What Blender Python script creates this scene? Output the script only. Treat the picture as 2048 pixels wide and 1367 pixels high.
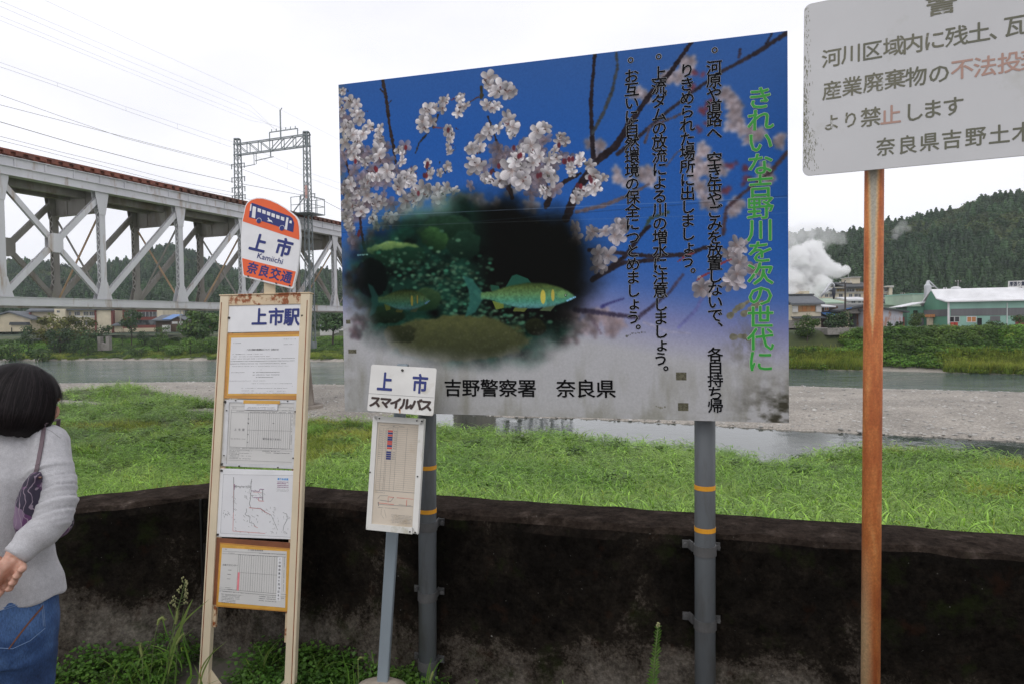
import bpy, bmesh, math, random
import numpy as np
from mathutils import Vector, Matrix
for o in list(bpy.data.objects): bpy.data.objects.remove(o)
SC = bpy.context.scene
COL = SC.collection
rnd = random.Random(7)
rng = np.random.default_rng(7)
R = math.radians
# ------------------------------------------------------------------ camera, sky, sun, exposure
CAM_H = 1.6; FPX = 1365.0; HORIZON = 645.0
pitch = math.atan((683.5 - HORIZON) / FPX); roll = math.atan(0.0138)
c_r = Vector((math.cos(roll), 0, -math.sin(roll))); c_u0 = Vector((math.sin(roll), 0, math.cos(roll)))
c_f0 = Vector((0, 1, 0))
c_f = c_f0 * math.cos(pitch) - c_u0 * math.sin(pitch)
c_u = c_u0 * math.cos(pitch) + c_f0 * math.sin(pitch)
cam_d = bpy.data.cameras.new('camera'); cam = bpy.data.objects.new('camera', cam_d); COL.objects.link(cam)
mw = Matrix.Identity(4)
for i in range(3):
    mw[i][0] = c_r[i]; mw[i][1] = c_u[i]; mw[i][2] = -c_f[i]
mw[2][3] = CAM_H
cam.matrix_world = mw
cam_d.sensor_width = 36; cam_d.lens = 36 * FPX / 2048; cam_d.clip_start = 0.05; cam_d.clip_end = 4000
SC.camera = cam
SUN_EL, SUN_AZ = R(52), R(200)          # a weak veiled sun from behind-left
wd = bpy.data.worlds.new("World"); SC.world = wd; wd.use_nodes = True
wt = wd.node_tree; wt.nodes.clear()
wo = wt.nodes.new('ShaderNodeOutputWorld'); wb = wt.nodes.new('ShaderNodeBackground')
sky = wt.nodes.new('ShaderNodeTexSky'); sky.sky_type = 'NISHITA'; sky.sun_disc = False
sky.sun_elevation = SUN_EL; sky.sun_rotation = SUN_AZ
tc = wt.nodes.new('ShaderNodeTexCoord'); mp = wt.nodes.new('ShaderNodeMapping'); mp.inputs['Scale'].default_value = (1, 1, 3.0)
nz = wt.nodes.new('ShaderNodeTexNoise'); nz.inputs['Scale'].default_value = 1.7; nz.inputs['Detail'].default_value = 5
cr = wt.nodes.new('ShaderNodeValToRGB')
cr.color_ramp.elements[0].position = .32; cr.color_ramp.elements[0].color = (9.6, 9.6, 10.4, 1)
cr.color_ramp.elements[1].position = .62; cr.color_ramp.elements[1].color = (11.6, 11.5, 11.9, 1)
mx = wt.nodes.new('ShaderNodeMixRGB'); mx.inputs[0].default_value = .93
wt.links.new(tc.outputs['Generated'], mp.inputs['Vector']); wt.links.new(mp.outputs[0], nz.inputs['Vector'])
wt.links.new(nz.outputs['Fac'], cr.inputs[0]); wt.links.new(sky.outputs[0], mx.inputs[1]); wt.links.new(cr.outputs[0], mx.inputs[2])
wt.links.new(mx.outputs[0], wb.inputs['Color']); wb.inputs['Strength'].default_value = .1
wt.links.new(wb.outputs[0], wo.inputs['Surface'])
sl = bpy.data.lights.new('sun', 'SUN'); sl.energy = 0.6; sl.angle = R(25); sl.color = (1, .97, .92)
so = bpy.data.objects.new('sun', sl); COL.objects.link(so); so.location = (0, -20, 40)
sd = Vector((math.sin(SUN_AZ) * math.cos(SUN_EL), math.cos(SUN_AZ) * math.cos(SUN_EL), math.sin(SUN_EL)))
so.rotation_euler = sd.to_track_quat('Z', 'Y').to_euler()
SC.view_settings.view_transform = 'Standard'; SC.view_settings.look = 'None'
SC.view_settings.exposure = 0.0; SC.view_settings.gamma = 1.0
SC.render.engine = 'CYCLES'
cy = SC.cycles
cy.max_bounces = 10; cy.diffuse_bounces = 3; cy.glossy_bounces = 3; cy.transmission_bounces = 3; cy.transparent_max_bounces = 8
cy.volume_bounces = 10; cy.use_denoising = True; cy.caustics_reflective = False; cy.caustics_refractive = False

# ------------------------------------------------------------------ helpers
def ray(px, py):
    dx = (px - 1024) / FPX; dy = -(py - 683.5) / FPX
    return c_f + c_r * dx + c_u * dy
EYE = Vector((0, 0, CAM_H))
def at(px, py, d):                       # the point d metres deep along a sight line
    r = ray(px, py); return EYE + r * (d / r.y)
def on_z(px, py, z):
    r = ray(px, py); return EYE + r * ((z - CAM_H) / r.z)
def hor(x): return HORIZON - .0138 * (x - 1024)
def s2l(c): return tuple((x / 12.92 if x <= .04045 else ((x + .055) / 1.055) ** 2.4) for x in c)
def rgb(r, g, b, k=1.0): return tuple(min(.9, v * k) for v in s2l((r / 255, g / 255, b / 255)))

BASE = {}
def tag(o, label=None, cat=None, group=None, kind=None):
    if label: o['label'] = label
    if cat: o['category'] = cat
    if group: o['group'] = group
    if kind: o['kind'] = kind
    return o
def thing(name, label, cat, loc, group=None):
    o = bpy.data.objects.new(name, None); COL.objects.link(o); o.empty_display_size = .1
    o.location = Vector(loc); BASE[o.name] = Vector(loc)
    return tag(o, label, cat, group)
def link(name, me, parent=None, base=None):
    o = bpy.data.objects.new(name, me); COL.objects.link(o)
    if parent is not None:
        o.parent = parent; BASE[o.name] = BASE[parent.name]
    else:
        o.location = base; BASE[o.name] = Vector(base)
    return o
def mk(name, v, f, mat, parent=None, smooth=False, cols=None, base=None, mats=None, midx=None):
    v = np.asarray([tuple(p) for p in v] if not isinstance(v, np.ndarray) else v, dtype=np.float64).reshape(-1, 3)
    if parent is not None: b = BASE[parent.name]
    elif base is not None: b = Vector(base)
    else:
        lo, hi = v.min(0), v.max(0); b = Vector(((lo[0] + hi[0]) / 2, (lo[1] + hi[1]) / 2, lo[2]))
    v = v - np.array(b)
    me = bpy.data.meshes.new(name)
    if isinstance(f, np.ndarray):
        k = f.shape[1]; n = len(f)
        me.vertices.add(len(v)); me.vertices.foreach_set('co', v.astype(np.float32).ravel())
        me.loops.add(n * k); me.loops.foreach_set('vertex_index', f.astype(np.int32).ravel())
        me.polygons.add(n); me.polygons.foreach_set('loop_start', np.arange(0, n * k, k, dtype=np.int32))
        me.polygons.foreach_set('loop_total', np.full(n, k, dtype=np.int32))
        me.update(calc_edges=True)
    else:
        me.from_pydata(v.tolist(), [], f); me.update()
    if mats:
        for m in mats: me.materials.append(m)
        if midx is not None: me.polygons.foreach_set('material_index', np.asarray(midx, dtype=np.int32))
    elif mat: me.materials.append(mat)
    if smooth: me.polygons.foreach_set('use_smooth', np.ones(len(me.polygons), dtype=bool))
    if cols is not None:
        a = me.color_attributes.new('col', 'FLOAT_COLOR', 'POINT')
        c = np.ones((len(v), 4), dtype=np.float32); c[:, :3] = cols; a.data.foreach_set('color', c.ravel())
    return link(name, me, parent, b)

class MB:
    def __init__(s): s.v = []; s.f = []
    def add(s, v, f):
        n = len(s.v); s.v += [tuple(p) for p in v]; s.f += [tuple(i + n for i in q) for q in f]; return s
    def prism(s, a, b):                  # two equal rings
        n = len(a); f = [tuple(range(n - 1, -1, -1)), tuple(range(n, 2 * n))]
        f += [(i, (i + 1) % n, n + (i + 1) % n, n + i) for i in range(n)]
        return s.add(list(a) + list(b), f)
    def box(s, lo, hi, M=None):
        x0, y0, z0 = lo; x1, y1, z1 = hi
        a = [Vector(p) for p in ((x0, y0, z0), (x1, y0, z0), (x1, y1, z0), (x0, y1, z0))]
        b = [Vector(p) for p in ((x0, y0, z1), (x1, y0, z1), (x1, y1, z1), (x0, y1, z1))]
        if M is not None: a = [M @ p for p in a]; b = [M @ p for p in b]
        return s.prism(a, b)
    def bar(s, p, q, w, h, up=Vector((0, 0, 1))):
        p = Vector(p); q = Vector(q); d = (q - p).normalized()
        x = d.cross(up)
        if x.length < 1e-4: x = d.cross(Vector((0, 1, 0)))
        x.normalize(); y = x.cross(d).normalized()
        r = [x * (w / 2) + y * (h / 2), -x * (w / 2) + y * (h / 2), -x * (w / 2) - y * (h / 2), x * (w / 2) - y * (h / 2)]
        return s.prism([p + k for k in r], [q + k for k in r])
    def tube(s, path, rad, n=10, cap=True, flat=1.0, ref=None):
        path = [Vector(p) for p in path]; m = len(path)
        if not hasattr(rad, '__len__'): rad = [rad] * m
        vs = []; px = None
        for i, p in enumerate(path):
            d = (path[min(i + 1, m - 1)] - path[max(i - 1, 0)]).normalized()
            if px is None:
                rf = Vector(ref) if ref is not None else (Vector((0, 0, 1)) if abs(d.z) < .9 else Vector((1, 0, 0)))
                px = (rf - d * rf.dot(d)).normalized()
            else: px = (px - d * px.dot(d)).normalized()
            py = d.cross(px)
            r = rad[i]; rx, ry = (r if hasattr(r, '__len__') else (r, r * flat))
            vs += [p + px * (rx * math.cos(2 * math.pi * k / n)) + py * (ry * math.sin(2 * math.pi * k / n)) for k in range(n)]
        f = [(i * n + k, i * n + (k + 1) % n, (i + 1) * n + (k + 1) % n, (i + 1) * n + k) for i in range(m - 1) for k in range(n)]
        if cap: f += [tuple(range(n - 1, -1, -1)), tuple(range((m - 1) * n, m * n))]
        return s.add(vs, f)
    def ball(s, c, r, n=10, M=None):
        c = Vector(c); rx, ry, rz = r if hasattr(r, '__len__') else (r, r, r); vs = []; f = []
        m = max(4, n // 2 + 1)
        for i in range(m + 1):
            t = math.pi * i / m
            for k in range(n):
                a = 2 * math.pi * k / n
                p = Vector((rx * math.sin(t) * math.cos(a), ry * math.sin(t) * math.sin(a), rz * math.cos(t)))
                vs.append(c + (M @ p if M is not None else p))
        for i in range(m):
            for k in range(n):
                f.append((i * n + k, (i + 1) * n + k, (i + 1) * n + (k + 1) % n, i * n + (k + 1) % n))
        return s.add(vs, f)
    def build(s, name, mat, parent=None, smooth=False, base=None):
        return mk(name, s.v, s.f, mat, parent, smooth, base=base)
def bevel(o, w=.003, seg=2):
    m = o.modifiers.new('bevel', 'BEVEL'); m.width = w; m.segments = seg; m.limit_method = 'ANGLE'; m.angle_limit = R(40)
    return o

# ------------------------------------------------------------------ materials
def nt(name):
    m = bpy.data.materials.new(name); m.use_nodes = True; t = m.node_tree; b = t.nodes['Principled BSDF']
    return m, t, b
def N(t, kind, **kw):
    n = t.nodes.new('ShaderNode' + kind)
    for k, v in kw.items():
        if k in n.inputs: n.inputs[k].default_value = v
        else: setattr(n, k, v)
    return n
def ramp(t, pts, interp='LINEAR'):
    n = t.nodes.new('ShaderNodeValToRGB'); e = n.color_ramp.elements; n.color_ramp.interpolation = interp
    while len(e) < len(pts): e.new(.5)
    for i, (p, c) in enumerate(pts):
        e[i].position = p; e[i].color = (tuple(c) + (1,))[:4] if hasattr(c, '__len__') else (c, c, c, 1)
    return n
def mix(t, fac, a, b, mode='MIX'):
    n = t.nodes.new('ShaderNodeMixRGB'); n.blend_type = mode
    for i, x in enumerate((fac, a, b)):
        if isinstance(x, bpy.types.NodeSocket): t.links.new(x, n.inputs[i])
        elif hasattr(x, '__len__'): n.inputs[i].default_value = (tuple(x) + (1,))[:4]
        else: n.inputs[i].default_value = x if i == 0 else (x, x, x, 1)
    return n.outputs[0]
def coords(t, scale=(1, 1, 1), kind='Object', rot=None):
    tcn = t.nodes.new('ShaderNodeTexCoord'); m = t.nodes.new('ShaderNodeMapping'); m.inputs['Scale'].default_value = scale
    if rot: m.inputs['Rotation'].default_value = rot
    t.links.new(tcn.outputs[kind], m.inputs['Vector']); return m.outputs[0]
def noise(t, vec, scale, detail=4, rough=.55, dist=0):
    n = N(t, 'TexNoise', Scale=scale, Detail=detail, Roughness=rough, Distortion=dist); t.links.new(vec, n.inputs['Vector']); return n.outputs['Fac']
def bump(t, b, h, strength=.3, dist=.01):
    n = N(t, 'Bump', Strength=strength, Distance=dist); t.links.new(h, n.inputs['Height']); t.links.new(n.outputs[0], b.inputs['Normal'])
def pm(name, c, rough=.6, var=.18, scale=9, metal=0, stain=None, sthr=(.55, .7), sscale=5, bmp=0, bdist=.004, stretch=(1, 1, 1), rnd_obj=0, spec=.4, alt=None):
    m, t, b = nt(name); co = coords(t, stretch)
    n1 = noise(t, co, scale, 6)
    lo = tuple(x * (1 - var) for x in c); hi = tuple(min(.92, x * (1 + var)) for x in (alt or c))
    r = ramp(t, [(.3, lo), (.7, hi)]); t.links.new(n1, r.inputs[0]); out = r.outputs[0]
    if stain:
        n2 = noise(t, co, sscale, 8, .62); r2 = ramp(t, [(sthr[0], 0), (sthr[1], 1)]); t.links.new(n2, r2.inputs[0])
        out = mix(t, r2.outputs[0], out, stain)
    if rnd_obj:
        oi = N(t, 'ObjectInfo'); r3 = ramp(t, [(0, 1 - rnd_obj), (1, 1 + rnd_obj)]); t.links.new(oi.outputs['Random'], r3.inputs[0])
        out = mix(t, 1.0, out, r3.outputs[0], 'MULTIPLY')
    t.links.new(out, b.inputs['Base Color'])
    b.inputs['Roughness'].default_value = rough; b.inputs['Metallic'].default_value = metal
    b.inputs['Specular IOR Level'].default_value = spec
    if bmp:
        n3 = noise(t, co, scale * 3, 8, .65); bump(t, b, n3, bmp, bdist)
    return m
def leafmat(name, c, var=.35, trans=.35, rough=.5, scale=.6, alt=None, spec=.3, lite=1.0):
    m, t, b = nt(name)
    geo = N(t, 'NewGeometry'); n1 = noise(t, geo.outputs['Position'], scale, 3)
    att = N(t, 'Attribute', attribute_name='col'); oi = N(t, 'ObjectInfo')
    alt = alt or (c[0] * 1.5, c[1] * 1.35, c[2] * 1.05)
    r = ramp(t, [(.35, c), (.68, alt)]); t.links.new(n1, r.inputs[0])
    o = mix(t, 1.0, r.outputs[0], att.outputs['Color'], 'MULTIPLY')
    r3 = ramp(t, [(0, 1 - var), (1, 1 + var)]); t.links.new(oi.outputs['Random'], r3.inputs[0])
    o = mix(t, 1.0, o, r3.outputs[0], 'MULTIPLY')
    t.links.new(o, b.inputs['Base Color']); b.inputs['Roughness'].default_value = rough; b.inputs['Specular IOR Level'].default_value = spec
    tr = N(t, 'BsdfTranslucent'); t.links.new(o, tr.inputs['Color']); ms = N(t, 'MixShader'); ms.inputs[0].default_value = trans
    t.links.new(b.outputs[0], ms.inputs[1]); t.links.new(tr.outputs[0], ms.inputs[2])
    t.links.new(ms.outputs[0], t.nodes['Material Output'].inputs['Surface'])
    return m
def printmat(name, rough=.45, spec=.35, fine=.06):
    m, t, b = nt(name); att = N(t, 'Attribute', attribute_name='col')
    n1 = noise(t, coords(t), 120, 3); r = ramp(t, [(.3, 1 - fine), (.7, 1 + fine)]); t.links.new(n1, r.inputs[0])
    t.links.new(mix(t, 1.0, att.outputs['Color'], r.outputs[0], 'MULTIPLY'), b.inputs['Base Color'])
    b.inputs['Roughness'].default_value = rough; b.inputs['Specular IOR Level'].default_value = spec
    return m

# ------------------------------------------------------------------ planes fitted to a leaning board, and lettering on them
class Plane:
    def __init__(s, tl, tr, br, bl, depth):
        rs = [np.array(ray(*c)) for c in (tl, tr, br, bl)]
        A = np.stack([rs[0], -rs[1], rs[2], -rs[3]], 1)
        lam = np.linalg.svd(A)[2][-1]; lam = lam / lam[0]
        k = depth / rs[0][1]
        p = [np.array(EYE) + rs[i] * lam[i] * k for i in range(4)]
        s.P = Vector(p[0]); s.U = Vector(p[1] - p[0]); s.V = Vector(p[3] - p[0])
        s.w, s.h = s.U.length, s.V.length; s.eu = s.U.normalized(); s.ev = s.V.normalized()
        s.n = s.eu.cross(s.ev).normalized()
        if s.n.y > 0: s.n = -s.n
        s.skew = math.degrees(math.acos(s.eu.dot(s.ev)))
    def uv(s, px, py, h=0):
        r = ray(px, py); p0 = s.P + s.n * h; t = (p0 - EYE).dot(s.n) / r.dot(s.n); q = EYE + r * t - p0
        c = s.eu.dot(s.ev); a = q.dot(s.eu); b = q.dot(s.ev); u = (a - b * c) / (1 - c * c); v = (b - a * c) / (1 - c * c)
        return u, v                        # metres along the two edges from the top-left corner
    def pt(s, u, v, h=0): return s.P + s.eu * u + s.ev * v + s.n * h
    def slab(s, mb, uvs, h0, h1): return mb.prism([s.pt(u, v, h0) for u, v in uvs], [s.pt(u, v, h1) for u, v in uvs])
    def rect(s, mb, u0, v0, u1, v1, h0, h1): return s.slab(mb, [(u0, v0), (u1, v0), (u1, v1), (u0, v1)], h0, h1)
    def quad_px(s, *pts): return [s.uv(*p) for p in pts]
def rrect(u0, v0, u1, v1, r, n=5):
    o = []
    for cx, cy, a0 in ((u1 - r, v0 + r, -90), (u1 - r, v1 - r, 0), (u0 + r, v1 - r, 90), (u0 + r, v0 + r, 180)):
        for i in range(n + 1):
            a = R(a0 + 90 * i / n); o.append((cx + r * math.cos(a), cy + r * math.sin(a)))
    return o
_G = {}
def glyph(ch, bold=0.0):
    k = (ch, round(bold, 4))
    if k not in _G:
        cu = bpy.data.curves.new('lettering', 'FONT'); cu.body = ch; cu.size = 1; cu.offset = bold; cu.resolution_u = 2
        cu.fill_mode = 'FRONT' if hasattr(cu, 'fill_mode') else cu.fill_mode
        ob = bpy.data.objects.new('lettering', cu); me = ob.to_mesh()
        v = [(p.co.x, p.co.y) for p in me.vertices]; f = [tuple(p.vertices) for p in me.polygons]
        ob.to_mesh_clear(); bpy.data.objects.remove(ob); bpy.data.curves.remove(cu); _G[k] = (v, f)
    return _G[k]
EM_C = (0.5, 0.36)
def put(pl, mb, ch, u, v, w, hgt=None, h=.001, bold=0.0, slant=0, rot=0):
    """one character centred on (u, v) of a plane, em box w wide"""
    hgt = hgt or w; gv, gf = glyph(ch, 0); cr_, sr_ = math.cos(rot), math.sin(rot)
    cx, cy = ((min(p[0] for p in gv) + max(p[0] for p in gv)) / 2, (min(p[1] for p in gv) + max(p[1] for p in gv)) / 2) if len(ch) > 1 else EM_C
    k = 1 if bold < .003 else (5 if bold < .02 else 8)
    for i in range(k):
        ox, oy = (0, 0) if i == 0 and k < 8 else (bold * math.cos(i * 2 * math.pi / (k - (k < 8))), bold * math.sin(i * 2 * math.pi / (k - (k < 8))))
        out = []
        for x, y in gv:
            a = (x - cx + ox + slant * (y - cy)) * w; b = -(y - cy + oy) * hgt
            out.append(pl.pt(u + a * cr_ - b * sr_, v + a * sr_ + b * cr_, h + i * .00004))
        mb.add(out, gf)
def put_line(pl, mb, text, p0, p1, w, hgt=None, h=.001, bold=0.0, slant=0, px=True):
    """characters spread evenly between the centres p0 and p1 (photo pixels or metres on the plane)"""
    a = pl.uv(*p0) if px else p0; b = pl.uv(*p1) if px else p1; n = max(1, len(text) - 1)
    for i, ch in enumerate(text):
        if ch in ' \u3000': continue
        u = a[0] + (b[0] - a[0]) * i / n; v = a[1] + (b[1] - a[1]) * i / n
        put(pl, mb, ch, u, v, w, hgt, h, bold, slant)

def instancer(name, pts, rot, scl, idx, protos, label=None, kind='stuff'):
    """one 'stuff' object: the prototypes set out on a cloud of points by geometry nodes"""
    cname = name + ' sources'
    c = bpy.data.collections.new(cname)
    for i, p in enumerate(protos):
        for cc in list(p.users_collection): cc.objects.unlink(p)
        p.name = '%s_source_%02d' % (name, i); c.objects.link(p)
    pts = np.asarray(pts, dtype=np.float32); me = bpy.data.meshes.new(name); me.vertices.add(len(pts)); me.vertices.foreach_set('co', pts.ravel())
    def attr(nm, ty, fld, d): a = me.attributes.new(nm, ty, 'POINT'); a.data.foreach_set(fld, np.asarray(d).ravel())
    attr('rot', 'FLOAT_VECTOR', 'vector', np.asarray(rot, dtype=np.float32)); attr('scl', 'FLOAT_VECTOR', 'vector', np.asarray(scl, dtype=np.float32))
    attr('idx', 'INT', 'value', np.asarray(idx, dtype=np.int32))
    o = bpy.data.objects.new(name, me); COL.objects.link(o)
    g = bpy.data.node_groups.new(name, 'GeometryNodeTree')
    g.interface.new_socket('Geometry', in_out='INPUT', socket_type='NodeSocketGeometry'); g.interface.new_socket('Geometry', in_out='OUTPUT', socket_type='NodeSocketGeometry')
    gi = g.nodes.new('NodeGroupInput'); go = g.nodes.new('NodeGroupOutput'); ip = g.nodes.new('GeometryNodeInstanceOnPoints')
    ci = g.nodes.new('GeometryNodeCollectionInfo'); ci.inputs['Collection'].default_value = c; ci.inputs['Separate Children'].default_value = True; ci.inputs['Reset Children'].default_value = True
    def na(nm, ty):
        n = g.nodes.new('GeometryNodeInputNamedAttribute'); n.data_type = ty; n.inputs['Name'].default_value = nm
        return [s for s in n.outputs if s.enabled and s.name == 'Attribute'][0]
    e2r = g.nodes.new('FunctionNodeEulerToRotation'); g.links.new(na('rot', 'FLOAT_VECTOR'), e2r.inputs[0])
    ip.inputs['Pick Instance'].default_value = True
    g.links.new(gi.outputs[0], ip.inputs['Points']); g.links.new(ci.outputs[0], ip.inputs['Instance']); g.links.new(na('idx', 'INT'), ip.inputs['Instance Index'])
    g.links.new(e2r.outputs[0], ip.inputs['Rotation']); g.links.new(na('scl', 'FLOAT_VECTOR'), ip.inputs['Scale']); g.links.new(ip.outputs[0], go.inputs[0])
    md = o.modifiers.new('scatter', 'NODES'); md.node_group = g
    if label: o['label'] = label
    o['kind'] = kind
    return o
def smooth(x): x = np.clip(x, 0, 1); return x * x * (3 - 2 * x)
def vnoise(x, y, seed=0):
    """cheap value noise on arrays"""
    xi = np.floor(x).astype(np.int64); yi = np.floor(y).astype(np.int64); xf = x - xi; yf = y - yi
    def hsh(a, b):
        n = (a * 374761393 + b * 668265263 + seed * 1442695041) & 0xffffffff
        n = ((n ^ (n >> 13)) * 1274126177) & 0xffffffff
        return ((n ^ (n >> 16)) & 0xffff) / 65535.0
    u = xf * xf * (3 - 2 * xf); w = yf * yf * (3 - 2 * yf)
    return (hsh(xi, yi) * (1 - u) + hsh(xi + 1, yi) * u) * (1 - w) + (hsh(xi, yi + 1) * (1 - u) + hsh(xi + 1, yi + 1) * u) * w
def fbm(x, y, seed=0, oct=4):
    s = 0; a = .5; x = np.asarray(x, dtype=float); y = np.asarray(y, dtype=float)
    for i in range(oct): s = s + a * vnoise(x * 2 ** i, y * 2 ** i, seed + i); a /= 2
    return s
# ------------------------------------------------------------------ the land: roadside, wall, meadow, gravel, river
WZ = -5.4
WALL_C = Vector((-1.53, 3.30, 0)); DR = Vector((.9545, -.298, 0)); DL = Vector((-.905, -.425, 0))
NR = Vector((.298, .9545, 0)); NL = Vector((-.425, .905, 0))       # away from the road
WALL_T = .30; WALL_Z = .79
def interp(u, tab): xs, ys = zip(*tab); return np.interp(u, xs, ys)
def U_(px): return (px - 1024) / FPX
def Dw(px, py): return (CAM_H - WZ) * FPX / (py - hor(px))
def tabpx(*pts): return [(U_(x), Dw(x, y)) for x, y in pts]
B3 = tabpx((-900, 772), (0, 769), (110, 766), (400, 763), (640, 768), (1100, 771), (1590, 771), (1740, 776), (2048, 783), (3000, 800))
B4 = tabpx((-900, 738), (0, 721), (400, 721), (690, 723), (1100, 728), (1590, 738), (2048, 749), (3000, 770))
B2 = [(U_(x), d) for x, d in ((760, 62), (860, 56), (1000, 50.8), (1150, 49.5), (1350, 46.4), (1570, 43), (1740, 41.2), (2048, 37.9), (3000, 32))]
B1 = [(U_(x), d) for x, d in ((760, 60), (850, 49), (900, 43.5), (1000, 42), (1150, 40.5), (1225, 37.5), (1300, 36), (1400, 35.2), (1480, 33.6), (1560, 31.2), (1610, 33), (1740, 35), (1900, 34), (2048, 31.5), (3000, 27))]
def wall_s(X, Y):                        # signed distance behind the wall's road face
    a = (X - WALL_C.x) * NR.x + (Y - WALL_C.y) * NR.y
    b = (X - WALL_C.x) * NL.x + (Y - WALL_C.y) * NL.y
    return np.maximum(a, b)
def land_z(X, Y):
    X = np.asarray(X, dtype=float); Y = np.asarray(Y, dtype=float)
    Yc = np.maximum(Y, .5); u = np.clip(X / Yc, -1.7, 1.5); s = wall_s(X, Y)
    z = np.interp(s, [-100, 0, .35, 1.5, 5, 9, 16, 30, 44, 60, 90], [-.01, -.01, -.55, -.9, -1.8, -2.6, -3.8, -4.75, -5.1, -5.1, -5.1])
    far = smooth((s - 2) / 6)
    z = z + far * (fbm(X * .16, Y * .16, 3) - .5) * np.interp(s, [0, 18, 30], [.5, .45, .12])
    d1, d2, d3, d4 = interp(u, B1), interp(u, B2), interp(u, B3), interp(u, B4)
    pond = smooth((Y - d1 + 2.5) / 3.0) * smooth((d2 - Y + .4) / 1.2) * (u > U_(800)) * smooth((u - U_(800)) / .05)
    z = z * (1 - pond) + (WZ - .35) * pond
    bar = smooth((Y - d2 + .4) / 1.0)
    zb = WZ + .05 + .38 * smooth((Y - d2) / 8) * smooth((d3 - Y) / 7) + .05 * (fbm(X * .5, Y * .5, 9) - .5)
    right = smooth((u - U_(800)) / .05)
    z = z * (1 - bar * right) + zb * bar * right
    leftg = smooth((Y - 60) / 12) * (1 - right)
    z = z * (1 - leftg) + zb * leftg
    riv = smooth((Y - d3 + .5) / 2.0)
    z = z * (1 - riv) + (WZ - .8) * riv
    # far bank
    t = Y - d4
    zl = np.interp(t, [-3, 0, 1, 10, 22, 34, 48, 300], [-.8, 0, .5, 1.1, 2.2, 3.6, 4.9, 5.2]) + WZ
    zr = np.interp(t, [-3, 0, 1.8, 2.8, 6.0, 8, 300], [-.8, 0, .3, 1.1, 4.9, 5.3, 5.4]) + WZ
    k = smooth((u + .15) / .45); zf = zl * (1 - k) + zr * k + .5 * (fbm(X * .12, Y * .12, 5) - .5) * smooth(t / 6)
    fb = smooth((t + 3) / 3)
    return z * (1 - fb) + zf * fb

def lerp_grid(us, ds, name, mat, zfun):
    Ug, Dg = np.meshgrid(us, ds); X = Ug * Dg; Y = Dg; Z = zfun(X, Y)
    n, m = Ug.shape; v = np.stack([X.ravel(), Y.ravel(), Z.ravel()], 1)
    i = np.arange(n - 1)[:, None] * m + np.arange(m - 1)[None]; f = np.stack([i, i + 1, i + m + 1, i + m], -1).reshape(-1, 4)
    return mk(name, v, f, mat, smooth=True, base=(0, 0, 0))
m_soil, t, b = nt('meadow soil'); geo = N(t, 'NewGeometry')
sep = N(t, 'SeparateXYZ'); t.links.new(geo.outputs['Position'], sep.inputs[0])
n1 = noise(t, geo.outputs['Position'], .35, 6); r1 = ramp(t, [(.35, (.03, .045, .012)), (.65, (.07, .085, .025))]); t.links.new(n1, r1.inputs[0])
n2 = noise(t, geo.outputs['Position'], 9.0, 8, .7); r2 = ramp(t, [(.25, (.13, .125, .118)), (.5, (.27, .26, .245)), (.75, (.50, .48, .45))]); t.links.new(n2, r2.inputs[0])
vo = N(t, 'TexVoronoi', Scale=5.5); t.links.new(geo.outputs['Position'], vo.inputs['Vector']); r4 = ramp(t, [(0, .72), (1, 1.28)]); t.links.new(vo.outputs['Color'], r4.inputs[0])
gv = mix(t, .8, r2.outputs[0], r4.outputs[0], 'MULTIPLY')
n5 = noise(t, geo.outputs['Position'], .22, 4); r5 = ramp(t, [(.38, .86), (.62, 1.14)]); t.links.new(n5, r5.inputs[0]); gv = mix(t, 1, gv, r5.outputs[0], 'MULTIPLY'); gv = mix(t, 1, gv, (1.06, 1.0, .92), 'MULTIPLY')
att = N(t, 'Attribute', attribute_name='col'); t.links.new(mix(t, att.outputs['Fac'], r1.outputs[0], gv), b.inputs['Base Color'])
b.inputs['Roughness'].default_value = .9; bump(t, b, n2, .5, .05)
us = np.concatenate([np.linspace(-1.75, -.95, 24), np.linspace(-.93, .93, 190), np.linspace(.96, 1.55, 20)])
ds = np.concatenate([np.geomspace(2.0, 14, 60), np.geomspace(14.3, 60, 110), np.linspace(60.6, 160, 130), np.geomspace(161, 260, 40), np.geomspace(270, 1150, 20)])
land = lerp_grid(us, ds, 'ground', m_soil, land_z); tag(land, kind='structure')
co = np.empty(len(land.data.vertices) * 3, dtype=np.float32); land.data.vertices.foreach_get('co', co); co = co.reshape(-1, 3).astype(float)
# gravel where the bar lies bare
ISLE = [(95, 786), (250, 771), (335, 788), (430, 803), (500, 812), (380, 818), (270, 812), (190, 802), (110, 798)]
def inpoly(px, py, poly):
    px = np.asarray(px); py = np.asarray(py); c = np.zeros(px.shape, bool); n = len(poly)
    for i in range(n):
        (x0, y0), (x1, y1) = poly[i], poly[i - 1]
        c ^= ((y0 > py) != (y1 > py)) & (px < (x1 - x0) * (py - y0) / (y1 - y0 + 1e-9) + x0)
    return c
def to_px(X, Y, Z):
    P = np.stack([np.asarray(X, dtype=float), np.asarray(Y, dtype=float), np.asarray(Z, dtype=float) - CAM_H], -1)
    f = P @ np.array(c_f); f = np.where(np.abs(f) < 1e-6, 1e-6, f)
    return 1024 + FPX * (P @ np.array(c_r)) / f, 683.5 - FPX * (P @ np.array(c_u)) / f
GL = [(U_(x), Dw(x, y)) for x, y in ((-900, 816), (0, 819), (150, 816), (300, 816), (360, 822), (420, 832), (500, 846), (600, 850), (690, 853), (760, 855), (860, 858))]
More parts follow.
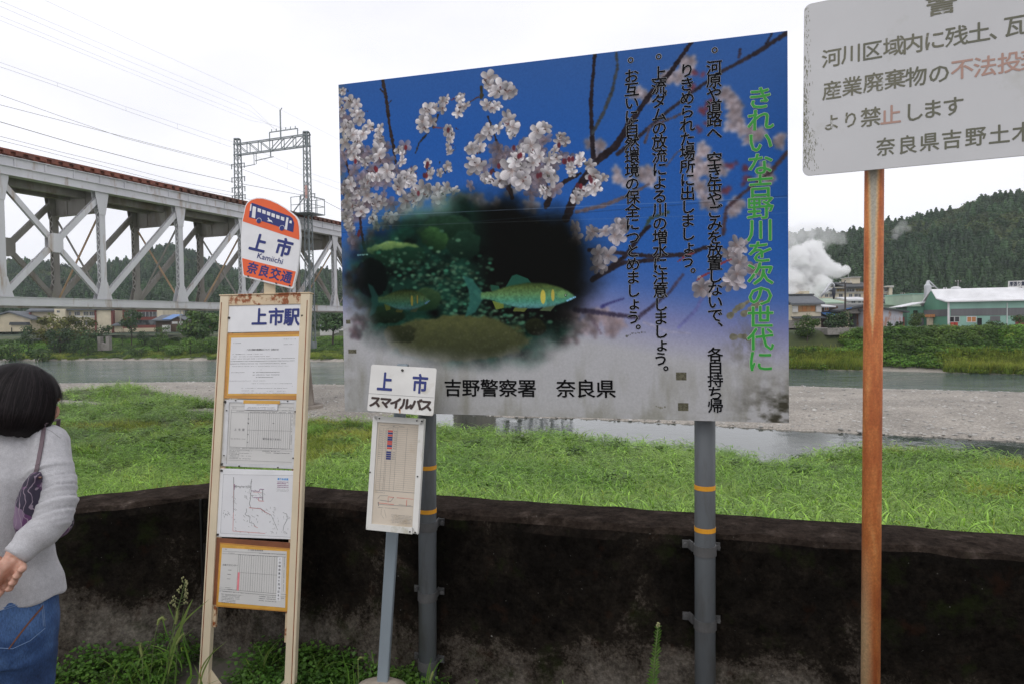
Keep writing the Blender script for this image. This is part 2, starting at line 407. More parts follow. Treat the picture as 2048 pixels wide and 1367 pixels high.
def grass_here(X, Y):                    # where the meadow grows (ground position)
    u = X / np.maximum(Y, .5); wob = (fbm(X * .3, Y * .3, 11) - .5) * 5
    left = u < U_(800)
    g = np.where(left, Y + wob < interp(u, GL), Y + wob * .5 < interp(u, B1) + .3)
    px, py = to_px(X, Y, land_z(X, Y)); g |= inpoly(px, py, ISLE)
    return g & (wall_s(X, Y) > .35)
g = (~grass_here(co[:, 0], co[:, 1])) & (co[:, 1] > 14)
d4v = interp(np.clip(co[:, 0] / np.maximum(co[:, 1], .5), -1.7, 1.5), B4)
g &= co[:, 1] < d4v + 1.5
pxv, pyv = to_px(co[:, 0], co[:, 1], co[:, 2])
ca = np.zeros((len(co), 3)); ca[g] = 1.0
sand = (co[:, 1] > d4v - .5) & (co[:, 1] < d4v + 2.2) & (pxv > 1655) & (pxv < 1945); ca[sand] = 1.0
a_ = land.data.color_attributes.new('col', 'FLOAT_COLOR', 'POINT'); c4 = np.ones((len(co), 4), dtype=np.float32); c4[:, :3] = ca; a_.data.foreach_set('color', c4.ravel())
# roadside strip at our feet
m_road = pm('roadside dirt', (.1, .09, .075), .95, .35, 6, stain=(.05, .06, .03), sthr=(.5, .62), bmp=.6, bdist=.02)
rb = MB(); rb.add([(-40, -30, 0), (40, -30, 0), (40, 3.0 - .0, 0), (1.68, 2.28, 0), (-1.53, 3.29, 0), (-4, 2.1, 0), (-40, -14, 0)], [(0, 1, 2, 3, 4, 5, 6)])
rb.v = [(x, y, .0) for x, y, z in rb.v]
tag(rb.build('roadside', m_road, base=(0, 0, 0)), kind='structure')

# water
def watermat(name, scale, strength, tint, rough, stretch):
    m, t, b = nt(name); geo = N(t, 'NewGeometry'); mpn = N(t, 'Mapping'); mpn.inputs['Scale'].default_value = stretch; t.links.new(geo.outputs['Position'], mpn.inputs['Vector'])
    n1 = noise(t, mpn.outputs[0], scale, 6, .6, .4); n2 = noise(t, mpn.outputs[0], scale * .13, 3)
    r = ramp(t, [(.35, .25), (.6, 1)]); t.links.new(n2, r.inputs[0]); h = mix(t, 1, n1, r.outputs[0], 'MULTIPLY')
    bump(t, b, h, strength, .8)
    b.inputs['Base Color'].default_value = tuple(tint) + (1,); b.inputs['Roughness'].default_value = rough; b.inputs['IOR'].default_value = 1.33
    b.inputs['Specular IOR Level'].default_value = .5
    return m
m_riv = watermat('river water', 1.1, 1.0, (.05, .085, .07), .06, (.35, .8, 1)); m_pond = watermat('still pond water', .5, .03, (.03, .04, .033), .02, (1, 1, 1))
uw = np.linspace(-1.7, 1.5, 90)
def strip(name, lo, hi, mat):
    v = []
    for u in uw:
        a, c = lo(u), hi(u); v += [(u * a, a, WZ), (u * c, c, WZ)]
    f = [(2 * i, 2 * i + 2, 2 * i + 3, 2 * i + 1) for i in range(len(uw) - 1)]
    return tag(mk(name, v, f, mat, base=(0, 0, WZ)), kind='structure')
strip('river', lambda u: float(interp(u, B3)) - 4.0, lambda u: float(interp(u, B4)) + 4, m_riv)
uw = np.linspace(U_(780), 1.5, 70)
strip('pond', lambda u: float(interp(u, B1)) - 6, lambda u: float(interp(u, B2)) + 3, m_pond)

# ------------------------------------------------------------------ the flood wall
m_wall, t, b = nt('mossy weathered concrete'); co_ = coords(t); geo = N(t, 'NewGeometry'); pos = geo.outputs['Position']
sx = N(t, 'SeparateXYZ'); t.links.new(pos, sx.inputs[0])
nb = noise(t, pos, 2.6, 12, .68, .5)      # big blotches: black lichen crust with bare concrete showing low down
rz = ramp(t, [(0, .32), (.3, .215), (.5, .07), (.7, .01), (1, .0)]); mr = N(t, 'MapRange'); mr.inputs['From Min'].default_value = 0; mr.inputs['From Max'].default_value = .8
t.links.new(sx.outputs['Z'], mr.inputs['Value']); t.links.new(mr.outputs[0], rz.inputs[0])
ad = N(t, 'Math', operation='ADD'); mrx = N(t, 'MapRange'); mrx.inputs['From Min'].default_value = -1.35; mrx.inputs['From Max'].default_value = -2.0; mrx.inputs['To Max'].default_value = .075; t.links.new(sx.outputs['X'], mrx.inputs['Value']); ad0 = N(t, 'Math', operation='ADD'); t.links.new(nb, ad0.inputs[0]); t.links.new(mrx.outputs[0], ad0.inputs[1]); t.links.new(ad0.outputs[0], ad.inputs[0]); t.links.new(rz.outputs[0], ad.inputs[1])
rb_ = ramp(t, [(.5, (.007, .006, .005)), (.65, (.016, .013, .010)), (.72, (.055, .046, .037)), (.82, (.10, .088, .074)), (.97, (.17, .153, .13))]); nf0 = noise(t, pos, 75, 8, .75); gr = N(t, 'Math', operation='MULTIPLY_ADD'); t.links.new(nf0, gr.inputs[0]); gr.inputs[1].default_value = .42; gr.inputs[2].default_value = -.21; ad3 = N(t, 'Math', operation='ADD'); t.links.new(ad.outputs[0], ad3.inputs[0]); t.links.new(gr.outputs[0], ad3.inputs[1]); t.links.new(ad3.outputs[0], rb_.inputs[0])
nf = noise(t, pos, 55, 8, .7); rf = ramp(t, [(.36, .4), (.64, 1.7)]); t.links.new(mix(t, .5, nf, noise(t, pos, 17, 6, .7)), rf.inputs[0]); o1 = mix(t, 1, rb_.outputs[0], rf.outputs[0], 'MULTIPLY')
nm_ = noise(t, pos, 6, 7, .68); rm = ramp(t, [(.55, 0), (.72, .75)]); t.links.new(nm_, rm.inputs[0]); o2 = mix(t, rm.outputs[0], o1, (.016, .023, .006))
nr_ = noise(t, pos, 11, 5, .6); rr = ramp(t, [(.6, 0), (.72, .5)]); t.links.new(nr_, rr.inputs[0]); o3 = mix(t, rr.outputs[0], o2, (.026, .012, .007))
# top face: brown-grey grit, paler along the worn edge
sn = N(t, 'SeparateXYZ'); t.links.new(geo.outputs['Normal'], sn.inputs[0]); rt = ramp(t, [(.35, 0), (.75, 1)]); t.links.new(sn.outputs['Z'], rt.inputs[0])
nt2 = noise(t, pos, 9, 8, .7); rt2 = ramp(t, [(.3, (.014, .010, .008)), (.55, (.032, .024, .019)), (.66, (.062, .048, .04)), (.76, (.17, .15, .13))]); t.links.new(nt2, rt2.inputs[0])
o4 = mix(t, 1, rt2.outputs[0], rf.outputs[0], 'MULTIPLY'); o5 = mix(t, rt.outputs[0], o3, o4)
nw = noise(t, pos, 70, 3, .5); rw = ramp(t, [(.74, 0), (.79, .6)]); t.links.new(nw, rw.inputs[0]); o6 = mix(t, rw.outputs[0], o5, (.3, .29, .27))
t.links.new(o6, b.inputs['Base Color']); b.inputs['Roughness'].default_value = .95; b.inputs['Specular IOR Level'].default_value = .03
hb = mix(t, .5, nb, nf); bump(t, b, hb, .8, .02)
def wall(name, D, Nn, s0, s1, label):
    """a cast block with a slightly rounded, chipped top edge"""
    n = 170; prof = [(0, -.6), (0, .2), (0, .45), (0, .66), (.0, .735), (.01, .765), (.028, .785), (.055, WALL_Z), (.12, WALL_Z + .002), (.2, WALL_Z + .001), (WALL_T - .02, WALL_Z - .004), (WALL_T, WALL_Z - .03), (WALL_T, .3), (WALL_T, -1.1)]
    v = []; k = len(prof)
    for i in range(n + 1):
        s = s0 + (s1 - s0) * i / n
        for j, (a, z) in enumerate(prof):
            chip = (float(vnoise(np.array([s * 9.0]), np.array([j * .7]), 5)[0]) - .5) * (.022 if 3 < j < 9 else .008)
            big = (float(vnoise(np.array([s * 1.7]), np.array([j * .3]), 8)[0]) - .5) * .005
            if i in (0, n): chip = big = 0
            p = WALL_C + D * s + Nn * (a + chip + big); v.append((p.x, p.y, z + chip * .6 + big * .4 - (.005 if s0 < 0 else 0)))
    f = [(i * k + j, i * k + (j + 1), (i + 1) * k + (j + 1), (i + 1) * k + j) for i in range(n) for j in range(k - 1)]
    f += [tuple(range(k)), tuple(range((n + 1) * k - 1, n * k - 1, -1))]
    return tag(mk(name, v, f, m_wall, smooth=False), label, 'wall')
def xline(p, d, q, e):                   # where two plan lines meet
    den = d.x * e.y - d.y * e.x; k = ((q.x - p.x) * e.y - (q.y - p.y) * e.x) / den; return k
wall_r = wall('flood_wall', DR, NR, .0, 7.5, 'long black mossy concrete wall running behind the billboard poles to the right')
wall('flood_wall', DL, NL, -.24, 6.0, 'shorter dark concrete wall angling off behind the woman in grey, left of the joint')

# the weathered joint where the two lengths of wall meet
mb = MB(); jp = WALL_C + DR * .012; mb.bar(jp + Vector((-.006, -.004, -.1)), jp + Vector((-.006, -.004, .765)), .009, .012, Vector((0, 1, 0))); mb.bar(jp + Vector((.012, -.003, -.1)), jp + Vector((.010, -.003, .55)), .02, .006, Vector((0, 1, 0)))
mb.build('joint_strip', pm('black joint groove', (.006, .006, .005), .95, .3, 20), wall_r)  # black strips stand for the dark groove and crack at the joint
# loose stones on the gravel bar and along the water
def stone(seed):
    g_ = random.Random(seed); mb = MB(); mb.ball((0, 0, .3), (1, g_.uniform(.6, .9), g_.uniform(.35, .6)), 8); mb.v = [(x * (1 + .15 * math.sin(3 * y + seed)), y * (1 + .15 * math.sin(4 * z + 2 * seed)), z) for x, y, z in mb.v]; return mb.build('stone', m_stone, base=(0, 0, 0))
m_stone = pm('river stones', (.40, .385, .36), .85, .2, 2, rnd_obj=.38)
n = 5200; us_ = rng.uniform(-.95, 1.0, n); ds_ = rng.uniform(0, 1, n); d2_, d3_ = np.where(us_ > U_(800), interp(us_, B2) - .6, interp(us_, GL) + 1), interp(us_, B3) - .3; ds_ = d2_ + (d3_ - d2_) * ds_ ** 1.4; Xs, Ys = us_ * ds_, ds_
ok = (~grass_here(Xs, Ys)) | (us_ > U_(800)); Xs, Ys = Xs[ok], Ys[ok]; ss_ = .05 + .12 * rng.random(len(Xs)) ** 3
instancer('river_stones', np.stack([Xs, Ys, land_z(Xs, Ys) - .02], 1), np.stack([0 * Xs, 0 * Xs, rng.uniform(0, 6.3, len(Xs))], 1), np.repeat(ss_[:, None], 3, 1), rng.integers(0, 3, len(Xs)), [stone(i) for i in range(3)], 'pale rounded stones strewn over the gravel bar')
# ------------------------------------------------------------------ sign materials
K_INK = .80
def ink(r, g, b): return tuple(min(.86, v / K_INK) for v in s2l((r / 255, g / 255, b / 255)))
m_black = pm('black print', (.006, .006, .0065), .6, .1, 40, spec=.06); m_white = pm('white sign enamel', (.74, .74, .75), .35, .05, 14, stain=(.5, .47, .42), sthr=(.63, .8), sscale=7)
m_plate_aged = pm('yellowing white enamel', (.68, .67, .64), .4, .07, 9, stain=(.4, .36, .26), sthr=(.56, .8), sscale=11)
m_navy = pm('navy print', (.018, .03, .17), .4, .1, 20); m_orange = pm('orange red enamel', (.78, .12, .03), .4, .05, 12, stain=(.55, .14, .06), sthr=(.65, .8))
m_cream = pm('cream painted steel', (.66, .56, .40), .42, .06, 8, stain=(.22, .075, .025), sthr=(.69, .72), sscale=18)
m_creamr = pm('rust streaked cream steel', (.6, .47, .31), .5, .1, 10, stain=(.26, .075, .02), sthr=(.5, .57), sscale=22)
m_rusty = pm('flaking rust', (.25, .075, .025), .8, .4, 30, bmp=.4)
m_tape = pm('brown packing tape', (.52, .25, .055), .22, .18, 20, stain=(.36, .13, .035), sthr=(.5, .75), stretch=(1, 1, 4)); m_tape2 = pm('ochre packing tape', (.62, .34, .06), .22, .1, 24)
m_tapedark = pm('dark brown tape', (.2, .07, .03), .3, .2, 18)
m_alu = pm('dull aluminium frame', (.6, .6, .6), .4, .1, 20, metal=.3, stain=(.35, .32, .25), sthr=(.6, .75), sscale=9); m_bolt = pm('dark bolt', (.06, .055, .05), .5, .3, 30, metal=.6)
m_pvc = pm('grey painted steel pipe', (.13, .142, .152), .5, .16, 9, stain=(.075, .07, .062), sthr=(.52, .72), sscale=11, stretch=(1, 1, .22)); m_pvcw = pm('weathered grey post', (.23, .27, .30), .5, .14, 6, stain=(.14, .14, .14), sthr=(.6, .75), stretch=(1, 1, .25))
m_band = pm('orange reflective tape', (.72, .33, .03), .35, .08, 20); m_clamp = pm('galvanised clamp', (.10, .10, .10), .6, .25, 16, metal=.3)
m_print = printmat('printed sheet', .65, .05); m_paper = printmat('paper notice', .6, .3, .03)

# ------------------------------------------------------------------ billboard
BP = Plane((677, 170), (1575, 62), (1578, 845), (690, 822), 2.86)
bb = thing('billboard', 'large billboard with blossom and fish photo on two grey poles before the wall', 'billboard', (BP.pt(BP.w / 2, BP.h).x, BP.pt(BP.w / 2, BP.h).y, 0))
pb = MB(); BP.rect(pb, 0, 0, BP.w, BP.h, -.03, 0); m_edge = pm('weathered board edge', (.2, .2, .18), .6, .3, 20, stain=(.06, .06, .04), sthr=(.5, .65))
pb.build('panel', m_edge, bb)
# --- the printed photograph is painted into point colours of a fine grid
GW, GH = 840, 656
def bpx(x, y):
    u, v = BP.uv(x, y); return u / BP.w * (GW - 1), v / BP.h * (GH - 1)
yy, xx = np.mgrid[0:GH, 0:GW].astype(float)
img = np.zeros((GH, GW, 3))
def blend(mask, c):
    m = mask[..., None]; img[:] = img * (1 - m) + np.asarray(c, dtype=float) * m
def box1(a, r, ax):
    r = int(r)
    if r < 1: return a
    pad = [(0, 0)] * a.ndim; pad[ax] = (r + 1, r); c = np.cumsum(np.pad(a, pad, mode='edge'), axis=ax); n = a.shape[ax]
    s1 = [slice(None)] * a.ndim; s0 = [slice(None)] * a.ndim; s1[ax] = slice(2 * r + 1, 2 * r + 1 + n); s0[ax] = slice(0, n)
    return (c[tuple(s1)] - c[tuple(s0)]) / (2 * r + 1)
def blur(a, r):
    for _ in range(2): a = box1(box1(a, r, 0), r, 1)
    return a
vy = yy / GH; vx = xx / GW
def lin3(t, stops):
    xs = [s[0] for s in stops]; return np.stack([np.interp(t, xs, [s[1][i] for s in stops]) for i in range(3)], -1)
tt_ = vy - .10 * (vx - .5) + .03 * np.sin(vx * 5)
img[:] = lin3(tt_, [(0, (52, 88, 146)), (.25, (40, 86, 156)), (.5, (44, 90, 160)), (.6, (66, 98, 160)), (.68, (116, 122, 164)), (.745, (150, 150, 168)), (.79, (163, 163, 166)), (1, (160, 160, 160))])
def stroke(pts, ws, col, soft=.7, rough=.25, seed=0):
    P = [bpx(*p) for p in pts]; r_ = random.Random(seed); Q = []; W = []
    for i in range(len(P) - 1):
        k = max(2, int(math.hypot(P[i + 1][0] - P[i][0], P[i + 1][1] - P[i][1]) / 3))
        for j in range(k):
            s = j / k; Q.append((P[i][0] * (1 - s) + P[i + 1][0] * s + r_.uniform(-.5, .5), P[i][1] * (1 - s) + P[i + 1][1] * s + r_.uniform(-.5, .5)))
            W.append((ws[i] * (1 - s) + ws[i + 1] * s) * (1 + rough * r_.uniform(-1, 1)) * .5)
    m_ = max(W) + 5; X0, X1 = max(0, int(min(q[0] for q in Q) - m_)), min(GW, int(max(q[0] for q in Q) + m_ + 1)); Y0, Y1 = max(0, int(min(q[1] for q in Q) - m_)), min(GH, int(max(q[1] for q in Q) + m_ + 1))
    if X1 <= X0 or Y1 <= Y0: return
    bx, by = xx[Y0:Y1, X0:X1], yy[Y0:Y1, X0:X1]; m = np.zeros(bx.shape)
    for (x, y), w in zip(Q, W): m = np.maximum(m, np.clip((w - np.hypot(bx - x, by - y)) / soft + .5, 0, 1))
    tex = .75 + .5 * fbm(bx * .15, by * .15, seed); mm = m[..., None]; sub = img[Y0:Y1, X0:X1]; sub[:] = sub * (1 - mm) + (np.array(col) * tex[..., None]) * mm
def flower(x, y, r, a0, sq, sqa, tint, alpha=1.0, px=True):
    """five loose petals, each its own size and tone, over a soft shaded gap"""
    if px: x, y = bpx(x, y)
    r2 = r * 1.35; x0, x1, y0, y1 = max(0, int(x - r2)), min(GW, int(x + r2 + 1)), max(0, int(y - r2)), min(GH, int(y + r2 + 1))
    if x1 <= x0 or y1 <= y0: return
    X = xx[y0:y1, x0:x1] - x; Y = yy[y0:y1, x0:x1] - y; c, s = math.cos(sqa), math.sin(sqa); A = (X * c + Y * s) / r; B = (-X * s + Y * c) / sq / r
    sub = img[y0:y1, x0:x1]; base = rnd.uniform(.72, 1.0); tint = np.array(tint) * base
    sh_ = np.clip(1.3 - 1.2 * np.hypot(A, B), 0, 1)[..., None] * .75 * alpha; sub[:] = sub * (1 - sh_) + np.array((82, 80, 92)) * sh_
    for k in rnd.sample(range(5), 5):
        an = a0 + k * 1.2566 + rnd.uniform(-.16, .16); L = rnd.uniform(.85, 1.15); w = rnd.uniform(.28, .38); ca, sa = math.cos(an), math.sin(an)
        P = A * ca + B * sa; Q = -A * sa + B * ca; q = (P - L * .52) / (L * .52); d = q * q + (Q / (w * (1 + .25 * q))) ** 2 + .12 * np.exp(-(Q / .09) ** 2) * (q > .7)
        m = (np.clip((1 - d) * r * .7 + .3, 0, 1) * alpha)[..., None]; tone = rnd.uniform(.76, 1.12); lum = (.86 + .2 * q * .5 + .22 * Q / w * rnd.choice((-1, 1)) * .6 + .04 * np.sin(Q * 60)) * tone
        col = np.stack([222 * lum + 3, 221 * lum + 2, 222 * lum + 3], -1) * tint; sub[:] = sub * (1 - m) + col * m
    rr = np.hypot(A, B); cen = (np.exp(-(rr / .15) ** 2) * .6 * alpha)[..., None]; sub[:] = sub * (1 - cen) + np.array((128, 100, 92)) * cen
    th = np.arctan2(B, A); st = ((np.sin(th * 9 + a0) > .75) & (rr > .12) & (rr < .42))[..., None] * .35 * alpha; sub[:] = sub * (1 - st) + np.array((128, 92, 74)) * st
def rf(x, y, r, tint=(1, 1, 1), alpha=1.0): flower(x, y, r * rnd.uniform(.85, 1.15), rnd.uniform(0, 6.3), rnd.uniform(.55, 1), rnd.uniform(0, 3.1), tint, alpha)
def z4(x, y): return 670 + x / 3.038, 50 + y / 3.038
def z6(x, y): return 1100 + x / 3.18, 50 + y / 3.18
def z7(x, y): return 1100 + x / 3.18, 450 + y / 3.18
DK = (40, 34, 38)
# out-of-focus background: boughs and blossom
for p in [(870, 260), (770, 330), (590, 450), (1150, 500), (1190, 560), (1250, 690), (1330, 700), (1440, 740), (960, 820), (450, 960), (630, 1000), (930, 900), (930, 990), (1090, 900), (1410, 940), (1020, 1130), (1200, 1180), (300, 800), (1000, 900), (620, 960), (1180, 640), (860, 300), (1120, 460)]:
    x, y = z6(*p)
    for _ in range(4): rf(x + rnd.uniform(-14, 14), y + rnd.uniform(-14, 14), 13, (.9, .85, .87), .8)
for p in [(60, 600), (170, 610), (250, 640), (370, 600), (50, 690), (420, 640), (310, 560), (130, 690)]:
    x, y = z7(*p)
    for _ in range(4): rf(x + rnd.uniform(-16, 16), y + rnd.uniform(-12, 12), 15, (.88, .8, .82), .7)
for i in range(26): rf(700 + rnd.uniform(-10, 60), 430 + rnd.uniform(-60, 260), 15, (.66, .58, .62), .7)
for i in range(16): rf(830 + rnd.uniform(-20, 240), 395 + rnd.uniform(-14, 24), 16, (.84, .82, .82), .75)
for p in [(960, 650), (940, 300), (890, 400), (1000, 500), (1250, 1000), (1130, 1050), (1160, 880), (960, 560), (1220, 930)]:
    x, y = z6(*p)
    for _ in range(3): rf(x + rnd.uniform(-10, 10), y + rnd.uniform(-10, 10), 6, (.62, .3, .36), .8)
img[:] = blur(img, 2)
stroke([z6(900, 110), z6(760, 310), z6(640, 440), z6(520, 610), z6(420, 770), z6(270, 890), z6(160, 1080), z6(100, 1240)], [7, 8, 9, 11, 12, 13, 15, 14], DK, 2, .2, 1)
stroke([z6(1510, 50), z6(1310, 180), z6(1090, 300), z6(890, 440), z6(700, 590), z6(590, 690), z6(420, 830)], [8, 7, 6, 6, 6, 6, 7], (48, 42, 48), 3, .2, 2)
stroke([z6(1410, 60), z6(1370, 130)], [4, 4], DK, 3, .2, 3); stroke([z6(1210, 160), z6(1200, 220)], [5, 5], (52, 46, 60), 3, .2, 4)
stroke([z6(285, 190), z6(260, 480), z6(265, 650), z6(275, 850)], [6, 7, 8, 8], DK, 2, .2, 5)
stroke([z6(270, 690), z6(340, 560), z6(390, 440), z6(430, 270), z6(420, 170)], [6, 6, 6, 5, 4], (58, 62, 66), 3, .3, 6)
stroke([z6(170, 1190), z6(340, 1150), z6(490, 1090), z6(640, 1010)], [7, 8, 6, 5], (92, 84, 92), 3, .2, 7)
stroke([z6(590, 1320), z6(640, 1230), z6(760, 1190)], [5, 6, 5], (56, 70, 62), 3, .3, 8)
stroke([z6(1510, 810), z6(1400, 940), z6(1230, 1070), z6(1120, 1170), z6(1100, 1340)], [7, 7, 6, 6, 7], (70, 56, 62), 4, .2, 9)
stroke([z6(740, 900), z6(800, 820), z6(880, 760)], [3, 3, 3], (80, 76, 92), 3, .2, 10)
stroke([z6(850, 560), z6(760, 600), z6(640, 640), z6(600, 760)], [4, 5, 5, 4], (74, 66, 76), 3, .3, 11)
stroke([z7(270, 350), z7(480, 200), z7(580, 60), z7(640, 0)], [9, 8, 7, 6], DK, 2.5, .2, 12)
stroke([z7(250, 160), z7(450, 180), z7(640, 200), z7(860, 190), z7(1000, 140)], [7, 7, 8, 8, 7], (46, 40, 46), 2.5, .2, 13)
stroke([z7(280, 340), z7(470, 240), z7(700, 220)], [9, 8, 7], (44, 38, 44), 2.5, .2, 14)
stroke([z7(160, 540), z7(330, 560), z7(560, 590), z7(760, 430), z7(850, 310)], [9, 8, 7, 5, 5], (66, 60, 80), 4, .2, 15)
stroke([z7(820, 650), z7(930, 540), z7(1000, 400)], [4, 5, 5], (96, 98, 150), 5, .2, 16); stroke([z7(250, 570), z7(300, 650), z7(330, 700)], [5, 4, 3], (110, 96, 108), 5, .2, 17)
stroke([z7(600, 620), z7(760, 680), z7(900, 690)], [4, 3, 2], (150, 148, 168), 5, .2, 18); stroke([z7(330, 520), z7(400, 490), z7(480, 465)], [6, 4, 3], (60, 60, 110), 4, .2, 19)
# in focus: twigs and blossom clusters
stroke([z4(290, 340), z4(310, 430), z4(330, 600), z4(355, 740), z4(370, 850)], [6, 7, 7, 6, 5], (50, 42, 40), 1.2, .35, 20)
stroke([z4(310, 430), z4(270, 385)], [4, 3], (52, 44, 42), 1.2, .4, 21); stroke([z4(325, 480), z4(350, 450)], [3, 2], (52, 44, 42), 1, .3, 22)
stroke([z4(40, 760), z4(90, 900), z4(140, 1050), z4(160, 1250), z4(180, 1367)], [5, 6, 6, 6, 6], (52, 40, 44), 1.5, .35, 23)
stroke([z4(570, 650), z4(510, 720), z4(485, 790)], [4, 4, 4], (44, 44, 48), 1.2, .3, 24); stroke([z4(600, 620), z4(630, 540)], [5, 4], (52, 46, 40), 1.2, .3, 25)
stroke([z4(600, 625), z4(720, 630)], [3, 2], (120, 70, 70), 1.2, .2, 26); stroke([z4(870, 440), z4(780, 490)], [3, 2.5], (70, 50, 40), 1.2, .2, 27); stroke([z4(890, 380), z4(890, 450)], [6, 7], (60, 56, 44), 1.2, .3, 28)
stroke([z4(930, 560), z4(990, 730), z4(1040, 900), z4(1080, 1060)], [4, 5, 7, 7], (48, 42, 42), 1.2, .3, 29)
stroke([z4(1280, 1110), z4(1320, 1010), z4(1400, 950), z4(1500, 900)], [10, 9, 8, 5], (40, 34, 36), 1.4, .3, 30); stroke([z4(1400, 950), z4(1300, 1000), z4(1240, 870)], [6, 5, 4], (46, 38, 38), 1.3, .3, 31)
stroke([z4(1080, 1040), z4(960, 880), z4(920, 930)], [4, 4, 3], (60, 44, 44), 1.2, .3, 32)
for x, y in [(1180 + rnd.gauss(0, 120), 860 + rnd.gauss(0, 90)) for _ in range(46)] + [(170 + rnd.gauss(0, 130), 960 + rnd.gauss(0, 160)) for _ in range(70)]: rf(*z4(x, y), 15, (.70, .64, .68), .7)
CL = [(930, 355, 19), (990, 400, 22), (1050, 420, 20), (945, 485, 20), (570, 520, 19), (655, 490, 17), (530, 605, 18), (715, 640, 15), (700, 720, 13), (745, 430, 15), (765, 505, 17), (870, 760, 22), (935, 660, 22), (1030, 590, 24), (1085, 650, 22), (870, 850, 22), (1190, 740, 26), (1235, 650, 21), (930, 960, 20), (1000, 950, 20), (1110, 880, 30), (1150, 940, 26), (1210, 830, 24), (1300, 920, 22), (1375, 690, 17), (1355, 790, 19), (1520, 830, 17), (1590, 920, 20), (1490, 1010, 18), (1580, 1000, 20), (1120, 800, 18), (1250, 980, 18), (1430, 870, 14),
      (60, 390, 12), (110, 470, 20), (150, 560, 22), (80, 620, 24), (130, 680, 22), (80, 720, 20), (285, 690, 17), (270, 800, 24), (230, 640, 14), (400, 790, 17), (330, 900, 23), (430, 930, 24), (390, 1000, 22), (200, 980, 20), (130, 790, 20), (570, 890, 16), (470, 900, 20), (270, 1080, 20), (320, 1130, 18), (60, 960, 18), (50, 1030, 16), (90, 1080, 20), (60, 1150, 18), (100, 1230, 16), (160, 1140, 18), (240, 900, 16), (40, 500, 14), (190, 860, 18), (660, 890, 14), (510, 1000, 22), (580, 1030, 20), (450, 1060, 22), (640, 1040, 20), (230, 1180, 16), (150, 1010, 16), (700, 1010, 17)]
for x, y, r in CL:
    lo = 1.0 if y < 950 or x > 700 else .86
    for _ in range(3): rf(*z4(x + rnd.gauss(0, 22), y + rnd.gauss(0, 22)), r * .72 * rnd.uniform(.8, 1.15), (lo, lo * .985, lo * .985), 1)
for x, y, r in CL:                         # stalks and sepals threading through the clusters
    for _ in range(2):
        a0 = rnd.uniform(0, 6.3); x1, y1 = x + rnd.gauss(0, 16), y + rnd.gauss(0, 16); L = rnd.uniform(10, 34); stroke([z4(x1, y1), z4(x1 + L * .5 * math.cos(a0), y1 + L * .5 * math.sin(a0)), z4(x1 + L * math.cos(a0 + .4), y1 + L * math.sin(a0 + .4))], [1.4, 2, 2.4], rnd.choice(((62, 44, 44), (52, 50, 40), (92, 52, 54))), .8, .3, int(x))
for p, n in [((1130, 795), 3), ((1080, 750), 2), ((990, 850), 2), ((955, 885), 2), ((1430, 810), 4), ((1390, 830), 4), ((1560, 940), 3), ((1480, 985), 4), ((1350, 735), 2), ((440, 760), 2), ((130, 825), 2), ((500, 1015), 2), ((250, 880), 3), ((550, 850), 3), ((140, 1265), 3), ((690, 650), 2), ((1240, 905), 3), ((545, 905), 3)]:
    for _ in range((n + 1) // 2):
        x, y = z4(p[0] + rnd.uniform(-14, 14), p[1] + rnd.uniform(-14, 14)); a, b_ = bpx(x, y)
        d = ((xx - a) / 3.2) ** 2 + ((yy - b_) / 5) ** 2; blend(np.clip(1.6 - d, 0, 1), (92 + rnd.uniform(-15, 24), 46, 54))
for p, n in [((440, 50), 5), ((300, 40), 3), ((340, 220), 5), ((1140, 190), 4), ((1220, 170), 4), ((1250, 280), 4), ((1190, 330), 4), ((980, 360), 3), ((170, 60), 3)]:
    x, y = z7(*p)
    for _ in range(n): rf(x + rnd.uniform(-16, 16), y + rnd.uniform(-16, 16), 16, (.9, .87, .88), .9)
for p, n in [((1100, 240), 3), ((860, 200), 3), ((980, 320), 3)]:
    x, y = z7(*p); stroke([(x - 14, y + 10), (x, y), (x + 20, y - 8)], [3, 4, 3], (128, 58, 62), 1.5, .3, 40 + n)
# the underwater picture melting into it
ex, ey = bpx(934, 560); rxp = 290 * GW / 898; ryp = 182 * GH / 700
rr_ = np.hypot((xx - ex) / rxp, (yy - ey) / ryp) + (fbm(xx * .02, yy * .02, 31) - .5) * .22
vm = smooth((1.10 - rr_) / .34)
sx_, sy_ = (xx - ex) / rxp, (yy - ey) / ryp
fb = fbm(xx * .035, yy * .05, 41, 5); fh = fbm(xx * .16, yy * .2, 43, 4); fc = fbm(xx * .5, yy * .6, 47, 2)
uw_ = np.zeros_like(img); uw_[:] = np.array((16, 34, 28)) + (fb[..., None] - .45) * np.array((30, 90, 70))
dark = smooth((sx_ + .05 + .15 * (fb - .5)) / .28) * smooth((.62 - sy_) / .2); uw_ = uw_ * (1 - dark[..., None]) + np.array((13, 14, 13)) * dark[..., None]
up = smooth((-.62 - sy_) / .25) * smooth((-.0 - sx_) / .2); uw_ = uw_ * (1 - up[..., None]) + np.array((92, 124, 116)) * up[..., None]
img_bak = img.copy(); img[:] = uw_
def blob(cx, cy, rx, ry, col, rough=.3, seed=0, top=None, ang=0):
    a, b_ = bpx(cx, cy); rx *= GW / 898; ry *= GH / 700; c, s = math.cos(ang), math.sin(ang)
    X = (xx - a) * c + (yy - b_) * s; Y = -(xx - a) * s + (yy - b_) * c
    d = np.hypot(X / rx, Y / ry) + (fbm(xx * .06, yy * .06, seed) - .5) * rough * 2
    m = np.clip((1 - d) * 11, 0, 1); t3 = np.clip(.5 - Y / ry * .5, 0, 1)[..., None] * (.5 + .9 * fbm(xx * .11, yy * .2, seed + 5, 5))[..., None]
    cc = np.array(col) * (1 - t3) + np.array(top or col) * t3; img[:] = img * (1 - m[..., None]) + cc * m[..., None]
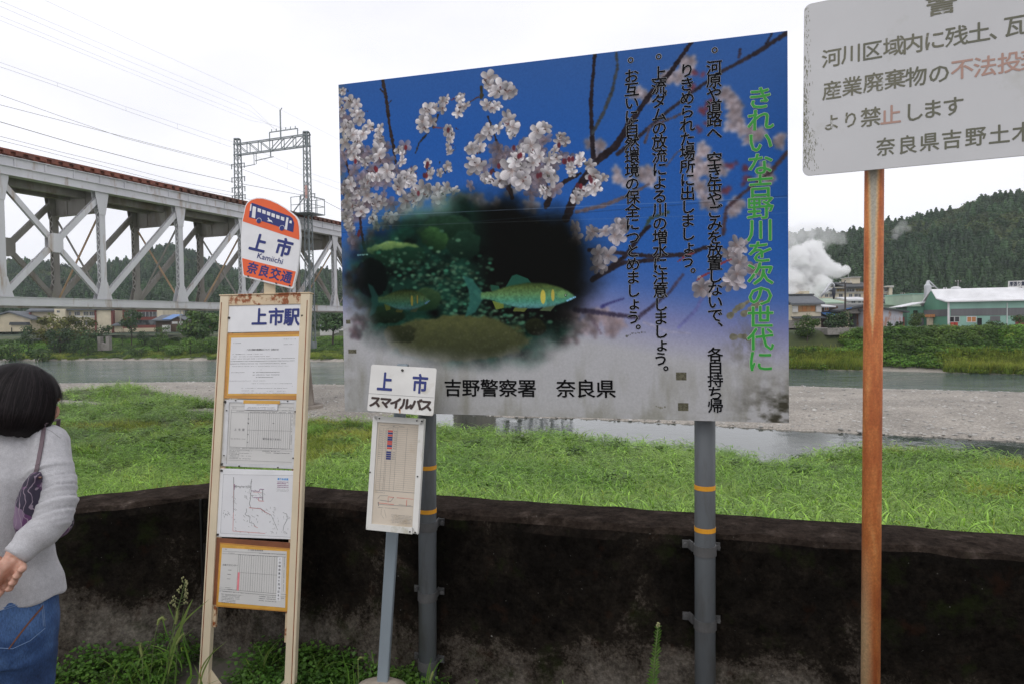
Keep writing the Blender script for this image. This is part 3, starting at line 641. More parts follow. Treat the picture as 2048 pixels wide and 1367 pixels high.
blob(890, 462, 62, 34, (12, 26, 18), .25, 51, (36, 62, 46)); blob(868, 478, 34, 24, (16, 34, 22), .3, 52, (52, 86, 48), .5)
blob(785, 498, 56, 15, (22, 48, 34), .3, 53, (118, 146, 84)); blob(800, 515, 62, 22, (14, 30, 22), .3, 54, (26, 56, 40)); blob(930, 490, 36, 28, (14, 28, 22), .3, 55, (30, 56, 42))
# bright green shingle
for i in range(620):
    t1 = rnd.random(); cx = 790 + t1 * 190 + rnd.gauss(0, 34); cy = 520 + t1 * 105 + rnd.gauss(0, 24)
    if i % 3 == 0: cx = 900 + rnd.gauss(0, 40); cy = 560 + rnd.gauss(0, 36)
    if i % 5 == 0: cx = 1000 + rnd.gauss(0, 45); cy = 640 + rnd.gauss(0, 16)
    a, b_ = bpx(cx, cy); r1 = rnd.uniform(1.5, 5.5); x0, x1, y0, y1 = int(a - 8), int(a + 9), int(b_ - 6), int(b_ + 7)
    if x0 < 0 or y0 < 0: continue
    d = ((xx[y0:y1, x0:x1] - a) / r1) ** 2 + ((yy[y0:y1, x0:x1] - b_) / (r1 * .6)) ** 2; m = np.clip(1.5 - d, 0, 1)[..., None] * rnd.uniform(.45, .95)
    k = rnd.uniform(.25, 1.0); img[y0:y1, x0:x1] = img[y0:y1, x0:x1] * (1 - m) + np.array((62 + 40 * rnd.random(), 134, 104)) * k * m
blob(742, 556, 40, 44, (8, 12, 12), .2, 56, (12, 18, 16)); blob(850, 600, 34, 26, (18, 38, 24), .25, 57, (52, 74, 46)); blob(770, 630, 48, 20, (12, 20, 14), .3, 58, (26, 44, 28))
blob(910, 678, 160, 48, (44, 48, 34), .12, 59, (76, 80, 48)); blob(800, 668, 40, 20, (30, 34, 22), .3, 60, (48, 52, 34)); blob(1072, 655, 22, 18, (14, 16, 12), .2, 61, (34, 38, 24))
spk = (fc > .58) & (sy_ > .42); img[spk] = img[spk] * .6 + np.array((120, 120, 100)) * .4
sp2 = (fc > .66) & (sx_ > .35) & (sy_ < -.3) & (rr_ > .72); img[sp2] = img[sp2] * .4 + np.array((110, 100, 70)) * .6
img[:] = blur(img, 1)
def poly(pts, col, soft=1.0, alpha=1.0, shade=None):
    P = [bpx(*p) for p in pts]; x0 = max(0, int(min(p[0] for p in P)) - 3); x1 = min(GW, int(max(p[0] for p in P)) + 4); y0 = max(0, int(min(p[1] for p in P)) - 3); y1 = min(GH, int(max(p[1] for p in P)) + 4)
    m = np.zeros((y1 - y0, x1 - x0))
    for oy in (-.25, .25):
        for ox in (-.25, .25): m += inpoly(xx[y0:y1, x0:x1] + ox, yy[y0:y1, x0:x1] + oy, P) * .25
    m = (blur(m, 1) if soft > 1 else m)[..., None] * alpha; img[y0:y1, x0:x1] = img[y0:y1, x0:x1] * (1 - m) + np.array(col) * m
def fish(x0, y0, L, H, k=1.0):
    """head to the right; x0,y0 = tail root"""
    top = [(0, -.12), (.12, -.16), (.3, -.36), (.5, -.48), (.68, -.46), (.85, -.3), (.95, -.12), (1, .02)]; bot = [(.985, .1), (.9, .22), (.78, .36), (.6, .46), (.4, .44), (.2, .26), (.1, .14), (0, .12)]
    f = lambda p: (x0 + p[0] * L, y0 + p[1] * H)
    poly([f(p) for p in ((.02, -.1), (-.1, -.62), (-.2, -.75), (-.13, -.2), (-.12, .2), (-.17, .78), (-.06, .6), (.02, .12))], (44 * k, 92 * k, 84 * k), 2, .85)
    poly([f(p) for p in ((.26, -.3), (.33, -.72), (.38, -.78), (.5, -.62), (.54, -.44))], (34 * k, 74 * k, 62 * k), 1, 1); poly([f(p) for p in ((.12, -.15), (.1, -.4), (.19, -.36), (.2, -.22))], (34 * k, 70 * k, 56 * k))
    poly([f(p) for p in ((.12, .18), (.16, .5), (.24, .44), (.24, .26))], (96 * k, 110 * k, 50 * k)); poly([f(p) for p in ((.36, .42), (.34, .56), (.46, .58), (.5, .44))], (84 * k, 92 * k, 48 * k)); poly([f(p) for p in ((.68, .38), (.62, .54), (.74, .56), (.8, .32))], (70 * k, 84 * k, 60 * k))
    outl = [f(p) for p in top + bot]; P = [bpx(*p) for p in outl]; xa, xb = int(min(p[0] for p in P)) - 2, int(max(p[0] for p in P)) + 3; ya, yb = int(min(p[1] for p in P)) - 2, int(max(p[1] for p in P)) + 3
    m = inpoly(xx[ya:yb, xa:xb], yy[ya:yb, xa:xb], P).astype(float); m = blur(m, 1)[..., None]; q = np.clip((yy[ya:yb, xa:xb] - ya) / (yb - ya), 0, 1)
    col = lin3(q, [(0, (32, 46, 26)), (.2, (76, 96, 52)), (.45, (92, 132, 86)), (.68, (74, 136, 112)), (.84, (84, 140, 134)), (1, (66, 104, 112))]) * (.72 + .42 * fbm(xx[ya:yb, xa:xb] * .3, yy[ya:yb, xa:xb] * .3, 71)[..., None]) * k
    img[ya:yb, xa:xb] = img[ya:yb, xa:xb] * (1 - m) + col * m
    for ux, uy, rx, ry, c in ((.66, .04, .028, .26, (196, 176, 74)), (.765, -.02, .018, .22, (178, 158, 70)), (.86, -.05, .05, .14, (122, 160, 96)), (.9, -.02, .012, .05, (16, 22, 20)), (.9, -.02, .005, .02, (190, 200, 180))):
        a, b_ = bpx(*f((ux, uy))); sx2 = rx * L * GW / 898; sy2 = ry * H * GH / 700
        d = ((xx - a) / sx2) ** 2 + ((yy - b_) / sy2) ** 2; blend(np.clip((1.15 - d) * 2.5, 0, 1) * (.85 if ux != .86 else .4), np.array(c) * k)
    stroke([f((1, .05)), f((.95, .12)), f((.9, .2))], [3 * k, 4, 3], (110 * k, 160 * k, 190 * k), 1, .1, 77)
fish(962, 592, 188, 55); fish(756, 600, 103, 44, .62); stroke([(716, 511), (738, 509)], [3, 2], (110, 150, 140), 1.5, .3, 78)
uw2 = img.copy(); img[:] = img_bak * (1 - vm[..., None]) + uw2 * vm[..., None]
# age: sheet joints, peeled tape, grime along the lower edge
for y0, y1, c, a in ((435, 395, (150, 170, 200), .35), (466, 392, (40, 50, 60), .5), (455, 426, (150, 160, 170), .18)):
    a0 = bpx(680, y0); a1 = bpx(1575, y1); yl = a0[1] + (a1[1] - a0[1]) * (xx - a0[0]) / (a1[0] - a0[0]); blend(np.clip(1.0 - np.abs(yy - yl), 0, 1) * a, c)
grime = np.clip(fbm(xx * .05, yy * .012, 81, 4) - .42, 0, 1) * 2.2 * smooth((vy - .76) / .2) + .9 * smooth((vy - .955) / .05) * np.clip(fbm(xx * .06, yy * .1, 82) - .3, 0, 1)
blend(np.clip(grime * .55, 0, .4), (104, 102, 84))
cor = smooth((vx - .86) / .14) * smooth((vy - .85) / .15) * np.clip(fbm(xx * .06, yy * .09, 83, 5) * 2.4 - .75, 0, 1); blend(np.clip(cor * 1.5, 0, .92), (52, 50, 40))
st2 = np.exp(-(((xx - bpx(1500, 690)[0]) / 34) ** 2 + ((yy - bpx(1500, 690)[1]) / 40) ** 2)) * np.clip(fbm(xx * .1, yy * .07, 84) * 2 - .6, 0, 1); blend(np.clip(st2, 0, .6), (92, 90, 74))
lg = smooth((.045 - vx) / .045) * np.clip(fbm(xx * .05, yy * .05, 86) * 2 - .7, 0, 1); blend(np.clip(lg * .6, 0, .5), (96, 94, 78))
for x, y, w, h in ((1362, 752, 9, 7), (1366, 813, 9, 7), (705, 702, 9, 4), (697, 644, 5, 4)):
    a, b_ = bpx(x, y); m = (np.abs(xx - a) < w) & (np.abs(yy - b_) < h); tx = fbm(xx * .5, yy * .5, 87); img[m] = (np.array((88, 86, 72)) * (.6 + .8 * tx[..., None]))[m]
for pts in ([(1460, 632), (1478, 614), (1500, 602)], [(1466, 674), (1485, 672), (1500, 678)], [(1488, 628), (1510, 612), (1528, 602)]): stroke(pts, [8, 7, 6], (112, 110, 96), 1, .6, 88)
stroke([(1254, 672), (1264, 667), (1294, 664)], [3, 2, 2], (84, 84, 78), 1, .4, 89); stroke([(1313, 812), (1325, 815), (1334, 812)], [2, 4, 2], (112, 110, 98), 1, .4, 90)
img *= (.965 + .07 * fbm(xx * .9, yy * .9, 91, 2))[..., None]
lin = img.clip(0, 255) / 255; lin = np.where(lin <= .04045, lin / 12.92, ((lin + .055) / 1.055) ** 2.4) / K_INK
gx, gy = np.meshgrid(np.linspace(0, BP.w, GW), np.linspace(0, BP.h, GH))
gv = np.array(BP.pt(0, 0, .0006))[None] + gx.ravel()[:, None] * np.array(BP.eu) + gy.ravel()[:, None] * np.array(BP.ev)
gi = np.arange(GH - 1)[:, None] * GW + np.arange(GW - 1)[None]; gf = np.stack([gi, gi + GW, gi + GW + 1, gi + 1], -1).reshape(-1, 4)
mk('printed_photo', gv, gf, m_print, bb, cols=lin.clip(0, .86).reshape(-1, 3))
m_green = pm('green print', (.03, .33, .04), .45, .08, 30); m_halo = pm('pale print outline', (.5, .51, .54), .45, .06, 30); m_halog = pm('pale green outline', (.42, .55, .38), .45, .06, 30)
gt = MB(); gh_ = MB()
put_line(BP, gt, 'きれいな吉野川を次の世代に', (1520, 197), (1521, 722),   .092, .083, .0022, .013); put_line(BP, gh_, 'きれいな吉野川を次の世代に', (1520, 197), (1521, 722), .092, .083, .0014, .032)
gt.build('heading', m_green, bb); gh_.build('heading_outline', m_halog, bb)
def vcol(text, p0, p1, w, hgt, dot=None):
    bt = MB(); bh = MB(); a, c = BP.uv(*p0), BP.uv(*p1); n = len(text) - 1
    for i, ch in enumerate(text):
        if ch == ' ': continue
        u = a[0] + (c[0] - a[0]) * i / n; v = a[1] + (c[1] - a[1]) * i / n
        if ch in '、。': u += w * .62; v -= hgt * .55
        if ch in 'ょゃっ': u += w * .08; v -= hgt * .06
        put(BP, bt, ch, u, v, w, hgt, .0022, .021); put(BP, bh, ch, u, v, w, hgt, .0014, .036)
    if dot:
        u, v = BP.uv(*dot); put(BP, bt, '○', u, v, .024, .024, .0022, .05); put(BP, bh, '○', u, v, .024, .024, .0014, .1)
    bt.build('lettering', m_black, bb); bh.build('lettering_outline', m_halo, bb)
vcol('河原や道路へ 空き缶やごみを放置しないで、 各自持ち帰', (1428, 136), (1431, 811), .056, .0535, (1430, 101))
vcol('りきめられた場所に出しましょう。', (1374, 142), (1376, 550), .056, .0535)
vcol('上流ダムの放流による川の増水に注意しましょう。', (1318, 148), (1322, 744), .0565, .055, (1318, 114))
vcol('お互いに自然環境の保全につとめましょう。', (1263, 153), (1267, 662), .056, .054, (1262, 121))
bt = MB(); put_line(BP, bt, '吉野警察署\u3000奈良県', (906, 775), (1212, 777), .078, .073, .0022, .015)
bt.build('lettering', m_black, bb)
# two pipes clamped to the wall, the board bolted on in front
def wall_front(X): return WALL_C.y + (X - WALL_C.x) * DR.y / DR.x
PR = .038
for px, lx in ((845, -.01), (1409, .0)):
    q = BP.pt(*BP.uv(px, 700), -.036 - PR); dd = q.y; p0 = at(px, 845, dd)
    top = BP.pt(*BP.uv(px + (-6 if px < 1000 else 0), 300), -.036 - PR); bot = Vector((p0.x + lx, wall_front(p0.x) - PR - .012, -.25)); mid = Vector((p0.x, p0.y, p0.z))
    mb = MB(); mb.tube([top, bot], PR, 24); pole = mb.build('support_pole', m_pvc, bb, True)
    ax = (bot - top).normalized()
    def onp(z): return top + ax * ((z - top.z) / ax.z)
    def zpx(y): return at(px, y, onp(.9).y).z
    for y in ((972, 1056) if px > 1000 else (932, 1019)):
        c = onp(zpx(y)); mb = MB(); mb.tube([c - ax * .0085, c + ax * .0085], PR + .0012, 24); mb.build('reflective_band', m_band, bb)
    for y in ((1098, 1246) if px > 1000 else (1050, 1191, 1330)):
        c = onp(zpx(y)); mb = MB(); mb.tube([c - ax * .019, c + ax * .019], PR + .004, 24)
        wf = wall_front(c.x)
        for s in (-1, 1):
            e = c + DR * (s * (PR + .0)); e2 = c + DR * (s * (PR + .006)); e2.y = wall_front(e2.x) - .004; e.y = e.y + .02
            mb.bar(e, e2 + Vector((0, 0, 0)), .005, .036); mb.bar(e2, e2 + DR * (s * .026), .006, .030)
            k = e2 + DR * (s * .016); mb.tube([k + Vector((0, -.004, 0)), k + Vector((0, -.016, 0))], .008, 8)
        mb.build('pole_clamp', m_clamp, bb)

# ------------------------------------------------------------------ bus stop stand
SPn = Plane((440, 592), (620, 587), (587, 1390), (396, 1367), 3.13)
W, H = SPn.w, SPn.h
bs = thing('bus_stop_sign', 'tall cream steel bus stop stand with round-topped orange plaque and four notices', 'bus stop', SPn.pt(W / 2, H))
def zA(x, y): return 400 + x / 2.63, 380 + y / 2.63
def zB(x, y): return 380 + x / 2.33, 780 + y / 2.33
LW = .046                                # width of the uprights
for side, u0, u1 in ((0, 0, LW), (1, W - LW, W)):
    mb = MB(); SPn.rect(mb, u0, 0.0, u1, H + .03, -.026, 0); fr = mb.build('upright', m_cream, bs); bevel(fr, .003)
mb = MB(); SPn.rect(mb, LW, 0, W - LW, .046, -.026, -.001); SPn.rect(mb, -.004, -.006, W + .003, 0.0, -.03, .003); bevel(mb.build('top_rail', m_creamr, bs), .002)
for u in (.010, W - .012):               # rusty seams along the folded channels
    mb = MB(); SPn.rect(mb, u - .0016, .03, u + .0016, H, .0, .0012); mb.build('rusty_seam', m_rusty, bs)
mb = MB()                                # folded inner lips
SPn.rect(mb, LW, .05, LW + .014, H * .86, -.024, -.012); SPn.rect(mb, W - LW - .014, .05, W - LW, H * .88, -.024, -.012); mb.build('inner_flange', m_creamr, bs)
fb_ = MB(); SPn.slab(fb_, [(LW, H - .06), (LW + .09, H + .03), (LW, H + .03)], -.02, -.015); SPn.slab(fb_, [(W - LW, H - .06), (W - LW, H + .03), (W - LW - .09, H + .03)], -.02, -.015); fb_.build('foot_gusset', m_cream, bs)
def slab_px(pl, pts, h0, h1, name, mat, parent, fn=lambda x, y: (x, y), bev=None):
    mb = MB(); q = [pl.uv(*fn(*p)) for p in pts]; pl.slab(mb, q, h0, h1); o = mb.build(name, mat, parent)
    if bev: bevel(o, bev)
    return o
m_paperp = pm('white paper', (.70, .70, .715), .6, .03, 12); m_papero = pm('aged grey paper', (.60, .59, .57), .6, .05, 6); m_rule = pm('fine printed rule', (.2, .2, .2), .6, .1, 30); m_bluep = pm('blue print', (.05, .3, .68), .5, .1, 20); m_pink = pm('pink highlighter', (.8, .25, .28), .5, .08, 20); m_redp = pm('red print', (.55, .07, .06), .5, .1, 20); m_purp = pm('purple print', (.22, .06, .18), .5, .1, 20)
def bolts(pl, pts, parent, fn, r=.005, h=.004, mat=None):
    for p in pts:
        u, v = pl.uv(*fn(*p)); mb = MB(); mb.tube([pl.pt(u, v, h - .004), pl.pt(u, v, h + .004)], r, 8); mb.build('bolt', mat or m_bolt, parent)
class Sheet:                             # a quad on the plane with its own 0..1 coordinates
    def __init__(s, pl, pts, fn): s.pl = pl; s.q = [np.array(pl.uv(*fn(*p))) for p in pts]
    def at(s, a, b):
        q = s.q; return (q[0] * (1 - a) + q[1] * a) * (1 - b) + (q[3] * (1 - a) + q[2] * a) * b
    def line(s, mb, a0, b0, a1, b1, w, h):
        p, r = s.at(a0, b0), s.at(a1, b1); d = r - p; L = np.hypot(*d)
        if L < 1e-6: return
        n = np.array((-d[1], d[0])) / L * w / 2; s.pl.slab(mb, [tuple(p - n), tuple(p + n), tuple(r + n), tuple(r - n)], h, h + .0003)
    def rect(s, mb, a0, b0, a1, b1, h): s.pl.slab(mb, [tuple(s.at(a0, b0)), tuple(s.at(a1, b0)), tuple(s.at(a1, b1)), tuple(s.at(a0, b1))], h, h + .0003)
    def fine(s, mb, a0, a1, b, w, h, n=None, seed=0, gap=.16):
        """a line of print far too small to read: broken marks"""
        r_ = random.Random(seed * 977 + int(b * 1000)); a = a0
        while a < a1:
            l = r_.uniform(.006, .02)
            if r_.random() > gap:
                s.line(mb, a, b + r_.uniform(-.002, .002), min(a + l * .8, a1), b + r_.uniform(-.002, .002), w * r_.uniform(.5, 1.15), h)
            a += l
    def text(s, mb, txt, a0, b0, a1, b1, w, h, bold=.0): put_line(s.pl, mb, txt, tuple(s.at(a0, b0)), tuple(s.at(a1, b1)), w, None, h, bold, px=False)
# header plate
hp = slab_px(SPn, [(135, 592), (545, 582), (542, 740), (134, 748)], -.012, -.006, 'header_plate', m_white, bs, zA)
ht = MB()
for ch, x in (('上', 309), ('市', 397), ('駅', 479)):
    u, v = SPn.uv(*zA(x, 668)); put(SPn, ht, ch, u, v, .080, .082, -.0045, .03)
ht.build('lettering', m_navy, hp); bolts(SPn, [(150, 672), (536, 661)], bs, zA, .005, -.004)
# notice 1
n1b = slab_px(SPn, [(136, 754), (543, 742), (526, 1100), (122, 1092)], -.014, -.006, 'notice_board', m_tape, bs, zA); tag(n1b, 'notice in a frame of brown packing tape')
P1 = [(161, 777), (523, 770), (513, 1068), (145, 1068)]
slab_px(SPn, [(150, 765), (532, 758), (522, 1078), (138, 1078)], -.0058, -.0052, 'tape_edge', m_tape2, n1b, zA); slab_px(SPn, P1, -.005, -.0045, 'paper', m_paperp, n1b, zA)
S1 = Sheet(SPn, P1, zA); pr = MB(); h_ = -.0043
def zn(x, y): return (x - 200) / 1345.0, (y - 160) / 1075.0     # notice zoom coordinates
def FL(x0, x1, y, w=.0016, g=.16): a0, b0 = zn(x0, y); a1, _ = zn(x1, y); S1.fine(pr, a0, a1, b0, w, h_, seed=y, gap=g)
for x0, x1, y, w, g in ((1235, 1480, 205, .0017, .45), (1235, 1480, 300, .002, .45), (230, 400, 262, .0017, .1), (240, 860, 476, .0015, .15), (310, 410, 476, .002, 0), (240, 980, 522, .0016, .1), (230, 1460, 565, .0019, .1), (205, 1460, 612, .0022, .06), (205, 1300, 660, .0022, .06), (235, 1350, 710, .0013, .12), (240, 500, 828, .0016, .1), (730, 1180, 828, .0024, .05), (730, 1180, 876, .0024, .05), (730, 1060, 922, .0024, .05), (200, 635, 990, .0014, .1), (675, 910, 990, .0014, .2), (650, 1420, 1043, .0014, .12), (455, 1340, 1132, .0014, .1), (455, 720, 1180, .0014, .1), (905, 1330, 1185, .0014, .2), (455, 1330, 1222, .001, .2), (1380, 1450, 1093, .0018, .5), (665, 700, 828, .0026, 0), (665, 700, 876, .0026, 0), (815, 830, 778, .003, 0)): FL(x0, x1, y, w, g)
S1.text(pr, '八木大滝線の路線廃止について（お知らせ）', zn(540, 395)[0], zn(540, 390)[1], zn(1150, 400)[0], zn(1150, 395)[1], .0088, h_, .03)
pr.build('fine_print', m_rule, n1b)
# notice 2: framed timetable
def z2(x, y): return 430 + x / 9.11, 790 + y / 9.11
n2b = slab_px(SPn, [(145, 70), (1550, 85), (1490, 1345), (80, 1285)], -.016, -.01, 'timetable_frame', m_alu, bs, z2); tag(n2b, 'timetable clamped in a dull aluminium frame'); bevel(n2b, .002)
P2 = [(240, 120), (1430, 135), (1385, 1265), (185, 1235)]; slab_px(SPn, P2, -.0099, -.0092, 'paper', m_papero, n2b, z2)
for q in ([(190, 78), (1480, 88), (1478, 138), (188, 122)], [(190, 122), (243, 122), (186, 1238), (135, 1236)], [(1430, 137), (1480, 138), (1432, 1280), (1382, 1272)], [(100, 1240), (1440, 1275), (1436, 1335), (92, 1280)]):
    slab_px(SPn, q, -.0098, -.006, 'clamp_strip', m_alu, n2b, z2)
bolts(SPn, [(365, 90), (1313, 103), (200, 272), (1452, 292), (150, 1092), (1413, 1140), (428, 1283), (1135, 1310)], n2b, z2, .0028, -.006); bolts(SPn, [(170, 115), (1520, 128), (108, 1252), (1458, 1312)], n2b, z2, .006, -.008)
S2 = Sheet(SPn, P2, z2); pr = MB(); h_ = -.009
def zs2(x, y): return (x - 212 - (y - 120) * -.045) / 1195.0, (y - 127 - (x - 240) * .019) / 1120.0
def L2(x0, y0, x1, y1, w=.0009): a0, b0 = zs2(x0, y0); a1, b1 = zs2(x1, y1); S2.line(pr, a0, b0, a1, b1, w, h_)
def T2(x0, x1, y, w=.0018, g=.12): a0, b0 = zs2(x0, y); a1, _ = zs2(x1, y); S2.fine(pr, a0, a1, b0, w, h_, seed=y, gap=g)
L2(245, 205, 1425, 225); L2(245, 268, 1420, 295); L2(245, 315, 1415, 340, .0012); L2(210, 945, 1390, 985, .0013); L2(205, 985, 1385, 1022); L2(190, 1185, 1380, 1222); L2(545, 638, 1335, 660)
for i in range(21): x = 568 + i * 38.5; L2(x, 320 + i * 1.2, x - 30, 950 + i * 1.5, .0006 if i % 5 else .0012)
L2(1340, 340, 1310, 975); L2(250, 270, 212, 945)
T2(270, 340, 232, .003); T2(345, 490, 293); T2(600, 1400, 308, .0022, .4); T2(1175, 1410, 283, .0018); T2(1300, 1420, 250); T2(240, 510, 797, .002, .1); T2(205, 1260, 965, .0018, .1); T2(210, 640, 1008); T2(820, 1130, 1020, .0028, .05); T2(880, 1320, 1052, .0028, .05)
for y in (1030, 1055, 1080, 1105, 1130, 1155): T2(205, 620 if y % 10 else 400, y, .002, .15)
for y in range(360, 950, 22): T2(1358 - (y - 350) * .045, 1368 - (y - 350) * .045, y, .004, .2); T2(1405 - (y - 350) * .045, 1413 - (y - 350) * .045, y, .005, .1)
for y in (435, 515, 718, 860): T2(560 - (y - 320) * .045, 585 - (y - 320) * .045, y, .007, 0)
T2(1010, 1035, 516, .004, 0)
a0, b0 = zs2(325, 630); a1, b1 = zs2(475, 635); S2.text(pr, '上市駅', a0, b0, a1, b1, .0115, h_, .02); a0, b0 = zs2(845, 800); a1, b1 = zs2(1145, 812); S2.text(pr, '運行はありません', a0, b0, a1, b1, .0105, h_, .02)
pr.build('fine_print', m_rule, n2b)
slip = slab_px(SPn, [(530, 145), (1135, 152), (1120, 270), (528, 255)], -.0055, -.0045, 'paper_slip', m_paperp, n2b, z2); slab_px(SPn, [(510, 82), (1172, 95), (1170, 155), (505, 145)], -.0044, -.0038, 'tape_strip', m_tape2, n2b, z2)
SS = Sheet(SPn, [(530, 145), (1135, 152), (1120, 270), (528, 255)], z2); pr = MB(); SS.fine(pr, .36, .74, .17, .0018, -.0043, seed=3); SS.fine(pr, .1, .94, .58, .0016, -.0043, seed=4); SS.fine(pr, .08, .97, .8, .0016, -.0043, seed=5); pr.build('fine_print', m_rule, slip)
# notice 3: route map plate
def z3(x, y): return 430 + x / 9.11, 930 + y / 9.11
n3b = slab_px(SPn, [(65, 52), (1490, 98), (1430, 1350), (5, 1300)], -.014, -.007, 'route_map_plate', m_white, bs, z3); tag(n3b, 'white route map plate with thin coloured lines'); bevel(n3b, .002)
P3 = [(135, 158), (1430, 195), (1392, 1305), (82, 1240)]; S3 = Sheet(SPn, P3, z3); pr = MB(); rd_ = MB(); bl_ = MB(); pu_ = MB(); h_ = -.0066
slab_px(SPn, P3, -.0069, -.0067, 'paper', m_paperp, n3b, z3)
def zs3(x, y): return (x - 108 + (y - 690) * .046) / 1302.0, (y - 180 - (x - 760) * .04) / 1096.0
def L3(mb, pts, w):
    for p, q in zip(pts, pts[1:]): S3.line(mb, *zs3(*p), *zs3(*q), w, h_)
L3(pr, [(135, 158), (1430, 195), (1392, 1305), (82, 1240), (135, 158)], .0008)
L3(pr, [(325, 210), (330, 500), (325, 760), (322, 860)], .0026); L3(rd_, [(328, 330), (322, 860), (312, 1200), (900, 1240)], .0016); L3(pu_, [(340, 340), (335, 450)], .003)
L3(pr, [(340, 385), (640, 395)], .002); L3(pr, [(660, 250), (640, 390), (650, 470), (635, 540), (640, 600), (615, 700), (640, 770)], .0022); L3(pu_, [(650, 465), (800, 475), (810, 435), (885, 440)], .0024); L3(pr, [(860, 440), (860, 640)], .003); L3(rd_, [(690, 490), (840, 500)], .001); L3(pu_, [(690, 590), (855, 595)], .0024); L3(rd_, [(780, 600), (785, 650), (880, 655)], .002)
L3(rd_, [(610, 775), (820, 795), (910, 860), (1000, 900)], .0018); L3(pr, [(620, 770), (830, 792), (910, 855), (1010, 905), (1060, 1020), (1125, 1180)], .0014); L3(pr, [(560, 790), (565, 850), (535, 890), (560, 915), (625, 930), (620, 1045), (690, 1060), (720, 1110)], .0018); L3(rd_, [(690, 1100), (770, 1140)], .0012); L3(pr, [(1220, 1190), (1240, 1090), (1300, 980), (1290, 890), (1220, 860)], .0018)
r_ = random.Random(5)
for i in range(230):
    c = r_.choice([(330, r_.uniform(220, 1190)), (r_.uniform(350, 1340), 1220), (640, r_.uniform(210, 760)), (r_.uniform(350, 620), 375), (r_.uniform(650, 880), r_.uniform(400, 600)), (r_.uniform(640, 1100), r_.uniform(760, 900)), (620 + r_.uniform(-120, 140), r_.uniform(900, 1160)), (1290 + r_.uniform(-70, 40), r_.uniform(830, 1180)), (170 + r_.uniform(-40, 60), r_.uniform(820, 960)), (560 + r_.uniform(-60, 60), r_.uniform(430, 610)), (r_.uniform(1000, 1120), r_.uniform(880, 1180))])
    x, y = c[0] + r_.uniform(-34, 34), c[1] + r_.uniform(-24, 24); l = r_.uniform(10, 38); L3(pr, [(x, y), (x + (l if r_.random() < .35 else 0), y + (0 if r_.random() < .35 else l))], .0011)
a0, b0 = zs3(1145, 255); a1, b1 = zs3(1308, 262); S3.text(bl_, '運行系統図', a0, b0, a1, b1, .0098, h_, .035)
for y, w in ((305, .0028), (335, .0032), (370, .0028), (400, .0032)): a0, b0 = zs3(1120, y); a1, _ = zs3(1325, y); S3.fine(pu_, a0, a1, b0, w, h_, seed=y, gap=.02)
for y in (435, 455, 475): a0, b0 = zs3(1105, y); a1, _ = zs3(1330, y); S3.fine(pr, a0, a1, b0, .001, h_, seed=y)
for mb, m in ((pr, m_rule), (rd_, m_redp), (pu_, m_purp)): mb.build('route_lines', m, n3b)
bl_.build('lettering', m_bluep, n3b); bolts(SPn, [(108, 92), (1452, 148), (35, 1258), (1398, 1335)], n3b, z3, .005, -.006)
# notice 4
def z5(x, y): return 420 + x / 8.54, 1070 + y / 8.54
n4b = slab_px(SPn, [(75, 40), (1415, 130), (1365, 1320), (0, 1180)], -.014, -.007, 'notice_board', m_tapedark, bs, z5); tag(n4b, 'lowest notice framed in dark brown and ochre tape')
slab_px(SPn, [(155, 120), (1395, 225), (1345, 1310), (85, 1215)], -.0069, -.0062, 'tape_edge', m_tape, n4b, z5); slab_px(SPn, [(165, 145), (1360, 250), (1320, 1290), (110, 1190)], -.0061, -.0056, 'tape_edge', m_tape2, n4b, z5)
P4 = [(195, 210), (1300, 272), (1270, 1235), (130, 1135)]; S4 = Sheet(SPn, P4, z5); slab_px(SPn, P4, -.0055, -.005, 'paper', m_papero, n4b, z5); pr = MB(); h_ = -.0048
def zs4(x, y): return (x - 162 + (y - 670) * .055) / 1120.0, (y - 240 - (x - 750) * .07) / 945.0
def L4(x0, y0, x1, y1, w=.0009, mb=None): S4.line(mb or pr, *zs4(x0, y0), *zs4(x1, y1), w, h_)
def T4(x0, x1, y, w=.0018, g=.12): a0, b0 = zs4(x0, y); a1, _ = zs4(x1, y); S4.fine(pr, a0, a1, b0, w, h_, seed=y, gap=g)
L4(200, 258, 1295, 325); L4(195, 300, 1290, 372); L4(150, 915, 1285, 1002, .0012); L4(150, 945, 1280, 1040); L4(500, 630, 1130, 678)
for i in range(17): x = 510 + i * 39; L4(x, 325 + i * 2.4, x - 34, 945 + i * 2.7, .0006 if i % 5 else .0011)
L4(482, 310, 445, 930)
for x0, x1, y, w in ((215, 275, 222, .003), (280, 410, 290, .0016), (490, 1280, 322, .0024), (830, 1280, 302, .0018), (295, 360, 588, .003), (285, 350, 663, .003), (280, 350, 740, .003), (165, 380, 885, .0016), (295, 440, 920, .002), (150, 1130, 955, .0018), (180, 560, 1000, .0018), (820, 1120, 1035, .0026), (820, 1120, 1068, .0026), (820, 1115, 1105, .0026), (1195, 1240, 1060, .003)): T4(x0, x1, y, w)
for y in (1020, 1045, 1070, 1095, 1120, 1145): T4(190, 500 if y < 1080 else 430, y, .002)
for y in range(400, 960, 20): T4(1258 - (y - 400) * .055, 1266 - (y - 400) * .055, y, .004, .2)
a0, b0 = zs4(650, 245); a1, b1 = zs4(890, 260); S4.text(pr, 'バス標準発車時刻表', a0, b0, a1, b1, .0068, h_, .03)
a0, b0 = zs4(215, 497); a1, b1 = zs4(450, 512); S4.text(pr, '大淀バスセンター', a0, b0, a1, b1, .0086, h_, .03); pr.build('fine_print', m_rule, n4b)
mb = MB(); S4.pl.slab(mb, [SPn.uv(*z5(*p)) for p in ((465, 628), (497, 630), (480, 942), (445, 938))], h_, h_ + .0003); mb.build('pink_marking', m_pink, n4b)
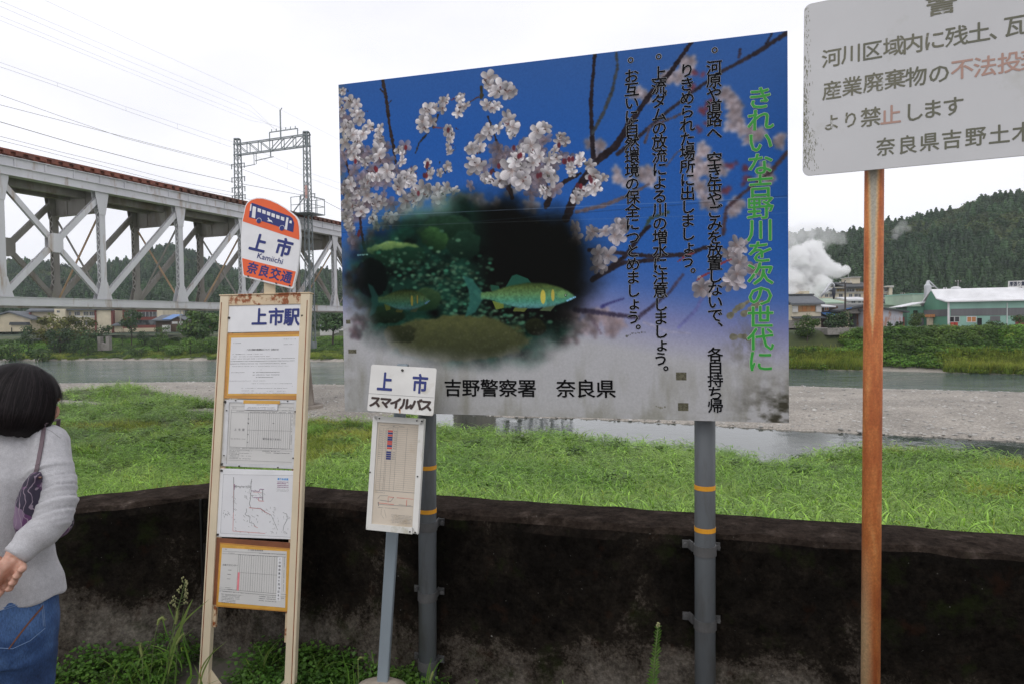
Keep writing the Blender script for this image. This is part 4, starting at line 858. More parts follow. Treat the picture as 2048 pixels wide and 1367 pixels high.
sl_ = slab_px(SPn, [(1155, 365), (1222, 368), (1192, 1115), (1120, 1108)], -.0047, -.004, 'paper_strip', m_white, n4b, z5); pr = MB()
for i, ch in enumerate(['こ', 'の', '時', '刻', '表', 'は', '9', '月', '30', '日', 'ま', 'で']):
    x, y = 1187 - i * 2.75, 400 + i * 62.2; u, v = SPn.uv(*z5(x, y))
    if ch == '30':
        for k, c in enumerate('30'): put(SPn, pr, c, u + .0022 + k * .0042, v, .0085, .0095, -.0037, .02)
    else: put(SPn, pr, ch, u + (.002 if ch == '9' else 0), v, .0105, .0105, -.0037, .015)
pr.build('lettering', m_black, sl_)
# round-topped plaque
def zC(x, y): return 440 + x / 4.558, 200 + y / 4.558
import copy
PQ = copy.copy(SPn); PQ.P = SPn.P + SPn.n * .004
outl = [(484, 440), (487.5, 425), (490, 412), (494, 404.5), (502, 398.5), (513, 395.2), (525, 395.5), (540, 399.5), (556, 406.5), (571, 415.5), (584, 425.5), (592, 432.5), (597, 440), (599.5, 452), (601, 474.5), (599, 505), (594, 545), (586, 577), (583.5, 578), (536, 566.5), (487.5, 554), (485.5, 551), (482.5, 520), (481.5, 480)]
OQ = [PQ.uv(*p) for p in outl]; mb = MB(); PQ.slab(mb, OQ, -.012, 0); plq = mb.build('route_plaque', m_white, bs); bevel(plq, .002)
cq = np.mean(OQ, 0)
def shrink(P, k): return [tuple(cq + (np.array(p) - cq) * k) for p in P]
SQ = shrink(OQ, .965)
def clip(P, f):                          # keep the side where f(u, v) > 0
    o = []
    for i in range(len(P)):
        a, b_ = P[i - 1], P[i]; fa, fb2 = f(*a), f(*b_)
        if (fa > 0) != (fb2 > 0): t_ = fa / (fa - fb2); o.append((a[0] + (b_[0] - a[0]) * t_, a[1] + (b_[1] - a[1]) * t_))
        if fb2 > 0: o.append(b_)
    return o
def half(pa, pb, sgn):
    a, b_ = np.array(PQ.uv(*pa)), np.array(PQ.uv(*pb)); d = b_ - a
    return lambda u, v: sgn * (d[0] * (v - a[1]) - d[1] * (u - a[0]))
for nm, pa, pb, sg in (('orange_top', (484, 442.5), (598, 480), -1), ('orange_base', (484, 516.5), (593, 544), 1)):
    mb = MB(); PQ.slab(mb, clip(SQ, half(pa, pb, sg)), .0004, .001); mb.build(nm, m_orange, plq)
mb = MB(); wm = MB()
q = lambda P: [PQ.uv(*zC(*p)) for p in P]
PQ.slab(mb, q([(292, 940), (303, 942), (640, 1062), (662, 1080), (678, 1125), (668, 1208), (590, 1182), (545, 1160), (380, 1105), (335, 1090), (266, 1072), (272, 1020), (285, 950)]), .0014, .002)
for x, y in ((357, 1105), (567, 1172)):
    u, v = PQ.uv(*zC(x, y)); PQ.slab(mb, [(u + .0115 * math.cos(a * .3927), v + .0115 * math.sin(a * .3927)) for a in range(16)], .0024, .003)
    arc = [(u + .0140 * math.cos(R(a)), v + .0140 * math.sin(R(a))) for a in range(170, 381, 15)]; arc2 = [(u + .0124 * math.cos(R(a)), v + .0124 * math.sin(R(a))) for a in range(380, 169, -15)]
    for i in range(len(arc) - 1): PQ.slab(wm, [arc[i], arc[i + 1], arc2[-2 - i], arc2[-1 - i]], .0024, .003)
mb.build('bus_pictogram', m_navy, plq)
for P in ([(303, 970), (333, 980), (323, 1082), (292, 1072)], [(610, 1072), (628, 1078), (613, 1188), (592, 1180)], [(640, 1100), (658, 1106), (655, 1130), (634, 1124)], [(281, 955), (292, 950), (286, 1016), (274, 1012)]): PQ.slab(wm, q(P), .0024, .003)
for i in range(6):
    x, y = 347 + i * 42.3, 988 + i * 15.2; PQ.slab(wm, q([(x, y), (x + 31, y + 10), (x + 28, y + 42), (x - 2, y + 32)]), .0024, .003)
PQ.slab(wm, q([(436, 1078), (446, 1076), (456, 1096), (472, 1100), (484, 1124), (468, 1113), (452, 1112), (430, 1106), (446, 1100)]), .0024, .003)
wm.build('bus_windows', m_white, plq)
lt = MB(); ang = math.atan2(PQ.uv(578, 515)[1] - PQ.uv(500, 496)[1], PQ.uv(578, 515)[0] - PQ.uv(500, 496)[0])
for ch, x, y in (('上', 517, 487), ('市', 568, 496)):
    u, v = PQ.uv(x, y); put(PQ, lt, ch, u, v, .088, .088, .0012, .035, 0, ang)
u, v = PQ.uv(540.5, 517.5); put(PQ, lt, 'Kamiichi', u, v, .040, .036, .0012, .008, 0, ang)
for i, ch in enumerate('奈良交通'):
    u, v = PQ.uv(505.5 + i * 22.6, 537 + i * 5.9); put(PQ, lt, ch, u, v, .056, .056, .0014, .03, 0, ang)
lt.build('lettering', m_navy, plq); bolts(PQ, [(497, 553), (524, 559.5), (553, 567), (580, 572)], plq, lambda x, y: (x, y), .0035, .001)
mb = MB(); c0 = PQ.pt(*PQ.uv(536, 545), -.012); c1 = SPn.pt(*SPn.uv(532, 600), -.03); mb.bar(c0, c1 + Vector((0, 0, -.03)), .05, .006, Vector((0, 1, 0))); mb.build('plaque_bracket', m_cream, bs)

# ------------------------------------------------------------------ small community bus sign
NP = Plane((742.6, 727.8), (873.4, 735.7), (866.4, 831), (733.9, 820.5), 2.66); TP = Plane((748.5, 830.8), (849.4, 836), (835.4, 1067), (731.8, 1057.5), 2.66)
p_top = at(806, 727, 2.715); p_bot = at(766, 1363, 2.70)
ss = thing('community_bus_sign', 'small bus sign on leaning grey post with white name plate and framed timetable', 'bus stop', p_bot)
mb = MB(); mb.tube([p_top, p_bot], .031, 4, ref=(1, 1, 0)); pst = mb.build('post', m_pvcw, ss); bevel(pst, .006, 3)
mb = MB(); NP.slab(mb, rrect(0, 0, NP.w, NP.h, .008), -.003, .0); npl = mb.build('name_plate', m_plate_aged, ss); bevel(npl, .0008)
mb = MB()
def zD(x, y): return 690 + x / 3.418, 700 + y / 3.4175
for ch, x, y in (('上', 274, 216), ('市', 513, 230)):
    u, v = NP.uv(*zD(x, y)); put(NP, mb, ch, u, v, .066, .078, .0012, .03)
mb.build('lettering', m_navy, npl); m_brownp = pm('dark brown print', (.04, .022, .018), .5, .1, 20)
mb = MB()
for i, ch in enumerate('スマイルバス'):
    u, v = NP.uv(*zD(207 + i * 70, 350 + i * 5.2)); put(NP, mb, ch, u, v, .05, .046, .0012, .055, .06)
mb.build('lettering', m_brownp, npl)
mb = MB(); a_, b_ = NP.uv(*zD(160, 292)), NP.uv(*zD(608, 322)); NP.slab(mb, [a_, b_, (b_[0], b_[1] + .0012), (a_[0], a_[1] + .0012)], .0002, .0006); mb.build('dividing_line', m_rule, npl)
bolts(NP, [(394, 136)], npl, zD, .005, .001); u, v = NP.uv(*zD(373, 403)); mb = MB(); mb.ball(NP.pt(u, v, 0), (.005, .003, .005), 8); mb.build('rusty_bolt', m_rusty, npl)
mb = MB(); NP.slab(mb, [NP.uv(*zD(*p)) for p in ((369, 408), (381, 408), (379, 428), (372, 430))], .0002, .0005); mb.build('rust_streak', pm('thin rust stain', (.5, .27, .12), .7, .2, 40), npl)
m_frame = pm('white frame with green grime', (.68, .67, .63), .45, .08, 9, stain=(.3, .28, .16), sthr=(.58, .74), sscale=10)
mb = MB(); TP.rect(mb, 0, 0, TP.w, TP.h, -.016, -.004); tf = mb.build('timetable_frame', m_frame, ss); bevel(tf, .002)
def zE(x, y): return 730 + x / 5.257, 820 + y / 5.257
fr4 = [[(85, 55), (625, 85), (622, 152), (135, 122)], [(85, 55), (135, 62), (68, 1190), (10, 1245)], [(565, 150), (625, 85), (553, 1303), (498, 1225)], [(62, 1188), (500, 1228), (498, 1300), (10, 1250)]]
for P in fr4: slab_px(TP, P, -.0039, .002, 'frame_strip', m_frame, tf, zE, .001)
m_aged = pm('yellowed timetable paper', (.56, .49, .40), .6, .1, 7, stain=(.36, .27, .16), sthr=(.58, .8), sscale=8)
P6 = [(135, 120), (568, 148), (500, 1228), (66, 1190)]; slab_px(TP, P6, -.0038, -.0032, 'paper', m_aged, tf, zE); S6 = Sheet(TP, P6, zE); h_ = -.003
pr = MB(); red6 = MB(); nav6 = MB()
def zs6(x, y): return (x - 100 + (y - 655) * .0635) / 433.0, (y - 134 - (x - 350) * .07) / 1072.0
def L6(x0, y0, x1, y1, w=.0006, mb=None): S6.line(mb or pr, *zs6(x0, y0), *zs6(x1, y1), w, h_)
for i in range(31): y = 180 + i * 21.8; L6(150 - (y - 180) * .06, y, 556 - (y - 180) * .062, y + 28, .0005)
for x in (150, 192, 228, 242, 294, 340, 442): L6(x, 180, x - 45, 840, .0006)
L6(105, 838, 520, 865, .001)
for x0, y0, c in [(238, 206 + i * 22.6, 'rbrbbrrbr'[i]) for i in range(9)] + [(220, 430 + i * 22.8, 'b') for i in range(4)]:
    x0 -= (y0 - 206) * .062 if x0 == 238 else (y0 - 430) * .06; (S6).pl.slab(red6 if c == 'r' else nav6, [tuple(S6.at(*zs6(*p))) for p in ((x0, y0), (x0 + 52, y0 + 3), (x0 + 51, y0 + 22), (x0 - 1, y0 + 19))], h_, h_ + .0003)
def T6(x0, x1, y, w=.0016, g=.1): a0, b0 = zs6(x0, y); a1, _ = zs6(x1, y); S6.fine(pr, a0, a1, b0, w, h_, seed=y + x0, gap=g)
for i in range(9): y = 215 + i * 22.6; s_ = (y - 206) * .062; T6(152 - s_, 182 - s_, y); T6(205 - s_, 225 - s_, y); T6(302 - s_, 334 - s_, y + 5, .0022, 0)
for i in range(4): y = 438 + i * 22.8; s_ = (y - 206) * .062; T6(150 - s_, 172 - s_, y); T6(300 - s_, 328 - s_, y + 5, .0022, 0)
L6(245, 150, 353, 156, .0008); L6(244, 172, 352, 178, .0008); T6(290, 310, 163, .003, 0); T6(355, 412, 169, .0022, 0); T6(155, 235, 153, .0014); T6(470, 545, 178, .0014); T6(105, 205, 858, .0014)
L6(150, 895, 240, 895, .0014); L6(240, 905, 300, 912, .0016, red6); L6(330, 915, 410, 920, .0016, red6); L6(410, 918, 500, 930, .001, red6); L6(300, 910, 265, 955, .0016); L6(150, 940, 265, 955, .0018); L6(135, 960, 140, 1000, .003); L6(140, 970, 300, 985, .0016, red6); L6(145, 985, 500, 1005, .0014); L6(435, 935, 430, 1000, .0016, red6); L6(240, 910, 240, 965, .0012, red6); L6(150, 900, 132, 925, .0012); L6(170, 1030, 165, 1090, .0006); L6(200, 1040, 220, 1120, .0006); L6(170, 1090, 195, 1130, .0006)
for x0, x1, y in ((130, 350, 1015), (275, 490, 1090), (275, 490, 1105), (275, 490, 1120), (275, 490, 1135), (275, 480, 1150), (275, 480, 1165), (350, 480, 985)): T6(x0, x1, y, .0013)
pr.build('fine_print', m_rule, tf); red6.build('red_marks', m_redp, tf); nav6.build('blue_marks', m_navy, tf)
bolts(TP, [(155, 83), (600, 112), (548, 107), (57, 648), (555, 693), (530, 1280), (475, 1272)], tf, zE, .003, .001)
mb = MB(); r_ = random.Random(3); mb.ball(p_bot + Vector((.0, .0, -.085)), (.13, .11, .11), 14)
mb.v = [(x + .02 * math.sin(9 * y + 5 * z), y + .02 * math.sin(11 * x + 3), z + .012 * math.sin(14 * x + 9 * y)) for x, y, z in mb.v]
tag(mb.build('base_stone', pm('pale concrete lump', (.30, .26, .21), .95, .3, 14, bmp=.6), base=(p_bot.x, p_bot.y, 0), smooth=True), 'pale lump of concrete footing the leaning grey post', 'stone')

# ------------------------------------------------------------------ warning sign on the rusty pole
WP = Plane((1608, 10), (2200, -113.6), (2200, 297.6), (1605, 353), 2.2)
q0 = at(1748, 343, 2.2); wn = None
u, v = WP.uv(1748, 345); pc = WP.pt(u, v, -.033); ptop = WP.pt(u, v, -.033) - WP.ev * (v - .03); pd = at(1741, 1367, pc.y + .01); pbot = pc + (pd - pc) * ((pc.z + .02) / (pc.z - pd.z))
ws = thing('warning_sign', 'white warning sign with worn grey lettering on a rusty pole, cut by right edge', 'sign', (pbot.x, pbot.y, 0))
m_warn = pm('chalky white sheet', (.57, .57, .575), .5, .05, 3, stain=(.42, .42, .37), sthr=(.6, .8), sscale=5)
mb = MB(); WP.slab(mb, rrect(0, 0, WP.w, WP.h, .022, 7), -.004, 0); wpl = mb.build('plate', m_warn, ws); bevel(wpl, .001)
gm = MB(); r_ = random.Random(8)          # lichen creeping in from the left edge
for i in range(420):
    v = WP.h * min(.985, max(.02, (1 - abs(r_.gauss(0, .33))) if i % 3 else r_.random())); u = abs(r_.gauss(0, .009 + (.012 if v > WP.h * .72 else 0))) + .001; L = r_.uniform(.002, .010); w_ = r_.uniform(.0006, .0018)
    if v + L > WP.h - .012 or (v > WP.h - .03 and u < .012): continue
    WP.slab(gm, [(u, v), (u + w_, v), (u + w_ * .7 + .001, v + L), (u + .001, v + L)], .0001, .0004)
gm.build('lichen', pm('olive lichen', (.17, .17, .10), .9, .4, 60), wpl)
# worn paint: letters flake where the noise says so
def worn(name, c, thr):
    m, t, b = nt(name); co_ = coords(t); n1 = noise(t, co_, 60, 5, .65); n2 = noise(t, co_, 9, 3); r1_ = ramp(t, [(thr, 0), (thr + .07, 1)]); ad_ = mix(t, .45, n1, n2); t.links.new(ad_, r1_.inputs[0])
    t.links.new(mix(t, r1_.outputs[0], (.55, .55, .54), c), b.inputs['Base Color']); b.inputs['Roughness'].default_value = .6
    return m
m_w1 = worn('worn olive lettering', (.15, .145, .10), .36); m_w2 = worn('solid olive lettering', (.13, .13, .09), .2); m_w3 = worn('worn red lettering', (.42, .26, .21), .32)
def zF(x, y): return 1570 + x / 3.255, y / 3.255
g1 = MB(); g2 = MB(); g3 = MB()
def wl(mb, chars, w=.058, hgt=.062, bold=.014):
    for ch, x, y in chars: u, v = WP.uv(*zF(x, y)); put(WP, mb, ch, u, v, w, hgt, .0008, bold)
wl(g1, [('河', 303, 380), ('川', 432, 352), ('域', 707, 305), ('内', 833, 287), ('に', 972, 265)]); wl(g2, [('区', 567, 332), ('残', 1117, 238), ('土', 1262, 215), ('、', 1405, 190), ('瓦', 1500, 168)])
wl(g1, [('産', 307, 590), ('業', 437, 565), ('廃', 575, 540), ('棄', 716, 518)]); wl(g2, [('物', 853, 502), ('の', 1003, 482)]); wl(g3, [('不', 1153, 452), ('法', 1302, 436), ('投', 1462, 410), ('棄', 1615, 386)])
wl(g1, [('よ', 303, 800), ('り', 427, 782)], .05, .054); wl(g3, [('止', 688, 752)]); wl(g1, [('禁', 558, 765)]); wl(g2, [('し', 838, 732), ('ま', 960, 712), ('す', 1095, 695)], .056, .06)
wl(g2, [('奈', 655, 958), ('良', 797, 945), ('県', 940, 927), ('吉', 1085, 910), ('野', 1240, 892), ('土', 1395, 878), ('木', 1550, 862)], .052, .058)
wl(g1, [('警', 1020, 18)], .085, .078)
g1.build('lettering', m_w1, wpl); g2.build('lettering', m_w2, wpl); g3.build('red_lettering', m_w3, wpl)
# the pole: rust with a peeling strip of old paint
m_rp, t, b = nt('rusted pole paint'); geo = N(t, 'NewGeometry'); tcn = N(t, 'TexCoord'); sp_ = N(t, 'SeparateXYZ'); t.links.new(tcn.outputs['Object'], sp_.inputs[0])
pos = tcn.outputs['Object']; mpn = N(t, 'Mapping'); mpn.inputs['Scale'].default_value = (1, 1, .22); t.links.new(pos, mpn.inputs['Vector'])
n1 = noise(t, mpn.outputs[0], 26, 7, .6); r1_ = ramp(t, [(.28, (.26, .06, .018)), (.45, (.42, .115, .028)), (.6, (.54, .185, .05)), (.78, (.66, .34, .13))]); t.links.new(n1, r1_.inputs[0])
n2 = noise(t, mpn.outputs[0], 13, 6, .62)
def mth(op, a, c=None, **k):
    n = N(t, 'Math', operation=op)
    for i, x in enumerate((a, c)):
        if x is None: continue
        if isinstance(x, bpy.types.NodeSocket): t.links.new(x, n.inputs[i])
        else: n.inputs[i].default_value = x
    return n.outputs[0]
off = mth('MULTIPLY', mth('SUBTRACT', n2, .5), .014); lean = (pc.x - pbot.x) / (pc.z - pbot.z); leany = (pc.y - pbot.y) / (pc.z - pbot.z); ux = mth('SUBTRACT', sp_.outputs['X'], mth('MULTIPLY', sp_.outputs['Z'], lean)); uy = mth('SUBTRACT', sp_.outputs['Y'], mth('MULTIPLY', sp_.outputs['Z'], leany)); perp = mth('SUBTRACT', mth('MULTIPLY', ux, .88), mth('MULTIPLY', uy, .47)); xo = mth('ABSOLUTE', mth('ADD', mth('ADD', perp, .002), off))
wid = ramp(t, [(0, 0), (.7, .004), (.79, .023), (.85, .0258), (.93, .0275), (1, .0315)]); mr_ = N(t, 'MapRange'); mr_.inputs['From Min'].default_value = 0; mr_.inputs['From Max'].default_value = 2.05; t.links.new(sp_.outputs['Z'], mr_.inputs['Value']); t.links.new(mr_.outputs[0], wid.inputs[0])
df = mth('SUBTRACT', mth('SUBTRACT', wid.outputs[0], .02), xo); k1 = ramp(t, [(.4985, 0), (.5015, 1)]); t.links.new(mth('ADD', df, .5), k1.inputs[0])
k2 = ramp(t, [(.493, 0), (.501, 1)]); t.links.new(mth('ADD', df, .5), k2.inputs[0])
lz = ramp(t, [(0, 1), (.3, .95), (.44, 0)]); t.links.new(mr_.outputs[0], lz.inputs[0]); lp = ramp(t, [(.485, 1), (.508, 0)]); t.links.new(mth('ADD', mth('ADD', perp, .5), off), lp.inputs[0]); pale = mth('MULTIPLY', mth('MULTIPLY', lz.outputs[0], lp.outputs[0]), .85); o0 = mix(t, pale, r1_.outputs[0], (.66, .47, .26)); o1 = mix(t, k2.outputs[0], o0, (.66, .42, .17)); o2 = mix(t, k1.outputs[0], o1, (.34, .31, .25))
n3 = noise(t, pos, 160, 4); r3_ = ramp(t, [(.3, .8), (.7, 1.2)]); t.links.new(n3, r3_.inputs[0]); t.links.new(mix(t, 1, o2, r3_.outputs[0], 'MULTIPLY'), b.inputs['Base Color']); b.inputs['Roughness'].default_value = .65; bump(t, b, n1, .25, .003)
mb = MB(); mb.tube([pbot, ptop], .0275, 28); mb.build('pole', m_rp, ws, True)
# ------------------------------------------------------------------ the railway bridge: deck truss in seven-panel spans
BA = Vector((-26.1, 35.0, 0)); BS = Vector((2.06, 5.2, 0)); BD = BS.normalized(); BL_ = Vector((-BD.y, BD.x, 0)); BW = 4.0
ZB, ZT, ZG = 3.05, 9.55, 10.55
def bn(k, side=0, z=0.0): p = BA + BS * k + BL_ * (BW * side); return Vector((p.x, p.y, z))
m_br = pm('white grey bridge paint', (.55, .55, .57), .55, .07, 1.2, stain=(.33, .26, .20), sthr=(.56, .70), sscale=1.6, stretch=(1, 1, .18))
m_brd = pm('darker stained bridge paint', (.29, .275, .255), .65, .2, .9, stain=(.16, .12, .08), sthr=(.52, .7), sscale=.8, stretch=(1, 1, .35)); m_brrust = pm('rust red deck edge', (.20, .07, .047), .75, .3, 1.5, stain=(.1, .05, .04), sthr=(.52, .66), sscale=1.6)  # darker base tone for the far truss and the members under the deck
m_brrust2 = pm('dark rusted deck edge', (.11, .055, .042), .8, .3, 1.5, stain=(.25, .085, .05), sthr=(.55, .68), sscale=1.2)
m_brown = pm('primer brown rod', (.46, .31, .2), .7, .25, 1.5); m_deckdk = pm('dark creosote deck', (.05, .045, .04), .9, .3, 2); m_pier = pm('stained concrete pier', (.28, .245, .21), .95, .25, .7, stain=(.12, .09, .07), sthr=(.5, .7), sscale=.5, stretch=(1, 1, .3))
br = thing('railway_bridge', 'long white steel truss railway bridge crossing the river behind the bus stop', 'bridge', bn(4, .5, WZ))
K0, K1 = -4, 18
NODES = list(range(K0, K1 + 1))
fine_ = lambda k: k <= 7                 # panels near enough to show rivet plates and lacing
def member(name, p, q, w, d, mat, lace=0):
    """two flange plates joined by lacing, as in the photo"""
    p, q = Vector(p), Vector(q); mb = MB(); ax = (q - p).normalized(); L = (q - p).length
    if not lace: mb.bar(p, q, d, w, BL_); return mb.build(name, mat, br)
    wd = BD if abs(ax.z) > .95 else BL_.cross(ax).normalized()
    for s in (-1, 1): o = BL_ * (s * d / 2); mb.bar(p + o, q + o, .03, w, BL_ if False else wd)
    n = max(4, int(L / (d * .95))); e = wd * (w * .5 - .015)
    for se in (-1, 1):
        for i in range(n):
            a = p + ax * (L * i / n) + BL_ * (d / 2 * (1 if i % 2 else -1)) + e * se; c = p + ax * (L * (i + 1) / n) + BL_ * (d / 2 * (-1 if i % 2 else 1)) + e * se
            mb.bar(a, c, .07, .02, wd)
    return mb.build(name, mat, br)
def isX(k): return (k % 7) == 0          # the centre panel of each span is crossed
def rising_right(k): return (k % 7) in (1, 2, 3)
for side in (0, 1):
    for k in NODES:
        w = .36; o = bn(k, side)
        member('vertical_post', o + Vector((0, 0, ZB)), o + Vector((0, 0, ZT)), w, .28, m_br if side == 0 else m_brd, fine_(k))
        # gusset plates, flared
        mb = MB()
        for s in (-1, 1):
            q = bn(k, side) + BL_ * (s * .16); e = BL_ * (s * .02)
            for zz, sg, hw in ((ZB - .2, 1, .56), (ZT + .12, -1, .44)):
                P = [q + BD * a + Vector((0, 0, zz + sg * h)) for a, h in ((-hw, 0), (hw, 0), (hw * .92, .34), (.2, 1.45), (-.2, 1.45), (-hw * .92, .34))]
                mb.prism(P, [v + e for v in P])
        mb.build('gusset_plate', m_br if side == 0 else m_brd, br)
    for k in NODES[:-1]:
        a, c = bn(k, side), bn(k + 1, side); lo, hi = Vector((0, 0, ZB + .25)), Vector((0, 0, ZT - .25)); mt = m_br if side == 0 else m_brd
        if isX(k):
            member('diagonal_brace', a + lo, c + hi, .30, .2, mt, fine_(k)); member('diagonal_brace', a + hi + BL_ * .0, c + lo, .28, .16, mt, fine_(k))
            m = (a + c) / 2 + Vector((0, 0, (ZB + ZT) / 2)); mb = MB()
            for s in (-1, 1):
                P = [m + BL_ * (s * .13) + BD * x + Vector((0, 0, z)) for x, z in ((-.22, -.52), (.22, -.52), (.42, -.24), (.42, .24), (.22, .52), (-.22, .52), (-.42, .24), (-.42, -.24))]; mb.prism(P, [v + BL_ * (s * .02) for v in P])
            mb.build('gusset_plate', mt, br)
        elif rising_right(k) or k == 4: member('diagonal_brace', a + lo, c + hi, .31, .2, mt, fine_(k))
        if (not isX(k) and not rising_right(k)) and not (k == 4 and side == 0): member('diagonal_brace', a + hi, c + lo, .31, .2, mt, fine_(k))
    for s0 in range(K0, K1, 7 if False else 2):
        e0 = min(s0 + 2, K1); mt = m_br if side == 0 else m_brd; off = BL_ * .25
        mb = MB(); p, q = bn(s0, side), bn(e0, side)
        for s in (-1, 1): mb.bar(p + BL_ * (.21 * s) + Vector((0, 0, ZB)), q + BL_ * (.21 * s) + Vector((0, 0, ZB)), .05, .46, Vector((0, 0, 1)))
        mb.bar(p + Vector((0, 0, ZB + .215)), q + Vector((0, 0, ZB + .215)), .56, .03); mb.build('bottom_chord', mt, br)
        mb = MB(); mb.bar(p + Vector((0, 0, ZT + .2)), q + Vector((0, 0, ZT + .2)), .44, .42); mb.bar(p + Vector((0, 0, ZT - .02)), q + Vector((0, 0, ZT - .02)), .6, .03); mb.bar(p + Vector((0, 0, ZT + .43)), q + Vector((0, 0, ZT + .43)), .64, .04); mb.build('top_chord', mt, br)
        mb = MB(); so_ = BL_ * (-.06 if side == 0 else .06); p, q = p + so_, q + so_
        mb.bar(p + Vector((0, 0, ZT + .72)), q + Vector((0, 0, ZT + .72)), .05, .52); mb.bar(p + Vector((0, 0, ZG - .06)), q + Vector((0, 0, ZG - .06)), .3, .04)
        n = int((q - p).length / 1.4)
        for i in range(n): c_ = p + (q - p) * ((i + .5) / n) + so_ * .8; mb.bar(c_ + Vector((0, 0, ZT + .46)), c_ + Vector((0, 0, ZG - .08)), .05, .09, BD)
        mb.build('deck_girder', mt, br)
        mb = MB(); n = int((q - p).length / .62); oo = BL_ * (-.12 if side == 0 else .12)
        mb.bar(p + oo + Vector((0, 0, ZG + .26)), q + oo + Vector((0, 0, ZG + .26)), .14, .10); mb.bar(p + oo * .3 + Vector((0, 0, ZG + .1)), q + oo * .3 + Vector((0, 0, ZG + .1)), .06, .24)
        for i in range(n): c_ = p + (q - p) * ((i + .5) / n) + oo; mb.bar(c_ - BL_ * .12 + Vector((0, 0, ZG + .11)), c_ + BL_ * .2 + Vector((0, 0, ZG + .11)), .34, .18)
        mb.build('deck_edge', m_brrust if s0 < 2 else m_brrust2, br)
for k in NODES:
    p, q = bn(k, 0), bn(k, 1); mb = MB(); i_ = BL_ * .2
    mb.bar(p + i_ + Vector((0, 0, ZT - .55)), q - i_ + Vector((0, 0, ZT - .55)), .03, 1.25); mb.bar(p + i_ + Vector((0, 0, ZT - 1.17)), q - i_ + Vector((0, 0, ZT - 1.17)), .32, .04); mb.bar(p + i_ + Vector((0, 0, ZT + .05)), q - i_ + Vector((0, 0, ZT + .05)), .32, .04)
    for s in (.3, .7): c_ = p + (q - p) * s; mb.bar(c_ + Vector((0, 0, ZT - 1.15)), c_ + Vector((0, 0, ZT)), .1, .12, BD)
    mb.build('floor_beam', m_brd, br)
    if k <= 8:
        mb = MB(); mb.bar(p + i_ + Vector((0, 0, ZT - 1.4)), q - i_ + Vector((0, 0, ZB + .3)), .11, .05, BD); mb.build('sway_brace', m_brown if k % 2 else m_brd, br)
        mb = MB(); s_ = BD * .08; mb.bar(q - i_ + s_ + Vector((0, 0, ZT - 1.4)), p + i_ + s_ + Vector((0, 0, ZB + .3)), .11, .05, BD); mb.build('sway_brace', m_brown if k == 2 else m_brd, br)
for k in NODES[:-1]:
    if k > 8: continue
    mb = MB(); p, q = bn(k, 0, ZB - .1), bn(k + 1, 1, ZB - .1); mb.bar(p, q, .12, .06); mb.build('lateral_brace', m_brd, br)
mb = MB()
for s in (.33, .67): mb.bar(bn(K0, s, ZT + .1), bn(K1, s, ZT + .1), .3, .8)
mb.build('stringers', m_brd, br); mb = MB(); mb.bar(bn(K0, .5, ZG - .13), bn(K1, .5, ZG - .13), BW - .3, .14); mb.build('track_deck', m_deckdk, br)
mb = MB()
for s in (.36, .64): mb.bar(bn(K0, s, ZG + .14), bn(K1, s, ZG + .14), .07, .14)
mb.build('rails', m_brrust, br)
for k in (-3, 4, 11, 18):                # tapered concrete piers
    mb = MB(); c_ = bn(k, .5); z0, z1 = WZ - 1.2, ZB - .35
    def ringp(z, ha, hb): return [Vector((c_.x, c_.y, z)) + BD * (ha * math.cos(a)) + BL_ * (hb * math.sin(a) * 1.0) for a in [2 * math.pi * i / 20 for i in range(20)]]
    mb.prism(ringp(z0, 2.35, 3.7), ringp(z1, 1.75, 2.9)); mb.prism(ringp(z1, 1.95, 3.1), ringp(z1 + .3, 1.95, 3.1)); mb.prism(ringp(z0, 2.9, 4.3), ringp(WZ + .5, 2.9, 4.3)); mb.build('pier', m_pier, br, False)

# ------------------------------------------------------------------ catenary gantry on the bridge
m_gal = pm('galvanised lattice steel', (.21, .235, .245), .5, .2, 1.5, metal=.35); m_wire = pm('dark wire', (.22, .22, .23), .6, .1, 3); m_wiref = pm('hazy grey wire', (.58, .58, .61), .6, .05, 3)
MR = at(622, 690, 56.5); MLp = Vector((MR.x, MR.y, 0)) + BL_ * 7.25
ga = thing('catenary_gantry', 'grey lattice steel gantry for overhead wires standing astride the railway bridge', 'gantry', (MR.x, MR.y, MR.z))
def lattice(p, z0, z1, w0, w1, name):
    mb = MB(); n = max(4, int((z1 - z0) / .62)); cs = [(1, 1), (1, -1), (-1, -1), (-1, 1)]
    def cp(i, c): t_ = i / n; w = w0 + (w1 - w0) * t_; return Vector((p.x, p.y, z0 + (z1 - z0) * t_)) + BD * (c[0] * w / 2) + BL_ * (c[1] * w / 2)
    for c in cs: mb.bar(cp(0, c), cp(n, c), .075, .075, BD)
    for i in range(n):
        for j in range(4):
            a, b_ = cs[j], cs[(j + 1) % 4]; mb.bar(cp(i, a if i % 2 else b_), cp(i + 1, b_ if i % 2 else a), .035, .035, BD)
        if i % 6 == 5:
            for j in range(4): mb.bar(cp(i, cs[j]), cp(i, cs[(j + 1) % 4]), .04, .04)
    mb.box((-w1 / 2 - .05, -w1 / 2 - .05, 0), (w1 / 2 + .05, w1 / 2 + .05, .1), Matrix.Translation((p.x, p.y, z1)))
    return mb.build(name, m_gal, ga)
def zat(px, py, d): return at(px, py, d).z
dR, dL = MR.y, MLp.y
zr1 = zat(621, 266, dR); zl1 = zat(483, 280, dL)
lattice(MR, MR.z + .3, zr1, .52, .36, 'lattice_mast'); lattice(MLp, ZG - 1.0, zl1, .5, .36, 'lattice_mast')
zt_r, zb_r = zat(621, 272, dR), zat(621, 295, dR); zt_l, zb_l = zat(483, 287, dL), zat(483, 308, dL)
zt, zb = (zt_r + zt_l) / 2, (zb_r + zb_l) / 2
